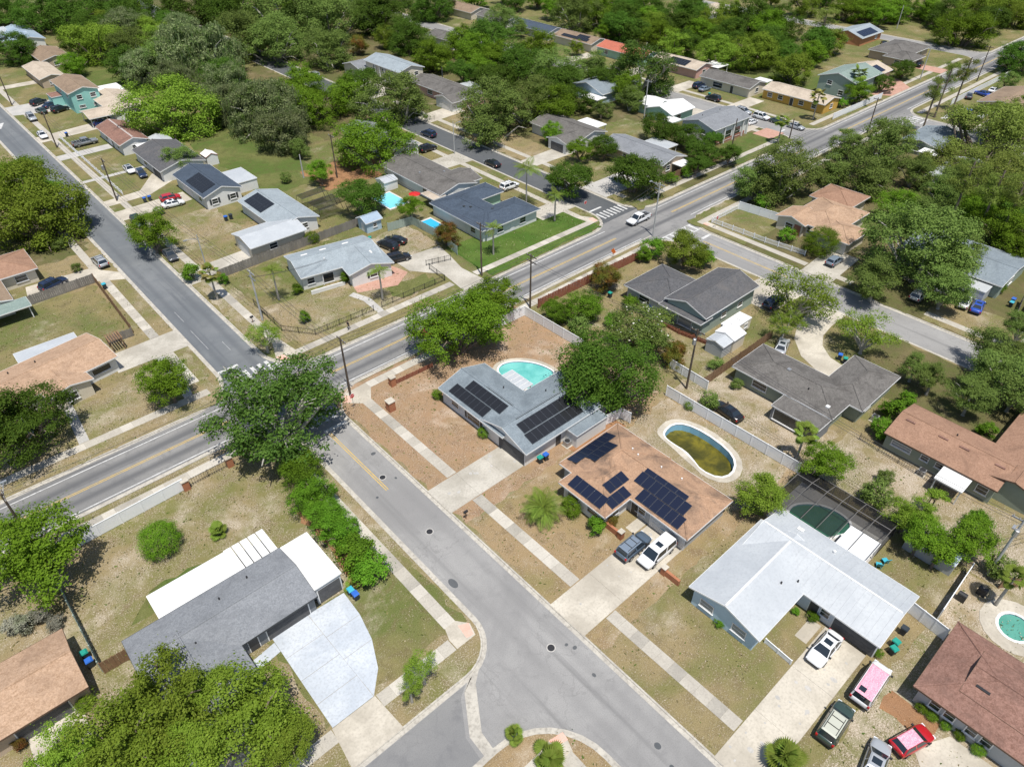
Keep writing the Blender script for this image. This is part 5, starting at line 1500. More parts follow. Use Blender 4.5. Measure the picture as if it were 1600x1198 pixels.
TREES = [
    (23.3, 71.5, 8.09, 11.7, 'os', 'huge sparse oak with pale branches overhanging the road junction'),
    (-1.9, 44.3, 4.36, 7.3, 'oy', 'yellow-green laurel oak leaning over the slate-grey roof at bottom left'),
    (2.8, 37.3, 4.36, 7.3, 'oy', 'yellow-green laurel oak beside the big blue-grey driveway'),
    (-6.4, 42.4, 4.24, 7.2, 'oy', 'yellow-green laurel oak at the bottom edge beside the tan-roofed house'),
    (1.2, 43.2, 2.47, 5.1, 'oy', 'yellow-green laurel oak in the middle of the clump over the slate-grey roof'),
    (4.8, 34.3, 2.45, 5.1, 'oy', 'small yellow-green laurel oak nearest the fan driveway apron'),
    (-10.4, 44.9, 3.03, 5.8, 'oy', 'yellow-green laurel oak cut by the bottom edge left of the clump'),
    (-2.0, 38.7, 3.06, 5.8, 'oy', 'yellow-green laurel oak at the bottom edge in the middle of the clump'),
    (-7.1, 68.8, 5.13, 8.3, 'ob', 'dense green tree at the left edge below the main road'),
    (-2.0, 92.4, 5.91, 9.2, 'od', 'dark green tree at the left edge above the main road, by the white car'),
    (21.3, 63.2, 2.69, 4.4, 'sb', 'leafy hedge shrub nearest the sparse junction oak'),
    (21.0, 58.6, 2.68, 4.4, 'sb', 'second leafy hedge shrub from the junction oak along the side street'),
    (19.9, 54.8, 2.52, 4.2, 'sb', 'third leafy hedge shrub from the junction oak along the side street'),
    (20.2, 51.8, 2.4, 4.0, 'sb', 'fourth leafy hedge shrub from the junction oak, beside the white carport roof'),
    (20.1, 48.5, 2.27, 3.8, 'sb', 'fifth leafy hedge shrub from the junction oak along the side street'),
    (20.2, 45.8, 2.02, 3.3, 'sb', 'last leafy hedge shrub, at the end nearest the kerb corner'),
    (22.0, 66.8, 2.44, 4.0, 'sb', 'hedge shrub tucked right under the junction oak'),
    (53.4, 71.7, 6.41, 9.8, 'ob', 'big bright green oak between the main road and the turquoise kidney pool'),
    (63.4, 75.7, 3.76, 6.6, 'ob', 'smaller bright green tree beside the big oak on the main road'),
    (61.1, 49.0, 6.84, 10.3, 'od', 'large dark green oak between the grey solar house and the brown solar house'),
    (73.9, 53.0, 4.39, 7.4, 'of', 'olive tree dotted with white blossom behind the large dark oak'),
    (75.9, 47.8, 2.32, 3.8, 'rb', 'rusty green tree by the utility pole behind the dark oak'),
    (15.9, 89.5, 3.58, 6.4, 'ob', 'rounded small tree on the sandy lawn west of the junction'),
    (30.7, 135.4, 3.97, 6.9, 'ob', 'bright round street tree over the kerb of the upper left street'),
    (16.6, 158.4, 8.47, 12.2, 'oy', 'wide bright yellow-green oak at the left edge of the upper left street'),
    (17.1, 179.5, 6.13, 9.4, 'ob', 'green oak behind the wide one at the left edge'),
    (20.5, 171.1, 3.35, 6.2, 'ob', 'small green tree at the left street edge, up from the wide oak'),
    (84.4, 69.5, 2.91, 4.8, 'rb', 'green and rust coloured tree behind the red fence on the main road'),
    (74.9, 65.1, 3.05, 5.0, 'sb', 'thick shrub between the red fence and the white pool fence'),
    (71.2, 67.5, 2.41, 4.0, 'sb', 'shrub beside the corner of the white pool fence'),
    (70.7, 62.5, 2.04, 3.4, 'so', 'loose shrub inside the white pool fence line'),
    (100.0, 71.2, 2.29, 3.8, 'sb', 'dark shrub on the corner lot by the crosswalk'),
    (100.4, 64.4, 3.83, 6.7, 'oy', 'bright lime green tree on the corner lot by the crosswalk'),
    (104.1, 63.0, 2.24, 3.7, 'sb', 'bright shrub right of the lime green corner tree'),
    (97.0, 71.2, 1.67, 2.8, 'sb', 'low shrub by the sidewalk left of the lime green corner tree'),
    (73.6, 100.7, 2.83, 4.7, 'rb', 'bush with orange flowers by the blue pool'),
    (74.2, 113.4, 2.46, 5.1, 'ob', 'green tree between the two backyard pools'),
    (69.4, 122.3, 4.47, 7.5, 'od', 'dark green tree behind the little blue shed'),
    (54.9, 119.3, 1.37, 2.3, 'sr', 'small round bush at the back of the pale blue-grey roofed house'),
    (51.5, 101.9, 1.14, 1.9, 'sb', 'bush at the front door of the pale blue-grey roofed house'),
    (43.3, 104.2, 1.11, 1.8, 'sb', 'dark bush at the front left corner of the pale blue-grey roofed house'),
    (39.9, 95.5, 1.16, 1.9, 'sb', 'narrow bush in the black-fenced yard'),
    (31.4, 91.8, 2.55, 5.2, 'ol', 'loose small tree on the verge at the upper left street corner'),
    (31.9, 121.0, 1.83, 3.0, 'sb', 'dark street shrub beside the sabal palm on the upper left street'),
    (35.3, 115.9, 1.14, 1.9, 'sb', 'small shrub right of the sabal palm on the upper left street'),
    (37.3, 151.6, 1.07, 1.8, 'sr', 'small round bush below the red car'),
    (49.8, 169.8, 2.95, 5.7, 'oo', 'olive tree in front of the black-roofed house'),
    (17.4, 149.0, 1.35, 2.2, 'so', 'low scrub bush in the yard left of the silver car'),
    (17.1, 138.0, 1.05, 1.7, 'so', 'small scrub bush in the yard beside the silver car'),
    (85.9, 143.4, 6.88, 10.3, 'ob', 'large bright green tree over the orange dirt yard'),
    (70.5, 142.3, 2.43, 5.1, 'ob', 'green bush tree beside the wooden pole in the dirt yard'),
    (90.2, 180.1, 6.49, 9.9, 'ob', 'green oak in the middle of the wood behind the dirt yard'),
    (75.4, 167.2, 5.35, 8.5, 'om', 'grey moss-hung oak left of the dirt yard'),
    (77.9, 181.8, 7.95, 11.6, 'om', 'big grey moss-hung oak behind the grassy backyard'),
    (76.1, 191.3, 6.12, 9.4, 'om', 'moss-hung oak at the left side of the grassy backyard'),
    (74.9, 159.3, 2.78, 4.6, 'so', 'low bushy shrub under the moss oaks'),
    (64.7, 148.5, 1.44, 2.4, 'so', 'yellowish bush on the green backyard grass'),
    (101.4, 181.5, 4.96, 8.1, 'ob', 'green tree left of the two-storey white house street'),
    (112.8, 192.9, 4.52, 7.5, 'od', 'dark green tree below the white two-storey house'),
    (98.8, 201.6, 4.85, 7.9, 'ob', 'green tree by the far end of the street of the two-storey house'),
    (106.1, 164.9, 7.82, 11.4, 'oo', 'wide grey-green oak over the street of parked dark cars'),
    (119.0, 139.4, 7.98, 11.6, 'oo', 'wide olive oak beside the street, left of the dark brown-roofed house'),
    (133.1, 141.5, 6.49, 9.9, 'oo', 'olive oak behind the dark brown-roofed house'),
    (159.0, 158.0, 6.51, 9.9, 'oo', 'olive oak left of the blue-walled house'),
    (147.9, 139.1, 4.42, 7.4, 'od', 'dark tree beside the blue-walled house'),
    (157.1, 170.0, 6.89, 10.3, 'od', 'dark green tree left of the olive oak at the top centre'),
    (175.7, 138.7, 8.69, 12.5, 'os', 'tall thin-leaved oak in front of the tan solar house at top'),
    (173.0, 155.3, 4.73, 7.8, 'oo', 'olive tree over the blue-walled house'),
    (160.6, 129.1, 3.56, 6.4, 'oo', 'narrow olive tree beside the steel pole behind the white-roofed green house'),
    (149.7, 129.9, 3.13, 5.2, 'so', 'scrubby tree above the dark brown-roofed house'),
    (147.1, 107.7, 4.01, 6.9, 'od', 'green tree left of the slate-roofed house with brick porch'),
    (148.7, 100.4, 3.15, 5.9, 'od', 'green tree below the slate-roofed house with brick porch'),
    (143.5, 92.2, 3.02, 5.8, 'od', 'dark bushy tree by the wooden fence on the main road'),
    (147.8, 87.6, 2.41, 5.0, 'od', 'small dark tree on the verge by the short pole'),
    (119.7, 93.2, 5.03, 8.1, 'od', 'dark green oak at the corner above the main road'),
    (107.5, 100.9, 4.7, 7.7, 'od', 'dark green oak beside the street crosswalk corner'),
    (123.3, 112.6, 2.59, 5.3, 'ob', 'green tree in front of the dark brown-roofed house garage'),
    (128.7, 109.7, 2.75, 5.5, 'od', 'dark tree between the dark brown and the long grey roof'),
    (129.7, 90.1, 1.59, 2.6, 'sb', 'hedge bush at the low end of the wooden fence on the main road'),
    (134.9, 90.1, 1.47, 2.4, 'sb', 'middle hedge bush along the wooden fence on the main road'),
    (140.4, 90.6, 1.35, 2.2, 'sb', 'upper hedge bush along the wooden fence on the main road'),
    (140.5, 69.8, 6.84, 10.3, 'oo', 'wide olive oak beside the main road above the white picket corner'),
    (136.0, 73.1, 3.84, 6.7, 'oo', 'smaller olive oak on the corner above the picket fence'),
    (172.6, 62.3, 6.81, 10.2, 'oo', 'olive oak in the middle of the yard below the slate-grey roof'),
    (155.7, 58.8, 4.72, 7.8, 'oo', 'olive tree behind the orange-tan hipped house'),
    (199.9, 51.0, 8.04, 11.7, 'op', 'tall airy green oak at the right, below the tan far roof'),
    (177.5, 44.2, 5.65, 8.9, 'op', 'airy green tree below the tall oak at the right'),
    (214.9, 50.1, 5.82, 9.1, 'ob', 'yellow-green tree at the right edge below the tan far roof'),
    (185.9, 38.4, 4.27, 7.2, 'op', 'airy tree at the right edge'),
    (127.7, 34.9, 8.76, 12.5, 'oo', 'huge spreading live oak over the curved right street'),
    (121.7, 27.2, 4.05, 7.0, 'oo', 'olive tree between the huge live oak and the white and blue cars'),
    (115.5, 36.1, 4.11, 7.1, 'oo', 'olive tree over the kerb left of the huge live oak'),
    (101.2, 42.2, 5.02, 8.1, 'ol', 'sparse oak at the mouth of the curved concrete driveway'),
    (94.0, 40.0, 2.41, 5.0, 'ol', 'sparse small tree left of the curved concrete driveway'),
    (99.8, 29.8, 3.71, 6.6, 'ol', 'loose pale olive tree on the verge right of the curved driveway'),
    (123.7, 50.6, 3.37, 5.6, 'sr', 'large clipped round tree behind the white picket fence'),
    (124.3, 57.5, 1.75, 2.9, 'sb', 'shrub behind the white picket fence'),
    (151.1, 28.6, 4.11, 7.1, 'ob', 'green tree at the right edge behind the grey flat roof'),
    (162.9, 30.3, 3.57, 6.4, 'od', 'dark tree at the right edge, top of the pine row'),
    (157.0, 35.9, 3.32, 6.1, 'ob', 'green undergrowth tree beneath the pines'),
    (159.6, 43.3, 3.72, 6.6, 'oo', 'olive tree behind the huge live oak'),
    (98.5, 21.5, 2.42, 5.1, 'oo', 'olive tree beside the low dark grey house, by the street'),
    (109.7, 15.5, 3.98, 6.9, 'oo', 'olive oak at the right edge over the street end'),
    (103.0, 12.0, 3.95, 6.9, 'oo', 'olive oak above the orange-brown roof'),
    (96.7, 13.1, 2.98, 5.7, 'oo', 'olive oak shading the orange-brown roof'),
    (119.2, 14.6, 2.77, 5.5, 'oo', 'olive tree at the right edge by the driveway with blue bin'),
    (134.6, 23.0, 1.45, 2.4, 'sb', 'bush in front of the grey flat-roofed house'),
    (88.6, 19.2, 1.85, 3.1, 'sb', 'bushy hedge left end of the orange-brown roof, upper'),
    (83.9, 19.2, 1.63, 2.7, 'sb', 'bushy hedge left end of the orange-brown roof, lower'),
    (92.6, 19.4, 1.35, 2.2, 'sb', 'hedge bush at the upper corner of the orange-brown roof'),
    (94.6, 9.3, 1.29, 2.1, 'sb', 'green bush behind the orange-brown roof'),
    (69.9, 20.4, 2.84, 5.6, 'ob', 'bright green tree between the white fence and the pool cage'),
    (59.7, 22.5, 2.86, 5.6, 'oy', 'bright green tree between the brown solar roof and the pale metal roof'),
    (71.7, 14.0, 2.01, 3.3, 'so', 'mixed shrub behind the pool cage'),
    (69.8, 9.5, 2.49, 5.1, 'oy', 'bright green tree right of the pool cage'),
    (67.8, 7.1, 2.35, 5.0, 'ob', 'green tree right of the white patio roof'),
    (70.6, 3.5, 2.82, 5.5, 'ob', 'green tree over the dark backyard near the leaning pole'),
    (67.5, 4.9, 1.82, 4.3, 'ob', 'green tree over the small blue shed roof'),
    (77.0, 3.7, 1.5, 2.5, 'sb', 'shrub beside the back wires near the right edge'),
    (75.6, 8.6, 1.14, 3.5, 'oy', 'yellow-lime young tree in the sandy yard behind the pool cage'),
    (76.1, 14.5, 1.2, 2.0, 'so', 'thin grey-green bush in the sandy yard'),
    (71.6, -0.1, 1.68, 2.8, 'so', 'shrub at the right edge by the leaning pole'),
    (78.1, 37.9, 0.93, 1.5, 'so', 'bush beside the white fence near the black car'),
    (71.3, 37.6, 1.61, 2.7, 'so', 'yellowish bush behind the white fence'),
    (69.4, 39.6, 0.81, 1.3, 'sr', 'small bush inside the white fence by the empty pool'),
    (155.8, 66.2, 3.72, 6.6, 'oo', 'olive tree behind the pale vinyl fence corner'),
    (172.4, 71.2, 3.37, 6.2, 'oo', 'olive tree beside the leaning pole on the far verge'),
    (147.7, 42.4, 3.3, 6.1, 'oo', 'olive tree at the back of the orange-tan hipped house'),
    (136.3, 30.3, 4.59, 7.6, 'oo', 'olive oak merging with the right side of the huge live oak'),
    (147.3, 46.6, 3.35, 6.2, 'ob', 'green tree behind the orange-tan hipped house roof'),
    (102.1, 9.3, 3.52, 6.4, 'oo', 'olive oak at the right edge above the orange-brown roof'),
    (110.5, 11.3, 2.98, 5.7, 'oo', 'olive oak at the right edge over the street kerb'),
    (178.4, 52.0, 4.38, 7.4, 'op', 'airy tree left of the tall airy oak'),
    (167.8, 53.0, 3.4, 6.2, 'oo', 'olive tree below the metal roof in the trees'),
    (163.1, 42.5, 3.48, 6.3, 'od', 'dark tree under the tall pines'),
    (162.3, 35.5, 3.64, 6.5, 'ob', 'green tree between the pine trunks'),
    (148.5, 24.4, 2.83, 5.5, 'ob', 'green tree at the right edge by the grey flat roof'),
    (134.5, 55.4, 2.05, 3.4, 'sb', 'shrub left of the brick entrance of the orange-tan house'),
    (132.3, 68.6, 1.88, 3.1, 'sb', 'shrub at the corner of the pale vinyl fence'),
    (79.6, 42.4, 1.16, 1.9, 'so', 'scrub bush beside the brown fence in the cluttered yard'),
    (83.3, 62.6, 1.41, 2.3, 'sb', 'bush in the dry yard left of the charcoal roof'),
    (76.8, 60.4, 1.56, 2.6, 'sb', 'bush behind the blossom tree in the cluttered yard'),
    (97.4, 18.5, 2.37, 5.0, 'oo', 'olive tree between the street and the orange-brown roof'),
    (92.0, 24.6, 1.48, 2.4, 'so', 'bush beside the right wing of the weathered dark house'),
    (84.1, 15.2, 1.01, 1.7, 'so', 'scrub at the wire fence behind the orange-brown roof'),
    (136.8, 88.7, 2.34, 5.0, 'od', 'dark tree over the tan wooden fence'),
    (153.0, 95.9, 2.36, 5.0, 'od', 'dark tree at the left gable of the brick porch house'),
    (126.2, 125.7, 2.56, 5.2, 'ob', 'tree on the verge in front of the dark brown roof'),
    (4.6, 64.7, 2.38, 3.9, 'sr', 'big round dark green bush on the dry lawn below the main road'),
    (43.3, 37.5, 1.3, 2.2, 'sr', 'round bush at the front corner of the brown solar house'),
    (43.3, 33.4, 1.27, 2.1, 'sb', 'dark spreading bush at the front of the brown solar house'),
    (45.7, 32.9, 0.83, 1.4, 'rb', 'rust and green bush behind the brick planter'),
    (44.1, 54.8, 0.86, 1.4, 'sr', 'round fern bush at the garage of the grey solar house'),
    (44.3, 65.3, 0.83, 1.4, 'sr', 'round fern bush at the far front corner of the grey solar house'),
    (17.3, 31.9, 1.64, 4.1, 'ol', 'thin young street tree over the sidewalk at the kerb corner'),
    (15.3, 31.2, 1.07, 3.5, 'ol', 'low yellow-green bush right of the thin street tree'),
    (-7.8, 51.4, 0.84, 1.4, 'sr', 'round bush at the corner of the tan-roofed house'),
    (6.9, 101.1, 0.84, 1.4, 'sr', 'small bush at the porch of the orange-tan house'),
    (-13.4, 51.5, 0.69, 1.1, 'rb', 'golden croton bush at the tan-roofed house porch'),
    (43.8, 16.5, 0.6, 1.0, 'sb', 'yellow-green bush against the pale metal-roofed house front'),
    (52.8, 4.0, 0.58, 1.0, 'sb', 'small bush at the garage corner of the pale metal-roofed house'),
    (51.6, 10.4, 0.67, 1.1, 'sb', 'bush at the door of the pale metal-roofed house'),
    (50.9, 12.0, 0.47, 0.8, 'sb', 'small bush at the inner corner of the pale metal-roofed house'),
    (50.4, -1.5, 0.54, 0.9, 'sr', 'first clipped hedge bush under the red-brown roof windows'),
    (50.4, -2.5, 0.54, 0.9, 'sr', 'second clipped hedge bush under the red-brown roof windows'),
    (50.5, -3.7, 0.53, 0.9, 'sr', 'third clipped hedge bush under the red-brown roof windows'),
    (50.5, -4.9, 0.52, 0.9, 'sr', 'fourth clipped hedge bush under the red-brown roof windows'),
    (50.4, -6.6, 0.63, 1.0, 'sr', 'last clipped hedge bush under the red-brown roof windows'),
    (-10.1, 64.2, 1.31, 2.2, 'gb', 'silvery grey shrub behind the tan-roofed house'),
    (-8.4, 64.2, 1.0, 1.6, 'gb', 'second silvery grey shrub behind the tan-roofed house'),
    (-7.4, 62.2, 0.86, 1.4, 'gb', 'silvery grey shrub at the ridge end of the tan-roofed house'),
    (46.3, 297.2, 5.92, 9.2, 'od', 'dark green tree at the left edge beside the blue metal roofs'),
    (55.4, 266.4, 3.6, 6.5, 'ob', 'green tree behind the turquoise house'),
    (67.2, 280.3, 8.47, 12.2, 'oy', 'yellow-green oak behind the turquoise house roof'),
    (74.1, 267.2, 6.67, 10.1, 'oo', 'olive oak right of the yellow-green oak in the top left wood'),
    (89.8, 307.2, 9.45, 13.3, 'od', 'dark tree in the top left wood'),
    (73.2, 326.2, 9.53, 13.4, 'od', 'dark tree at the top above the blue metal roofs'),
    (64.9, 337.2, 8.17, 11.8, 'od', 'dark tree at the top left above the blue metal roofs'),
    (59.1, 359.0, 7.48, 11.0, 'od', 'dark tree in the top left corner'),
    (59.1, 197.2, 8.89, 12.7, 'oy', 'big bright green oak beside the red-brown roof'),
    (84.0, 236.2, 11.37, 15.6, 'om', 'tall grey moss-draped oak in the middle of the top left wood'),
    (76.4, 243.3, 7.49, 11.0, 'oo', 'olive oak left of the moss-draped oak'),
    (104.5, 252.3, 9.01, 12.8, 'oo', 'round olive oak right of the moss-draped oak'),
    (80.5, 214.7, 6.63, 10.0, 'od', 'dark green tree below the moss-draped oak'),
    (122.0, 296.0, 9.81, 13.8, 'od', 'dark tree on the top edge right of the dark wood'),
    (110.5, 311.9, 9.44, 13.3, 'od', 'dark tree on the top edge in the middle of the wood'),
    (130.5, 266.7, 12.64, 16, 'oo', 'broad olive oak on the top edge'),
    (138.2, 252.6, 10.59, 14.7, 'oo', 'broad olive oak right of its twin on the top edge'),
    (111.2, 242.8, 8.51, 12.2, 'oo', 'olive oak over the far car by the wood'),
    (120.3, 222.7, 7.04, 10.5, 'oo', 'olive oak left of the orange-tinged tree'),
    (136.1, 229.7, 3.72, 6.1, 'rb', 'orange-tinged tree beside the two-storey white house'),
    (159.5, 248.4, 9.53, 13.4, 'od', 'dark tree on the top edge above the two-storey house'),
    (151.1, 220.5, 6.61, 10.0, 'od', 'dark green tree behind the two-storey house'),
    (148.0, 229.8, 3.81, 6.7, 'oy', 'lime tree behind the two-storey house'),
    (185.2, 254.2, 7.11, 10.6, 'od', 'dark green tree on the top edge, centre left'),
    (143.7, 196.3, 5.73, 9.0, 'ob', 'green tree right of the two-storey house'),
    (161.3, 205.2, 5.22, 8.4, 'ob', 'upright green tree at the top centre'),
    (167.5, 198.3, 7.78, 11.4, 'od', 'dark tree at the top centre'),
    (146.1, 178.4, 3.93, 6.8, 'ob', 'green tree above the dark long roof'),
    (144.1, 167.1, 5.12, 8.2, 'od', 'dark tree right of the dark long roof'),
    (190.3, 214.8, 5.9, 9.2, 'oo', 'olive tree at the top centre by the far roofs'),
    (216.5, 202.6, 7.97, 11.6, 'oo', 'olive oak above the brown solar roof at the top'),
    (221.7, 184.8, 6.58, 10.0, 'od', 'dark tree above the red roof'),
    (212.4, 185.7, 3.24, 6.0, 'ob', 'round lime tree above the red roof'),
    (190.6, 178.4, 2.4, 5.0, 'oy', 'yellow-green tree in front of the brown solar roof at the top'),
    (239.7, 187.6, 6.85, 10.3, 'od', 'dark tree on the top edge right of the red roof'),
    (245.6, 175.5, 7.23, 10.7, 'od', 'green tree on the top edge above the tan solar house'),
    (216.7, 162.4, 6.19, 9.5, 'ob', 'green palm-like thicket tree above the tan solar house'),
    (231.5, 157.7, 5.64, 8.9, 'ob', 'green tree behind the tan solar house'),
    (214.5, 137.7, 6.21, 9.5, 'oy', 'yellowish thicket behind the brown ranch roof'),
    (258.6, 154.9, 8.5, 12.2, 'od', 'tall dark tree on the top edge right of the thicket'),
    (233.6, 130.8, 6.37, 9.7, 'od', 'tall dark tree behind the yellow house'),
    (263.1, 144.9, 6.54, 9.9, 'od', 'dark tree on the top edge above the yellow house'),
    (218.0, 113.1, 5.1, 8.2, 'oy', 'yellow-green tree behind the yellow house'),
    (256.7, 122.5, 4.82, 7.9, 'oy', 'yellow-green thicket left of the orange house'),
    (237.8, 117.9, 4.16, 7.1, 'ob', 'thicket tree left of the green two-storey house'),
    (310.6, 136.4, 6.04, 9.3, 'ob', 'green tree above the orange solar house'),
    (307.0, 143.6, 4.57, 7.6, 'ob', 'small tree on the top edge left of the orange solar house'),
    (316.7, 127.5, 4.5, 7.5, 'ob', 'tree in front of the navy far roof'),
    (301.4, 96.1, 7.68, 11.3, 'ob', 'large green tree beside the far end of the main road'),
    (322.7, 111.1, 5.86, 9.1, 'od', 'dark tree behind the large green roadside tree'),
    (280.4, 71.2, 5.7, 8.9, 'od', 'dark round tree at the right edge of the main road'),
    (257.5, 65.3, 3.43, 5.7, 'so', 'olive bush beside the far roadside fence'),
    (345.7, 103.7, 7.02, 10.5, 'oy', 'yellow-green tree on the top edge near the far road end'),
    (346.8, 93.7, 5.91, 9.2, 'oy', 'yellow-green tree in the top right corner'),
    (332.1, 121.5, 6.09, 9.4, 'ob', 'green tree on the top edge right of the far roofs'),
    (246.1, 92.1, 2.98, 5.7, 'od', 'dark magnolia at the front of the green two-storey house'),
    (229.2, 89.9, 2.66, 5.3, 'od', 'bushy dark tree in front of the green two-storey house'),
    (213.1, 89.7, 3.1, 5.9, 'ob', 'bright green tree behind the long white fence'),
    (207.3, 90.8, 1.63, 2.7, 'sb', 'bush at the end of the yellow house by the white fence'),
    (197.1, 69.9, 1.33, 2.2, 'sb', 'small shrub on the corner verge by the far crosswalk'),
    (204.8, 66.6, 2.43, 15.0, 'pi', 'thin pine on the verge, nearest the far crosswalk'),
    (218.5, 69.2, 2.38, 15.0, 'pi', 'thin pine on the verge, middle of three'),
    (228.2, 68.4, 2.43, 15.0, 'pi', 'thin pine on the verge, farthest of three'),
    (253.9, 124.5, 4.73, 15.0, 'pi', 'flat-topped pine left of the orange solar house'),
    (153.4, 38.7, 3.21, 15.0, 'pi', 'tall pine at the right behind the live oak, left of its row'),
    (152.8, 33.2, 3.12, 15.0, 'pi', 'tall pine at the right behind the live oak, middle of its row'),
    (152.8, 29.3, 2.83, 15.0, 'pi', 'tall pine at the right edge of its row'),
    (97.1, 103.3, 2.91, 9.1, 'pq', 'queen palm beside the street above the blue courtyard roof'),
    (96.4, 94.0, 1.93, 6.5, 'pq', 'tall slim palm on the bright green lawn'),
    (78.0, 91.9, 1.78, 6.1, 'pq', 'small palm in front of the blue courtyard roof'),
    (53.2, 92.4, 1.93, 6.5, 'pq', 'queen palm in the brick circle of the black-fenced yard'),
    (39.9, 104.4, 1.93, 6.5, 'pq', 'queen palm at the left end of the black-fenced yard'),
    (32.1, 111.7, 1.72, 5.8, 'ps', 'sabal palm with yellowing fronds on the upper left street verge'),
    (191.8, 90.5, 2.22, 6.9, 'ps', 'sabal palm in front of the yellow house'),
    (217.7, 92.7, 2.58, 7.7, 'ps', 'sabal palm at the gable of the green two-storey house'),
    (169.4, 87.4, 1.91, 6.2, 'ps', 'small palm on the corner of the parked-car street'),
    (71.1, 23.9, 1.61, 5.5, 'ps', 'sabal palm behind the low dark grey house porch'),
    (136.7, 183.7, 1.75, 5.8, 'ps', 'small palm in front of the two-storey white house'),
    (40.3, 39.3, 1.91, 6.5, 'pq', 'bushy areca palm on the front lawn of the brown solar house'),
    (10.4, 62.7, 1.12, 1.8, 'pb', 'low palmetto on the dry lawn below the main road'),
    (20.4, 22.4, 0.87, 1.4, 'pb', 'low palmetto at the bottom kerb corner'),
    (36.5, 4.6, 1.8, 3.0, 'pb', 'large palmetto clump at the bottom edge by the concrete driveway'),
    (21.1, 18.5, 1.46, 2.4, 'pb', 'spiky green plant bed at the bottom edge between two walks'),
    (18.2, 45.9, 0.9, 1.5, 'pb', 'yellowed cycad beside the blue bins'),
    (67.7, -1.8, 1.44, 5.2, 'ps', 'sabal palm in the right edge backyard by the bent fence'),
    (83.8, 55.4, 1.26, 2.1, 'pb', 'cycad by the glass doors of the charcoal-roofed house'),
]

for tr_ in TREES:
    tree(*tr_)
# trees that merge into the far woods
def clear(x, y, r):
    return all(math.hypot(x - q[0], y - q[1]) > (q[2] + r) * .62 for q in TREES if q[2] > 1.5)
WOODS = [('one of the crowded trees behind the upper left row of houses', 64, 102, 205, 345, 22, ('oo', 'od', 'om', 'oy', 'od')),
         ('one of the crowded trees along the top edge left of centre', 116, 174, 214, 345, 22, ('od', 'oo', 'od', 'ob')),
         ('one of the crowded trees between the two far streets, top centre', 136, 172, 130, 206, 9, ('od', 'oo', 'ob')),
         ('one of the crowded trees behind the red-roofed row at the top', 209, 262, 116, 260, 34, ('od', 'ob', 'oy', 'od')),
         ('one of the crowded trees in the top right corner woods', 300, 420, 90, 180, 26, ('od', 'ob', 'oy')),
         ('one of the crowded trees at the right edge below the far road', 150, 230, 8, 44, 26, ('oo', 'op', 'od', 'ob')),
         ('one of the trees left of the upper left street end', -30, 20, 205, 330, 18, ('od', 'oo')),
         ('one of the crowded trees behind the top centre street', 184, 196, 250, 330, 6, ('od', 'oo'))]
placed = []
MARKS = [('blue metal roofs', 55, 325), ('turquoise house', 48, 238), ('umber roof', 54, 290), ('two-storey white house', 127, 196), ('slate-roofed house with brick end', 130, 173),
         ('bright blue house', 165, 144), ('mint-green house', 164, 119), ('dark brown roof', 132, 126), ('vivid brick-red roof', 202, 165), ('cream house with solar strip', 201, 187), ('long navy roof', 201, 208),
         ('farthest brown roof', 202, 254), ('brown ranch roof', 199, 121), ('mustard-yellow house', 202, 100), ('green two-storey house', 226, 97), ('orange solar house', 281, 125), ('far navy roof', 326, 136),
         ('white-gabled far house', 270, 184), ('slate-grey corner house', 195, 60), ('tan house with pool cage', 240, 58), ('metal roof deep in the trees', 176, 46), ('grey roof at the right edge', 190, 34),
         ('flat grey roof under the live oak', 138, 31), ('small grey-brown roof, top centre', 168, 221), ('red-brown roof', 46, 198), ('tan carport house', 52, 225)]
used_labels = {}
def wood_label(x, y, kd):
    look = dict(oo='olive tree', od='dark green tree', om='moss-grey tree', oy='yellow-green tree', ob='bright green tree', op='airy tree')[kd]
    best = None
    for name, mx, my in sorted(MARKS, key=lambda m: math.hypot(m[1] - x, m[2] - y))[:4]:
        dx, dy = x - mx, y - my
        right, away = dx * .743 - dy * .669, dx * .669 + dy * .743
        side = ('right' if right > 0 else 'left')
        if abs(right) > 2.2 * abs(away): where = side + ' of'
        elif abs(away) > 2.2 * abs(right): where = 'straight behind' if away > 0 else 'straight in front of'
        else: where = ('behind and ' if away > 0 else 'in front and ') + side + ' of'
        d = math.hypot(dx, dy)
        how = 'close ' if d < 18 else ('' if d < 34 else ('some way ' if d < 60 else 'far '))
        lab = '%s %s%s the %s' % (look, how, where, name)
        if lab not in used_labels: best = lab; break
        best = best or lab
    used_labels[best] = 1
    return best
for lab, x0, x1, y0, y1, n, kinds in WOODS:
    k = 0
    for _ in range(n * 12):
        x, y = rng.uniform(x0, x1), rng.uniform(y0, y1); r = rng.uniform(3.6, 6.2)
        if k >= n or not clear(x, y, r) or any(math.hypot(x - q[0], y - q[1]) < (r + q[2]) * .66 for q in placed): continue
        placed.append((x, y, r)); k += 1
        kd = rng.choice(kinds)
        tree(x, y, r, 1.3 * r + 3.0, kd, wood_label(x, y, kd))
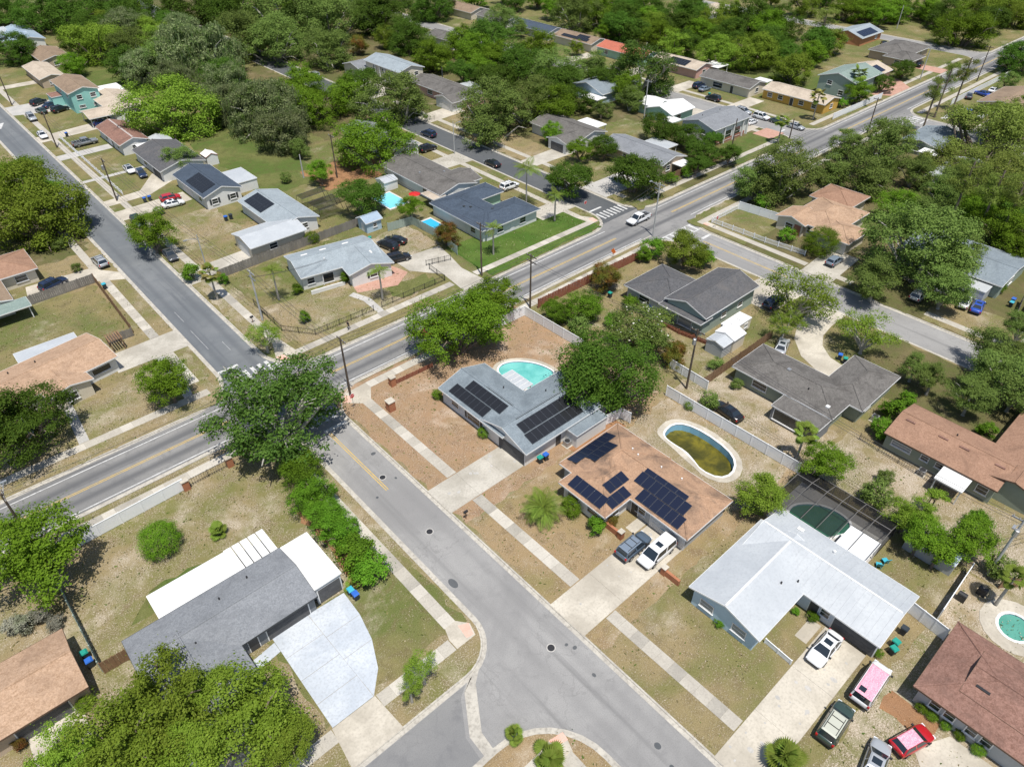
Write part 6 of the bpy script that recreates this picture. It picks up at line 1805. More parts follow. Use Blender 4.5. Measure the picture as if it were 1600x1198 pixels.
# ------------------------------------------------------------------ vehicles
PAINT = dict(white=(.74, .75, .76), black=(.012, .012, .014), silver=(.42, .44, .46), grey=(.24, .25, .26), dkgrey=(.06, .065, .075), greyblue=(.22, .27, .33), slateblue=(.10, .14, .19),
             navy=(.015, .028, .07), blue=(.02, .07, .38), red=(.42, .012, .018), dkgreen=(.035, .06, .05), pinkroof=(.70, .30, .40), khaki=(.46, .47, .40))
for k_, c_ in list(PAINT.items()):
    M['car_' + k_] = plain('car_paint_' + k_, c_, .30 if k_ != 'pinkroof' else .55, .25 if k_ in ('silver', 'grey', 'greyblue', 'slateblue') else 0.0, .5, .8 if k_ not in ('pinkroof', 'khaki') else 0)
M['car_pinkroof'] = worn('faded_pink_roof', (.62, .24, .34), (.72, .34, .43), (.80, .62, .66), 1.4, 9, (1, 3, 1), .6, .8, 'obj', 0)
M['tyre'] = plain('tyre_rubber', (.018, .018, .018), .9)
M['rim'] = plain('wheel_rim', (.40, .41, .42), .35, .8)
M['car_glass'] = plain('car_glass', (.018, .026, .034), .05, spec=.9)
M['plastic'] = plain('black_plastic', (.022, .022, .024), .6)
M['headlight'] = plain('headlight', (.70, .74, .78), .12, spec=.8)
M['taillight'] = plain('taillight', (.38, .01, .012), .2)

def loft(st):
    """st: (x, half width, z bottom, z top); a rounded car-body section at each station."""
    V, Fc = [], []
    for x, w, zb, zt in st:
        h = zt - zb
        half = [(0, zb), (w * .90, zb), (w * .985, zb + .18 * h), (w, zb + .48 * h), (w * .975, zb + .80 * h), (w * .90, zt - .02), (w * .55, zt + .018), (0, zt + .03)]
        ring = [(x, y, z) for y, z in half] + [(x, -y, z) for y, z in reversed(half[1:-1])]
        V += ring
    n = len(V) // len(st)
    for i in range(len(st) - 1):
        for k in range(n):
            a, b = i * n + k, i * n + (k + 1) % n
            Fc.append((a, b, b + n, a + n))
    Fc.append(tuple(reversed(range(n)))); Fc.append(tuple(range((len(st) - 1) * n, len(st) * n)))
    return V, Fc

SPEC = dict(
    sedan=dict(st=[(-2.34, .66, .38, .82), (-2.18, .82, .27, .95), (-1.4, .90, .21, 1.0), (0, .91, .20, .95), (.95, .91, .20, .93), (1.7, .88, .22, .85), (2.16, .80, .26, .73), (2.34, .60, .34, .62)],
               cab=(-1.80, 1.10, .82, -1.05, .28, .62, .93, 1.44), wx=1.38, wr=.33),
    hatch=dict(st=[(-2.05, .70, .38, .92), (-1.95, .82, .27, 1.0), (-1.2, .88, .21, 1.0), (0, .89, .20, .97), (.85, .89, .20, .95), (1.55, .86, .22, .87), (1.98, .78, .26, .74), (2.12, .60, .34, .64)],
               cab=(-1.95, 1.05, .81, -1.50, .30, .64, .95, 1.50), wx=1.28, wr=.33),
    suv=dict(st=[(-2.36, .74, .42, 1.0), (-2.25, .88, .32, 1.08), (-1.4, .94, .26, 1.08), (0, .95, .25, 1.06), (.9, .95, .25, 1.04), (1.7, .92, .27, .98), (2.2, .84, .32, .86), (2.36, .66, .40, .74)],
             cab=(-2.25, 1.15, .87, -1.92, .42, .72, 1.04, 1.72), wx=1.40, wr=.37),
    van=dict(st=[(-2.55, .80, .38, 1.0), (-2.45, .92, .28, 1.06), (-1.4, .97, .22, 1.06), (0, .98, .22, 1.05), (1.2, .97, .22, 1.03), (1.9, .93, .24, .96), (2.4, .84, .28, .82), (2.55, .64, .36, .70)],
             cab=(-2.48, 1.62, .90, -2.28, .72, .76, 1.02, 1.76), wx=1.52, wr=.34),
    bigvan=dict(st=[(-2.7, .84, .42, 1.1), (-2.6, .96, .32, 1.14), (-1.4, 1.0, .27, 1.14), (0, 1.0, .27, 1.13), (1.4, 1.0, .27, 1.12), (2.1, .97, .29, 1.06), (2.55, .88, .34, .92), (2.7, .70, .42, .80)],
             cab=(-2.64, 1.95, .94, -2.52, 1.15, .84, 1.10, 2.0), wx=1.62, wr=.36),
    pickup=dict(st=[(-2.95, .88, .48, 1.02), (-2.85, .96, .40, 1.06), (-1.4, .98, .36, 1.06), (0, .98, .36, 1.08), (1.1, .98, .36, 1.08), (2.0, .96, .38, 1.06), (2.75, .90, .42, .98), (2.92, .74, .50, .88)],
                cab=(-.95, 1.42, .90, -.72, .66, .74, 1.06, 1.86), wx=1.80, wr=.40),
)
def panel(q, out, inset, thick=.015):
    """A thin window slab on quad q (4 points), shrunk by inset and lifted along out."""
    q = [Vector(p) for p in q]
    c = sum(q, Vector()) / 4
    q = [c + (p - c) * (1 - inset) for p in q]
    n = Vector(out).normalized()
    V = [tuple(p + n * .004) for p in q] + [tuple(p + n * (thick + .004)) for p in q]
    return V, [(3, 2, 1, 0), (4, 5, 6, 7), (0, 1, 5, 4), (1, 2, 6, 5), (2, 3, 7, 6), (3, 0, 4, 7)]

CARMESH = {}
def car_parts(t):
    if t in CARMESH: return CARMESH[t]
    s = SPEC[t]
    xr, xf, wb, tr, tf, wt, zb, zt = s['cab']
    P = []          # name, mesh, slot kind, location
    P.append(('body', me('body', *loft(s['st']), M['car_white'], smooth=True), 'body', (0, 0, 0)))
    B = [(xr, -wb, zb - .03), (xf, -wb, zb - .03), (xf, wb, zb - .03), (xr, wb, zb - .03), (tr, -wt, zt - .06), (tf, -wt, zt - .06), (tf, wt, zt - .06), (tr, wt, zt - .06)]
    P.append(('cabin', me('cabin', B, BOXF, M['car_white']), 'body', (0, 0, 0)))
    R = [(tr - .06, -wt * .98, zt - .07), (tf + .06, -wt * .98, zt - .07), (tf + .06, wt * .98, zt - .07), (tr - .06, wt * .98, zt - .07),
         (tr + .10, -wt * .80, zt), (tf - .10, -wt * .80, zt), (tf - .10, wt * .80, zt), (tr + .10, wt * .80, zt)]
    P.append(('roof', me('roof', R, BOXF, M['car_white']), 'roof', (0, 0, 0)))
    g = M['car_glass']
    P.append(('windshield', me('windshield', *panel([B[1], B[2], B[6], B[5]], (1, 0, .9), .10), g), None, (0, 0, 0)))
    P.append(('rear_window', me('rear_window', *panel([B[3], B[0], B[4], B[7]], (-1, 0, .6), .16), g), None, (0, 0, 0)))
    for sd, q in ((-1, [B[0], B[1], B[5], B[4]]), (1, [B[2], B[3], B[7], B[6]])):
        m = [(Vector(q[0]) * .48 + Vector(q[1]) * .52), (Vector(q[3]) * .48 + Vector(q[2]) * .52)]
        P.append(('side_window', me('side_window', *panel([q[0], m[0], m[1], q[3]], (0, sd, .35), .13), g), None, (0, 0, 0)))
        P.append(('side_window', me('side_window', *panel([m[0], q[1], q[2], m[1]], (0, sd, .35), .13), g), None, (0, 0, 0)))
        x = xf - .18
        P.append(('mirror', me('mirror', boxv(-.09, .09, -.10, .10, -.06, .07), BOXF, M['plastic']), None, (x, sd * (wb + .12), zb + .12)))
    x0, w0, b0, t0 = s['st'][0]; x1, w1, b1, t1 = s['st'][-1]
    xa, wa = s['st'][1][0], s['st'][1][1]; xb, wbb = s['st'][-2][0], s['st'][-2][1]
    for sd in (-1, 1):
        P.append(('headlight', me('headlight', boxv(-.16, .07, -.17, .17, -.06, .08), BOXF, M['headlight']), None, (xb + .06, sd * (wbb - .19), t1 - .02)))
        P.append(('taillight', me('taillight', boxv(-.07, .10, -.10, .10, -.14, .14), BOXF, M['taillight']), None, (xa - .07, sd * (wa - .11), t0 - .10)))
    P.append(('front_bumper', me('front_bumper', boxv(-.08, .06, -w1 * 1.12, w1 * 1.12, -.10, .10), BOXF, M['plastic']), None, (x1 - .03, 0, b1 + .06)))
    P.append(('rear_bumper', me('rear_bumper', boxv(-.06, .08, -w0 * 1.10, w0 * 1.10, -.10, .12), BOXF, M['plastic']), None, (x0 + .03, 0, b0 + .08)))
    if t in ('suv',):
        for sd in (-1, 1):
            P.append(('roof_rail', me('roof_rail', boxv(tr + .15, tf - .15, -.025, .025, 0, .06), BOXF, M['plastic']), None, (0, sd * wt * .78, zt - .01)))
        for xx in (-1.1, -.2):
            P.append(('roof_bar', me('roof_bar', boxv(-.03, .03, -wt * .78, wt * .78, 0, .035), BOXF, M['plastic']), None, (xx, 0, zt + .03)))
    if t in ('sedan', 'van'):
        P.append(('sunroof', me('sunroof', boxv(-.34, .30, -.40, .40, 0, .012), BOXF, M['car_glass']), None, ((tf + tr) / 2 + (.10 if t == 'sedan' else .55), 0, zt - .004)))
    if t == 'bigvan':
        P.append(('roof_hatch', me('roof_hatch', boxv(-.28, .28, -.30, .30, 0, .06), BOXF, M['car_glass']), None, (-2.0, .3, zt - .01)))
    if t == 'pickup':
        P.append(('bed_floor', me('bed_floor', boxv(-2.80, -1.06, -.80, .80, 0, .02), BOXF, M['plastic']), None, (0, 0, 1.09)))
        for sd in (-1, 1):
            P.append(('bed_rail', me('bed_rail', boxv(-2.9, -.98, -.06, .06, 0, .26), BOXF, M['car_white']), 'body', (0, sd * .88, 1.0)))
        P.append(('tailgate', me('tailgate', boxv(-.05, .05, -.84, .84, 0, .26), BOXF, M['car_white']), 'body', (-2.86, 0, 1.0)))
        for xx in (-2.6, -1.9, -1.2):
            P.append(('ladder_rack', me('ladder_rack', boxv(-.035, .035, -.86, .86, 0, .05), BOXF, M['car_silver']), None, (xx, 0, 1.42)))
            
    tv, tf_ = tube([(0, -.11, 0), (0, -.095, 0), (0, .095, 0), (0, .11, 0)], [s['wr'] * .9, s['wr'], s['wr'], s['wr'] * .9], 18)
    rv, rf = tube([(0, -.118, 0), (0, .118, 0)], [s['wr'] * .62, s['wr'] * .62], 12)
    wm = (me('wheel', tv, tf_, M['tyre']), me('rim', rv, rf, M['rim']))
    CARMESH[t] = (P, wm, s)
    return CARMESH[t]

CARS = [
    (44.6, 28.8, 0, 'suv', 'slateblue', 'greyblue', 'slate-blue SUV with roof bars parked nose-in on the brown solar house driveway'),
    (45.9, 26.5, 180, 'van', 'white', 'white', 'white minivan with a sunroof parked facing the street on the brown solar house driveway'),
    (49.1, 7.7, 180, 'sedan', 'white', 'white', 'white sedan with a sunroof on the pale metal-roofed house driveway'),
    (48.9, 2.8, 2, 'bigvan', 'white', 'pinkroof', 'white van with a faded pink roof parked on the grass'),
    (42.9, 3.2, 3, 'suv', 'dkgreen', 'khaki', 'dark green SUV with a pale roof parked on the grass below the pink-roofed van'),
    (46.6, -2.2, -18, 'hatch', 'red', 'pinkroof', 'red hatchback with a sun-faded pink roof at the lower right'),
    (42.3, -0.9, 10, 'sedan', 'silver', 'silver', 'silver car cut by the bottom edge beside the red hatchback'),
    (72.3, 35.3, 82, 'sedan', 'black', 'black', 'black car parked on the dry grass behind the white fence'),
    (109.3, 82.6, 180, 'pickup', 'white', 'white', 'white pickup truck with a ladder rack driving along the main road'),
    (54.2, 78.9, 0, 'sedan', 'red', 'red', 'red car on the main road half hidden by the big bright oak'),
    (64.6, 107.5, 100, 'suv', 'black', 'black', 'black SUV parked beside the pale blue-grey roofed house, farther of two'),
    (63.2, 102.0, -14, 'suv', 'black', 'black', 'black SUV at the front of the pale blue-grey roofed house carport'),
    (66.8, 108.3, 120, 'sedan', 'black', 'black', 'black car under a cover behind the two black SUVs'),
    (21.2, 137.9, 92, 'suv', 'silver', 'silver', 'silver SUV parked on the verge of the upper left street'),
    (31.9, 131.8, 268, 'sedan', 'dkgrey', 'dkgrey', 'dark grey sedan parked on the verge below the bright round street tree'),
    (32.4, 149.7, 270, 'suv', 'dkgreen', 'dkgreen', 'dark green car parked above the bright round street tree'),
    (12.4, 135.1, 20, 'suv', 'navy', 'navy', 'navy SUV on the driveway at the left edge behind the wooden fence'),
    (41.8, 156.9, -6, 'hatch', 'red', 'red', 'red hatchback on the driveway of the navy-roofed house'),
    (41.1, 153.6, -6, 'sedan', 'white', 'white', 'white car beside the red hatchback'),
    (40.8, 178.8, 270, 'sedan', 'white', 'silver', 'white car on the lawn edge of the curved driveway'),
    (42.0, 174.4, 265, 'hatch', 'navy', 'navy', 'navy car on the curved driveway beside the white car'),
    (38.6, 203.6, 0, 'pickup', 'grey', 'grey', 'grey pickup truck on the driveway of the red-brown roof house'),
    (32.1, 216.6, 270, 'sedan', 'white', 'white', 'white car parked on the verge below the blue carport car'),
    (33.7, 232.9, 270, 'suv', 'silver', 'silver', 'silver SUV parked on the verge near the top of the upper left street'),
    (38.8, 245.8, 30, 'suv', 'black', 'black', 'black SUV in the cluster of cars by the turquoise house, farthest left'),
    (40.7, 241.1, 30, 'sedan', 'navy', 'navy', 'blue sedan in the cluster of cars by the turquoise house, middle'),
    (41.6, 235.1, 20, 'suv', 'black', 'black', 'black SUV in the cluster of cars by the turquoise house, nearest it'),
    (37.3, 237.5, 100, 'sedan', 'dkgreen', 'dkgreen', 'green-grey car half on the sidewalk by the turquoise house'),
    (46.9, 216.3, 0, 'sedan', 'blue', 'blue', 'blue car under the tan carport'),
    (106.8, 151, 95, 'suv', 'navy', 'navy', 'navy SUV at the kerb in the shade of the grey-green street oak'),
    (97.7, 145.0, 0, 'sedan', 'silver', 'silver', 'grey sedan on the driveway of the half hidden house'),
    (100.4, 142.6, 0, 'suv', 'black', 'black', 'black SUV on the driveway beside the grey sedan'),
    (106.4, 125.1, 90, 'sedan', 'black', 'black', 'black sedan alone on the upper middle street'),
    (100.3, 112.3, 0, 'suv', 'white', 'white', 'white SUV beside the blue courtyard roof'),
    (111.4, 217.1, 90, 'suv', 'silver', 'silver', 'silver car at the far end of the upper middle street'),
    (118.6, 202, 0, 'sedan', 'white', 'dkgrey', 'white-and-grey car on the driveway of the two-storey house'),
    (127.0, 257.1, 90, 'sedan', 'white', 'white', 'white car deep in the shade of the olive wood at the top'),
    (192.3, 128.8, 0, 'suv', 'navy', 'navy', 'navy SUV on a driveway of the parked-car street, left of two'),
    (191.0, 125.7, 0, 'sedan', 'greyblue', 'greyblue', 'grey-blue sedan on a driveway of the parked-car street, right of two'),
    (185.3, 118.6, 90, 'suv', 'black', 'black', 'black SUV parked on the grass of the parked-car street'),
    (182.4, 106.4, 270, 'suv', 'silver', 'silver', 'silver SUV parked at the kerb, first of the pair on the parked-car street'),
    (182.4, 100.6, 270, 'suv', 'white', 'white', 'white SUV parked at the kerb, second of the pair on the parked-car street'),
    (176.7, 100.1, 0, 'sedan', 'white', 'white', 'white car beside the white split-level house'),
    (182.6, 95.6, 270, 'sedan', 'dkgreen', 'dkgreen', 'dark green car in front of the yellow house'),
    (182.6, 90.2, 270, 'sedan', 'silver', 'silver', 'silver car at the kerb past the dark green car'),
    (226, 63.6, 10, 'pickup', 'blue', 'blue', 'blue pickup truck in front of the tan house at the far right'),
    (227.4, 60.4, 0, 'sedan', 'white', 'white', 'white car beside the blue pickup at the far right'),
    (242.9, 69.8, 20, 'sedan', 'dkgrey', 'dkgrey', 'dark car in the fenced yard of cars at the far right, left'),
    (248.4, 68.2, 70, 'sedan', 'blue', 'navy', 'blue car in the fenced yard of cars at the far right, middle'),
    (254.0, 67.2, 0, 'sedan', 'white', 'white', 'white car in the fenced yard of cars at the far right, right'),
    (265.0, 94.1, 10, 'suv', 'black', 'black', 'black SUV beside the green two-storey house'),
    (282.5, 114.6, 30, 'sedan', 'black', 'black', 'black car on the grass behind the green house'),
    (122.8, 46.8, 0, 'hatch', 'greyblue', 'greyblue', 'grey hatchback on the driveway of the orange-tan hipped house'),
    (122.6, 30.9, 0, 'suv', 'silver', 'silver', 'silver SUV under the huge live oak, left'),
    (125.7, 28.8, 0, 'sedan', 'white', 'white', 'white sedan under the huge live oak, right'),
    (126.3, 24.8, 10, 'sedan', 'white', 'black', 'white car with a black roof next to the bright blue car'),
    (126.4, 22.7, 10, 'sedan', 'blue', 'blue', 'bright blue car next to the white car with a black roof'),
    (101.8, 46.4, 0, 'suv', 'navy', 'navy', 'navy SUV in front of the charcoal-roofed house'),
    (91.6, 38.6, 20, 'sedan', 'silver', 'silver', 'silver car at the head of the curved concrete driveway'),
    (-1.2, 96.8, 262, 'sedan', 'white', 'white', 'white car parked beside the orange-tan house at the left edge'),
]

def on_road(x, y):
    return 76.9 < y < 85 or (25.6 < x < 32 and y < 77) or (105.2 < x < 112.4 and y > 85) or (176.4 < x < 183.6 and y > 85)
for (x, y, hd, t, body, roof, label) in CARS:
    P, wm, s = car_parts(t)
    nm = {'sedan': 'car', 'hatch': 'car', 'suv': 'suv', 'van': 'minivan', 'bigvan': 'van', 'pickup': 'pickup_truck'}[t]
    root = empty(nm, (x, y, ROADZ + .005 if on_road(x, y) else .045), math.radians(hd))
    tag(root, label, {'suv': 'SUV', 'pickup': 'pickup'}.get(t, 'van' if 'van' in t else 'car'), 'parked and driving vehicles')
    for pn, mesh, slot, loc in P:
        o = ob(pn, mesh, root, loc)
        if slot:
            o.material_slots[0].link = 'OBJECT'
            o.material_slots[0].material = M['car_' + (body if slot == 'body' else roof)]
    for sx in (-1, 1):
        for sy in (-1, 1):
            w = ob('wheel', wm[0], root, (sx * s['wx'], sy * (s['st'][3][1] - .10), s['wr']))
            ob('rim', wm[1], w)
# ------------------------------------------------------------------ fences
def fence(style, pts, label, h=1.8, cat='fence', step=2.4):
    root = empty(style[0], (pts[0][0], pts[0][1], 0))
    tag(root, label, cat, 'fences of the neighbourhood')
    ox, oy = pts[0]
    kind, mat = style[1], M[style[2]]
    first = True
    for (ax, ay), (bx, by) in zip(pts[:-1], pts[1:]):
        L = math.dist((ax, ay), (bx, by)); n = max(1, round(L / step)); sl = L / n
        ang = math.atan2(by - ay, bx - ax)
        if kind == 'vinyl':
            pm = me('panel', boxv(.06, sl - .06, -.02, .02, .06, h), BOXF, mat)
            rm = me('top_rail', boxv(.05, sl - .05, -.04, .04, h - .02, h + .08), BOXF, mat)
        elif kind == 'wood':
            V, Fc = [], []
            nb = max(2, int(sl / .3)); w = sl / nb
            for i in range(nb):      # board-by-board stagger, one joined panel
                d = .012 if i % 2 else -.012
                V += [(i * w + .01, d - .012, .04), ((i + 1) * w - .01, d - .012, .04), ((i + 1) * w - .01, d + .012, .04), (i * w + .01, d + .012, .04)]
                V += [(p[0], p[1], h + rng.uniform(-.05, .03)) for p in V[-4:]]
                Fc += [tuple(k + i * 8 for k in q) for q in BOXF]
            pm = me('boards', V, Fc, mat); rm = me('rail', boxv(0, sl, .025, .065, h * .55, h * .55 + .09), BOXF, mat)
        else:                        # slim pickets between two rails
            parts = []
            gap = .28 if kind == 'metal' else .22
            pw = .014 if kind == 'metal' else .045
            nb = max(3, int(sl / gap))
            for i in range(nb):
                x = (i + .5) * sl / nb
                parts.append((boxv(x - pw, x + pw, -.012, .012, .08, h), BOXF))
            v, f = merge(parts); pm = me('pickets', v, f, mat)
            rm = me('rail', boxv(0, sl, -.02, .02, h - .16, h - .11), BOXF, mat)
        po = me('post', boxv(-.06, .06, -.06, .06, 0, h + .12), BOXF, mat) if kind != 'metal' else me('post', boxv(-.035, .035, -.035, .035, 0, h + .05), BOXF, mat)
        for i in range(n + 1):
            x, y = ax + (bx - ax) * i / n - ox, ay + (by - ay) * i / n - oy
            if i < n:
                a = ob('panel' if kind == 'vinyl' else ('board_panel' if kind == 'wood' else 'picket_panel'), pm, root, (x, y, 0), ang)
                if kind != 'vinyl': a['kind'] = 'stuff'
                ob('rail', rm, root, (x, y, 0), ang)
                if kind in ('metal', 'picket'):
                    ob('rail', rm, root, (x, y, -h + .42), ang)
            if i > 0 or first:
                ob('post', po, root, (x, y, 0), ang)
        first = False
VINYL = ('vinyl_fence', 'vinyl', 'vinyl'); WOODG = ('wooden_fence', 'wood', 'wood_grey'); WOODB = ('wooden_fence', 'wood', 'wood_br'); WOODR = ('wooden_fence', 'wood', 'wood_red')
METAL = ('metal_fence', 'metal', 'metal_dk'); PICKET = ('picket_fence', 'picket', 'vinyl'); GREENF = ('wooden_fence', 'wood', 'w_green')
fence(VINYL, [(61.5, 72.8), (68.2, 72.6), (68.4, 59.2)], 'white vinyl fence around the corner of the turquoise pool yard')
fence(VINYL, [(69.2, 43.6), (69.4, 22.6)], 'white vinyl fence running behind the half-empty pool')
fence(VINYL, [(57.8, 45.2), (60.6, 44.8), (60.8, 43.2)], 'short white vinyl fence between the grey and the brown solar houses', step=1.6)
fence(VINYL, [(-2.6, 71.7), (10.2, 72.2)], 'long white vinyl fence beside the main road at lower left')
fence(('metal_fence', 'metal', 'metal_dk'), [(10.8, 72.3), (15.8, 72.4)], 'short black rail fence between brick columns by the junction oak', 1.3)
fence(('wooden_fence', 'wood', 'w_green'), [(-5.7, 67.9), (-5.5, 54.0)], 'grey-green side fence between the two lower left lots')
fence(WOODB, [(-5.4, 53.7), (-3.1, 53.6)], 'short brown wooden gate beside the slate-shingled house', 1.8, 'gate', 1.2)
fence(METAL, [(36.1, 106), (35.8, 95.6), (39.3, 90.9), (50.2, 90.6)], 'black metal fence on the junction side of the black-fenced yard', 1.2)
fence(METAL, [(51.8, 90.6), (65.2, 90.4), (65.6, 95.6)], 'black metal fence on the driveway side of the black-fenced yard', 1.2)
fence(METAL, [(65.9, 97.0), (70.6, 95.6)], 'black metal driveway gate in the black-fenced yard', 1.2, 'gate', 1.2)
fence(WOODG, [(35.4, 118.2), (65.2, 119.2)], 'weathered wooden fence behind the pale blue-grey roofed house')
fence(GREENF, [(68.5, 113.2), (73.9, 112.4), (74.2, 103.4), (72.8, 96.4)], 'green-painted fence around the small blue pool')
fence(PICKET, [(35.1, 212), (35.0, 166.6)], 'long white picket fence along the upper left street', 1.0)
fence(VINYL, [(61.4, 1.6), (69.6, 1.8)], 'white vinyl fence running back from the pale metal-roofed house')
fence(VINYL, [(59.9, 4.0), (59.4, .2)], 'short white vinyl fence between the metal roof and the red-brown roof', step=1.4)
fence(PICKET, [(119.9, 72), (120.5, 60), (121.6, 52)], 'white picket fence on the right street corner', 1.1)
fence(VINYL, [(129.4, 72), (130.6, 62.8)], 'pale vinyl fence behind the picket corner', 1.7)
fence(PICKET, [(120.0, 72.1), (129.3, 72.1)], 'white picket fence facing the main road at the right corner', 1.1)
fence(VINYL, [(196.0, 87.0), (223.4, 86.7)], 'long white vinyl fence along the far main road', 1.6)
fence(WOODB, [(74.8, 41.2), (93, 41.3)], 'brown wooden fence between the cluttered yard and the low dark house')
fence(WOODR, [(71.4, 72.7), (97.4, 72.2)], 'red-stained fence along the main road behind the shrubs')
fence(WOODR, [(84.0, 46.9), (83.0, 52.0), (83.2, 56.5)], 'low red fence beside the glass doors of the charcoal-roofed house', .9)
fence(WOODG, [(3.0, 131.2), (18.2, 131.8)], 'weathered wooden fence behind the navy SUV')
fence(WOODB, [(18.3, 131.6), (17.6, 111.2)], 'brown wooden fence along the upper left street sidewalk')
fence(WOODG, [(13.6, 110.6), (17.4, 110.4)], 'small weathered gate at the end of the orange-tan house', 1.5, 'gate', 1.3)
fence(WOODR, [(41.4, 71.9), (48.2, 71.6)], 'red low fence at the sidewalk of the grey solar house', .8)
fence(METAL, [(81.2, 20.4), (80.2, 9.4), (74, 9.0)], 'thin wire fence behind the orange-brown roof', 1.0, step=3)
fence(WOODG, [(59.7, 194.8), (73, 193.2)], 'old wooden fence at the back of the grassy yard')
fence(WOODB, [(306, 137.8), (322, 134.6)], 'orange-brown wooden fence in front of the far navy roof')
fence(VINYL, [(232.5, 70.6), (276, 70.2)], 'long pale wall fence along the far right roadside', 1.6, step=4)
fence(WOODB, [(128.4, 91.2), (152, 91.2)], 'tan wooden fence along the main road behind the hedge bushes', 1.7)
fence(WOODB, [(70.2, -1.2), (74.5, -4.6), (80, -6)], 'dark bent wooden fence at the right edge backyard')
fence(VINYL, [(45.6, 12.2), (45.4, 9.2)], 'low white garden wall in front of the pale metal-roofed house', .7, 'wall', 1.5)
fence(VINYL, [(74.6, 40.4), (74.9, 47.4)] , 'short white fence panel beside the utility pole in the middle block', 1.6)
fence(WOODG, [(127.4, 17.2), (134, 18.4)], 'grey fence beside the driveway with the blue bin')

# ------------------------------------------------------------------ pools
M['w_turqpool'] = worn('pool_water_turquoise', (.10, .40, .37), (.19, .54, .50), (.15, .48, .45), .35, 2.5, rough=.05, amt=.6, bmp=.12, spec=.6)
M['w_bluepool'] = plain('pool_water_blue', (.04, .42, .66), .04, spec=.6)
M['w_cyanpool'] = plain('pool_water_cyan', (.20, .62, .74), .04, spec=.6)
M['w_greenpool'] = worn('pool_water_green', (.05, .19, .12), (.08, .24, .17), (.09, .22, .10), .3, 2, rough=.08, bmp=0, spec=.6)
M['w_algae'] = worn('pool_water_algae', (.05, .05, .012), (.20, .17, .02), (.085, .08, .018), .30, 2.0, rough=.2, bmp=0, amt=.5)
def offset(pts, d):
    c = (sum(p[0] for p in pts) / len(pts), sum(p[1] for p in pts) / len(pts))
    return [(p[0] + (p[0] - c[0]) / max(.1, math.dist(p, c)) * d, p[1] + (p[1] - c[1]) / max(.1, math.dist(p, c)) * d) for p in pts]
def ring(name, inner, outer, z0, z1, mat, parent):
    n = len(inner)
    V = [(x, y, z0) for x, y in outer] + [(x, y, z1) for x, y in outer] + [(x, y, z1) for x, y in inner] + [(x, y, z0) for x, y in inner]
    Fc = []
    for k in range(n):
        j = (k + 1) % n
        for a in range(3):
            Fc.append((a * n + k, a * n + j, (a + 1) * n + j, (a + 1) * n + k))
    return ob(name, me(name, V, Fc, mat), parent)
def pool(inner, deck, water, label, wz=-.12, depth=1.6, basin='pool_tile', deckmat='conc_b', top=.075):
    cx = sum(p[0] for p in inner) / len(inner); cy = sum(p[1] for p in inner) / len(inner)
    root = empty('swimming_pool', (cx, cy, 0))
    tag(root, label, 'pool', 'backyard pools')
    L = lambda q: [(x - cx, y - cy) for x, y in q]
    inner = L(inner)
    if deck:
        ring('deck', inner, L(deck), -.05, top - .02, M[deckmat], root)
    ring('coping', inner, offset(inner, .30), .0, top, M['r_white'], root)
    n = len(inner)
    V = [(x, y, top - .02) for x, y in inner] + [(x, y, -depth) for x, y in inner]
    Fc = [(k, (k + 1) % n, (k + 1) % n + n, k + n) for k in range(n)] + [tuple(range(n, 2 * n))]
    ob('basin', me('basin', V, Fc, M[basin]), root)
    sheet('water', offset(inner, -.004), wz, M[water], root)
pool(POOL1, offset(POOL1, .95), 'w_turqpool', 'turquoise kidney pool behind the grey solar house')
pool(POOL2, offset(POOL2, 1.15), 'w_algae', 'half-empty blue pool full of yellow-brown algae behind the brown solar house', -1.05, 1.6)
pool(POOL3, None, 'w_greenpool', 'dark green pool inside the black screen cage', -.12, 1.6)
pool(POOL4, offset(POOL4, .7), 'w_bluepool', 'small vivid blue pool behind the green fence', .10, -.04, top=.15)
pool(POOL5, offset(POOL5, .7), 'w_cyanpool', 'pale cyan pool beside the house with the red parasol', .10, -.04, top=.15)
M['w_dullpool'] = worn('pool_water_dull', (.07, .26, .20), (.11, .33, .26), (.09, .28, .22), .4, 2.5, rough=.06, amt=.5, bmp=.1, spec=.6)
pool(POOL6, offset(POOL6, 1.8), 'w_dullpool', 'green-blue pool with a sandy deck at the right edge', -.1, 1.4)

# screened pool cage of the metal-roofed house
root = empty('pool_cage', (64, 15, 0))
tag(root, 'black screened pool enclosure with pale frame bars behind the metal roof', 'pool enclosure')
M['screen'] = bpy.data.materials.new('insect_screen'); M['screen'].use_nodes = True
_nt = M['screen'].node_tree
_tr = _nt.nodes.new('ShaderNodeBsdfTransparent'); _df = _nt.nodes.new('ShaderNodeBsdfDiffuse'); _df.inputs[0].default_value = (.02, .02, .022, 1)
_mx = _nt.nodes.new('ShaderNodeMixShader'); _mx.inputs[0].default_value = .60
_nt.links.new(_tr.outputs[0], _mx.inputs[1]); _nt.links.new(_df.outputs[0], _mx.inputs[2]); _nt.links.new(_mx.outputs[0], _nt.nodes['Material Output'].inputs[0])
M['alu'] = plain('bronze_aluminium', (.20, .19, .18), .5, .3)
CZ = 3.0
ys = [9.8 + k * 1.95 for k in range(7)]
def bar(name, a, b, r=.045):
    v, f = tube([a, b], [r, r], 4)
    ob(name, me(name, v, f, M['alu']), root)
for y in ys:
    bar('roof_beam', (-3.7, y - 15, CZ - .1), (2.2, y - 15, CZ)); bar('roof_beam', (2.2, y - 15, CZ), (4.6, y - 15, CZ - .7)); bar('frame_post', (4.6, y - 15, 0), (4.6, y - 15, CZ - .7))
for x, z in ((2.2, CZ), (4.6, CZ - .7)):
    bar('purlin', (x, ys[0] - 15, z), (x, ys[-1] - 15, z))
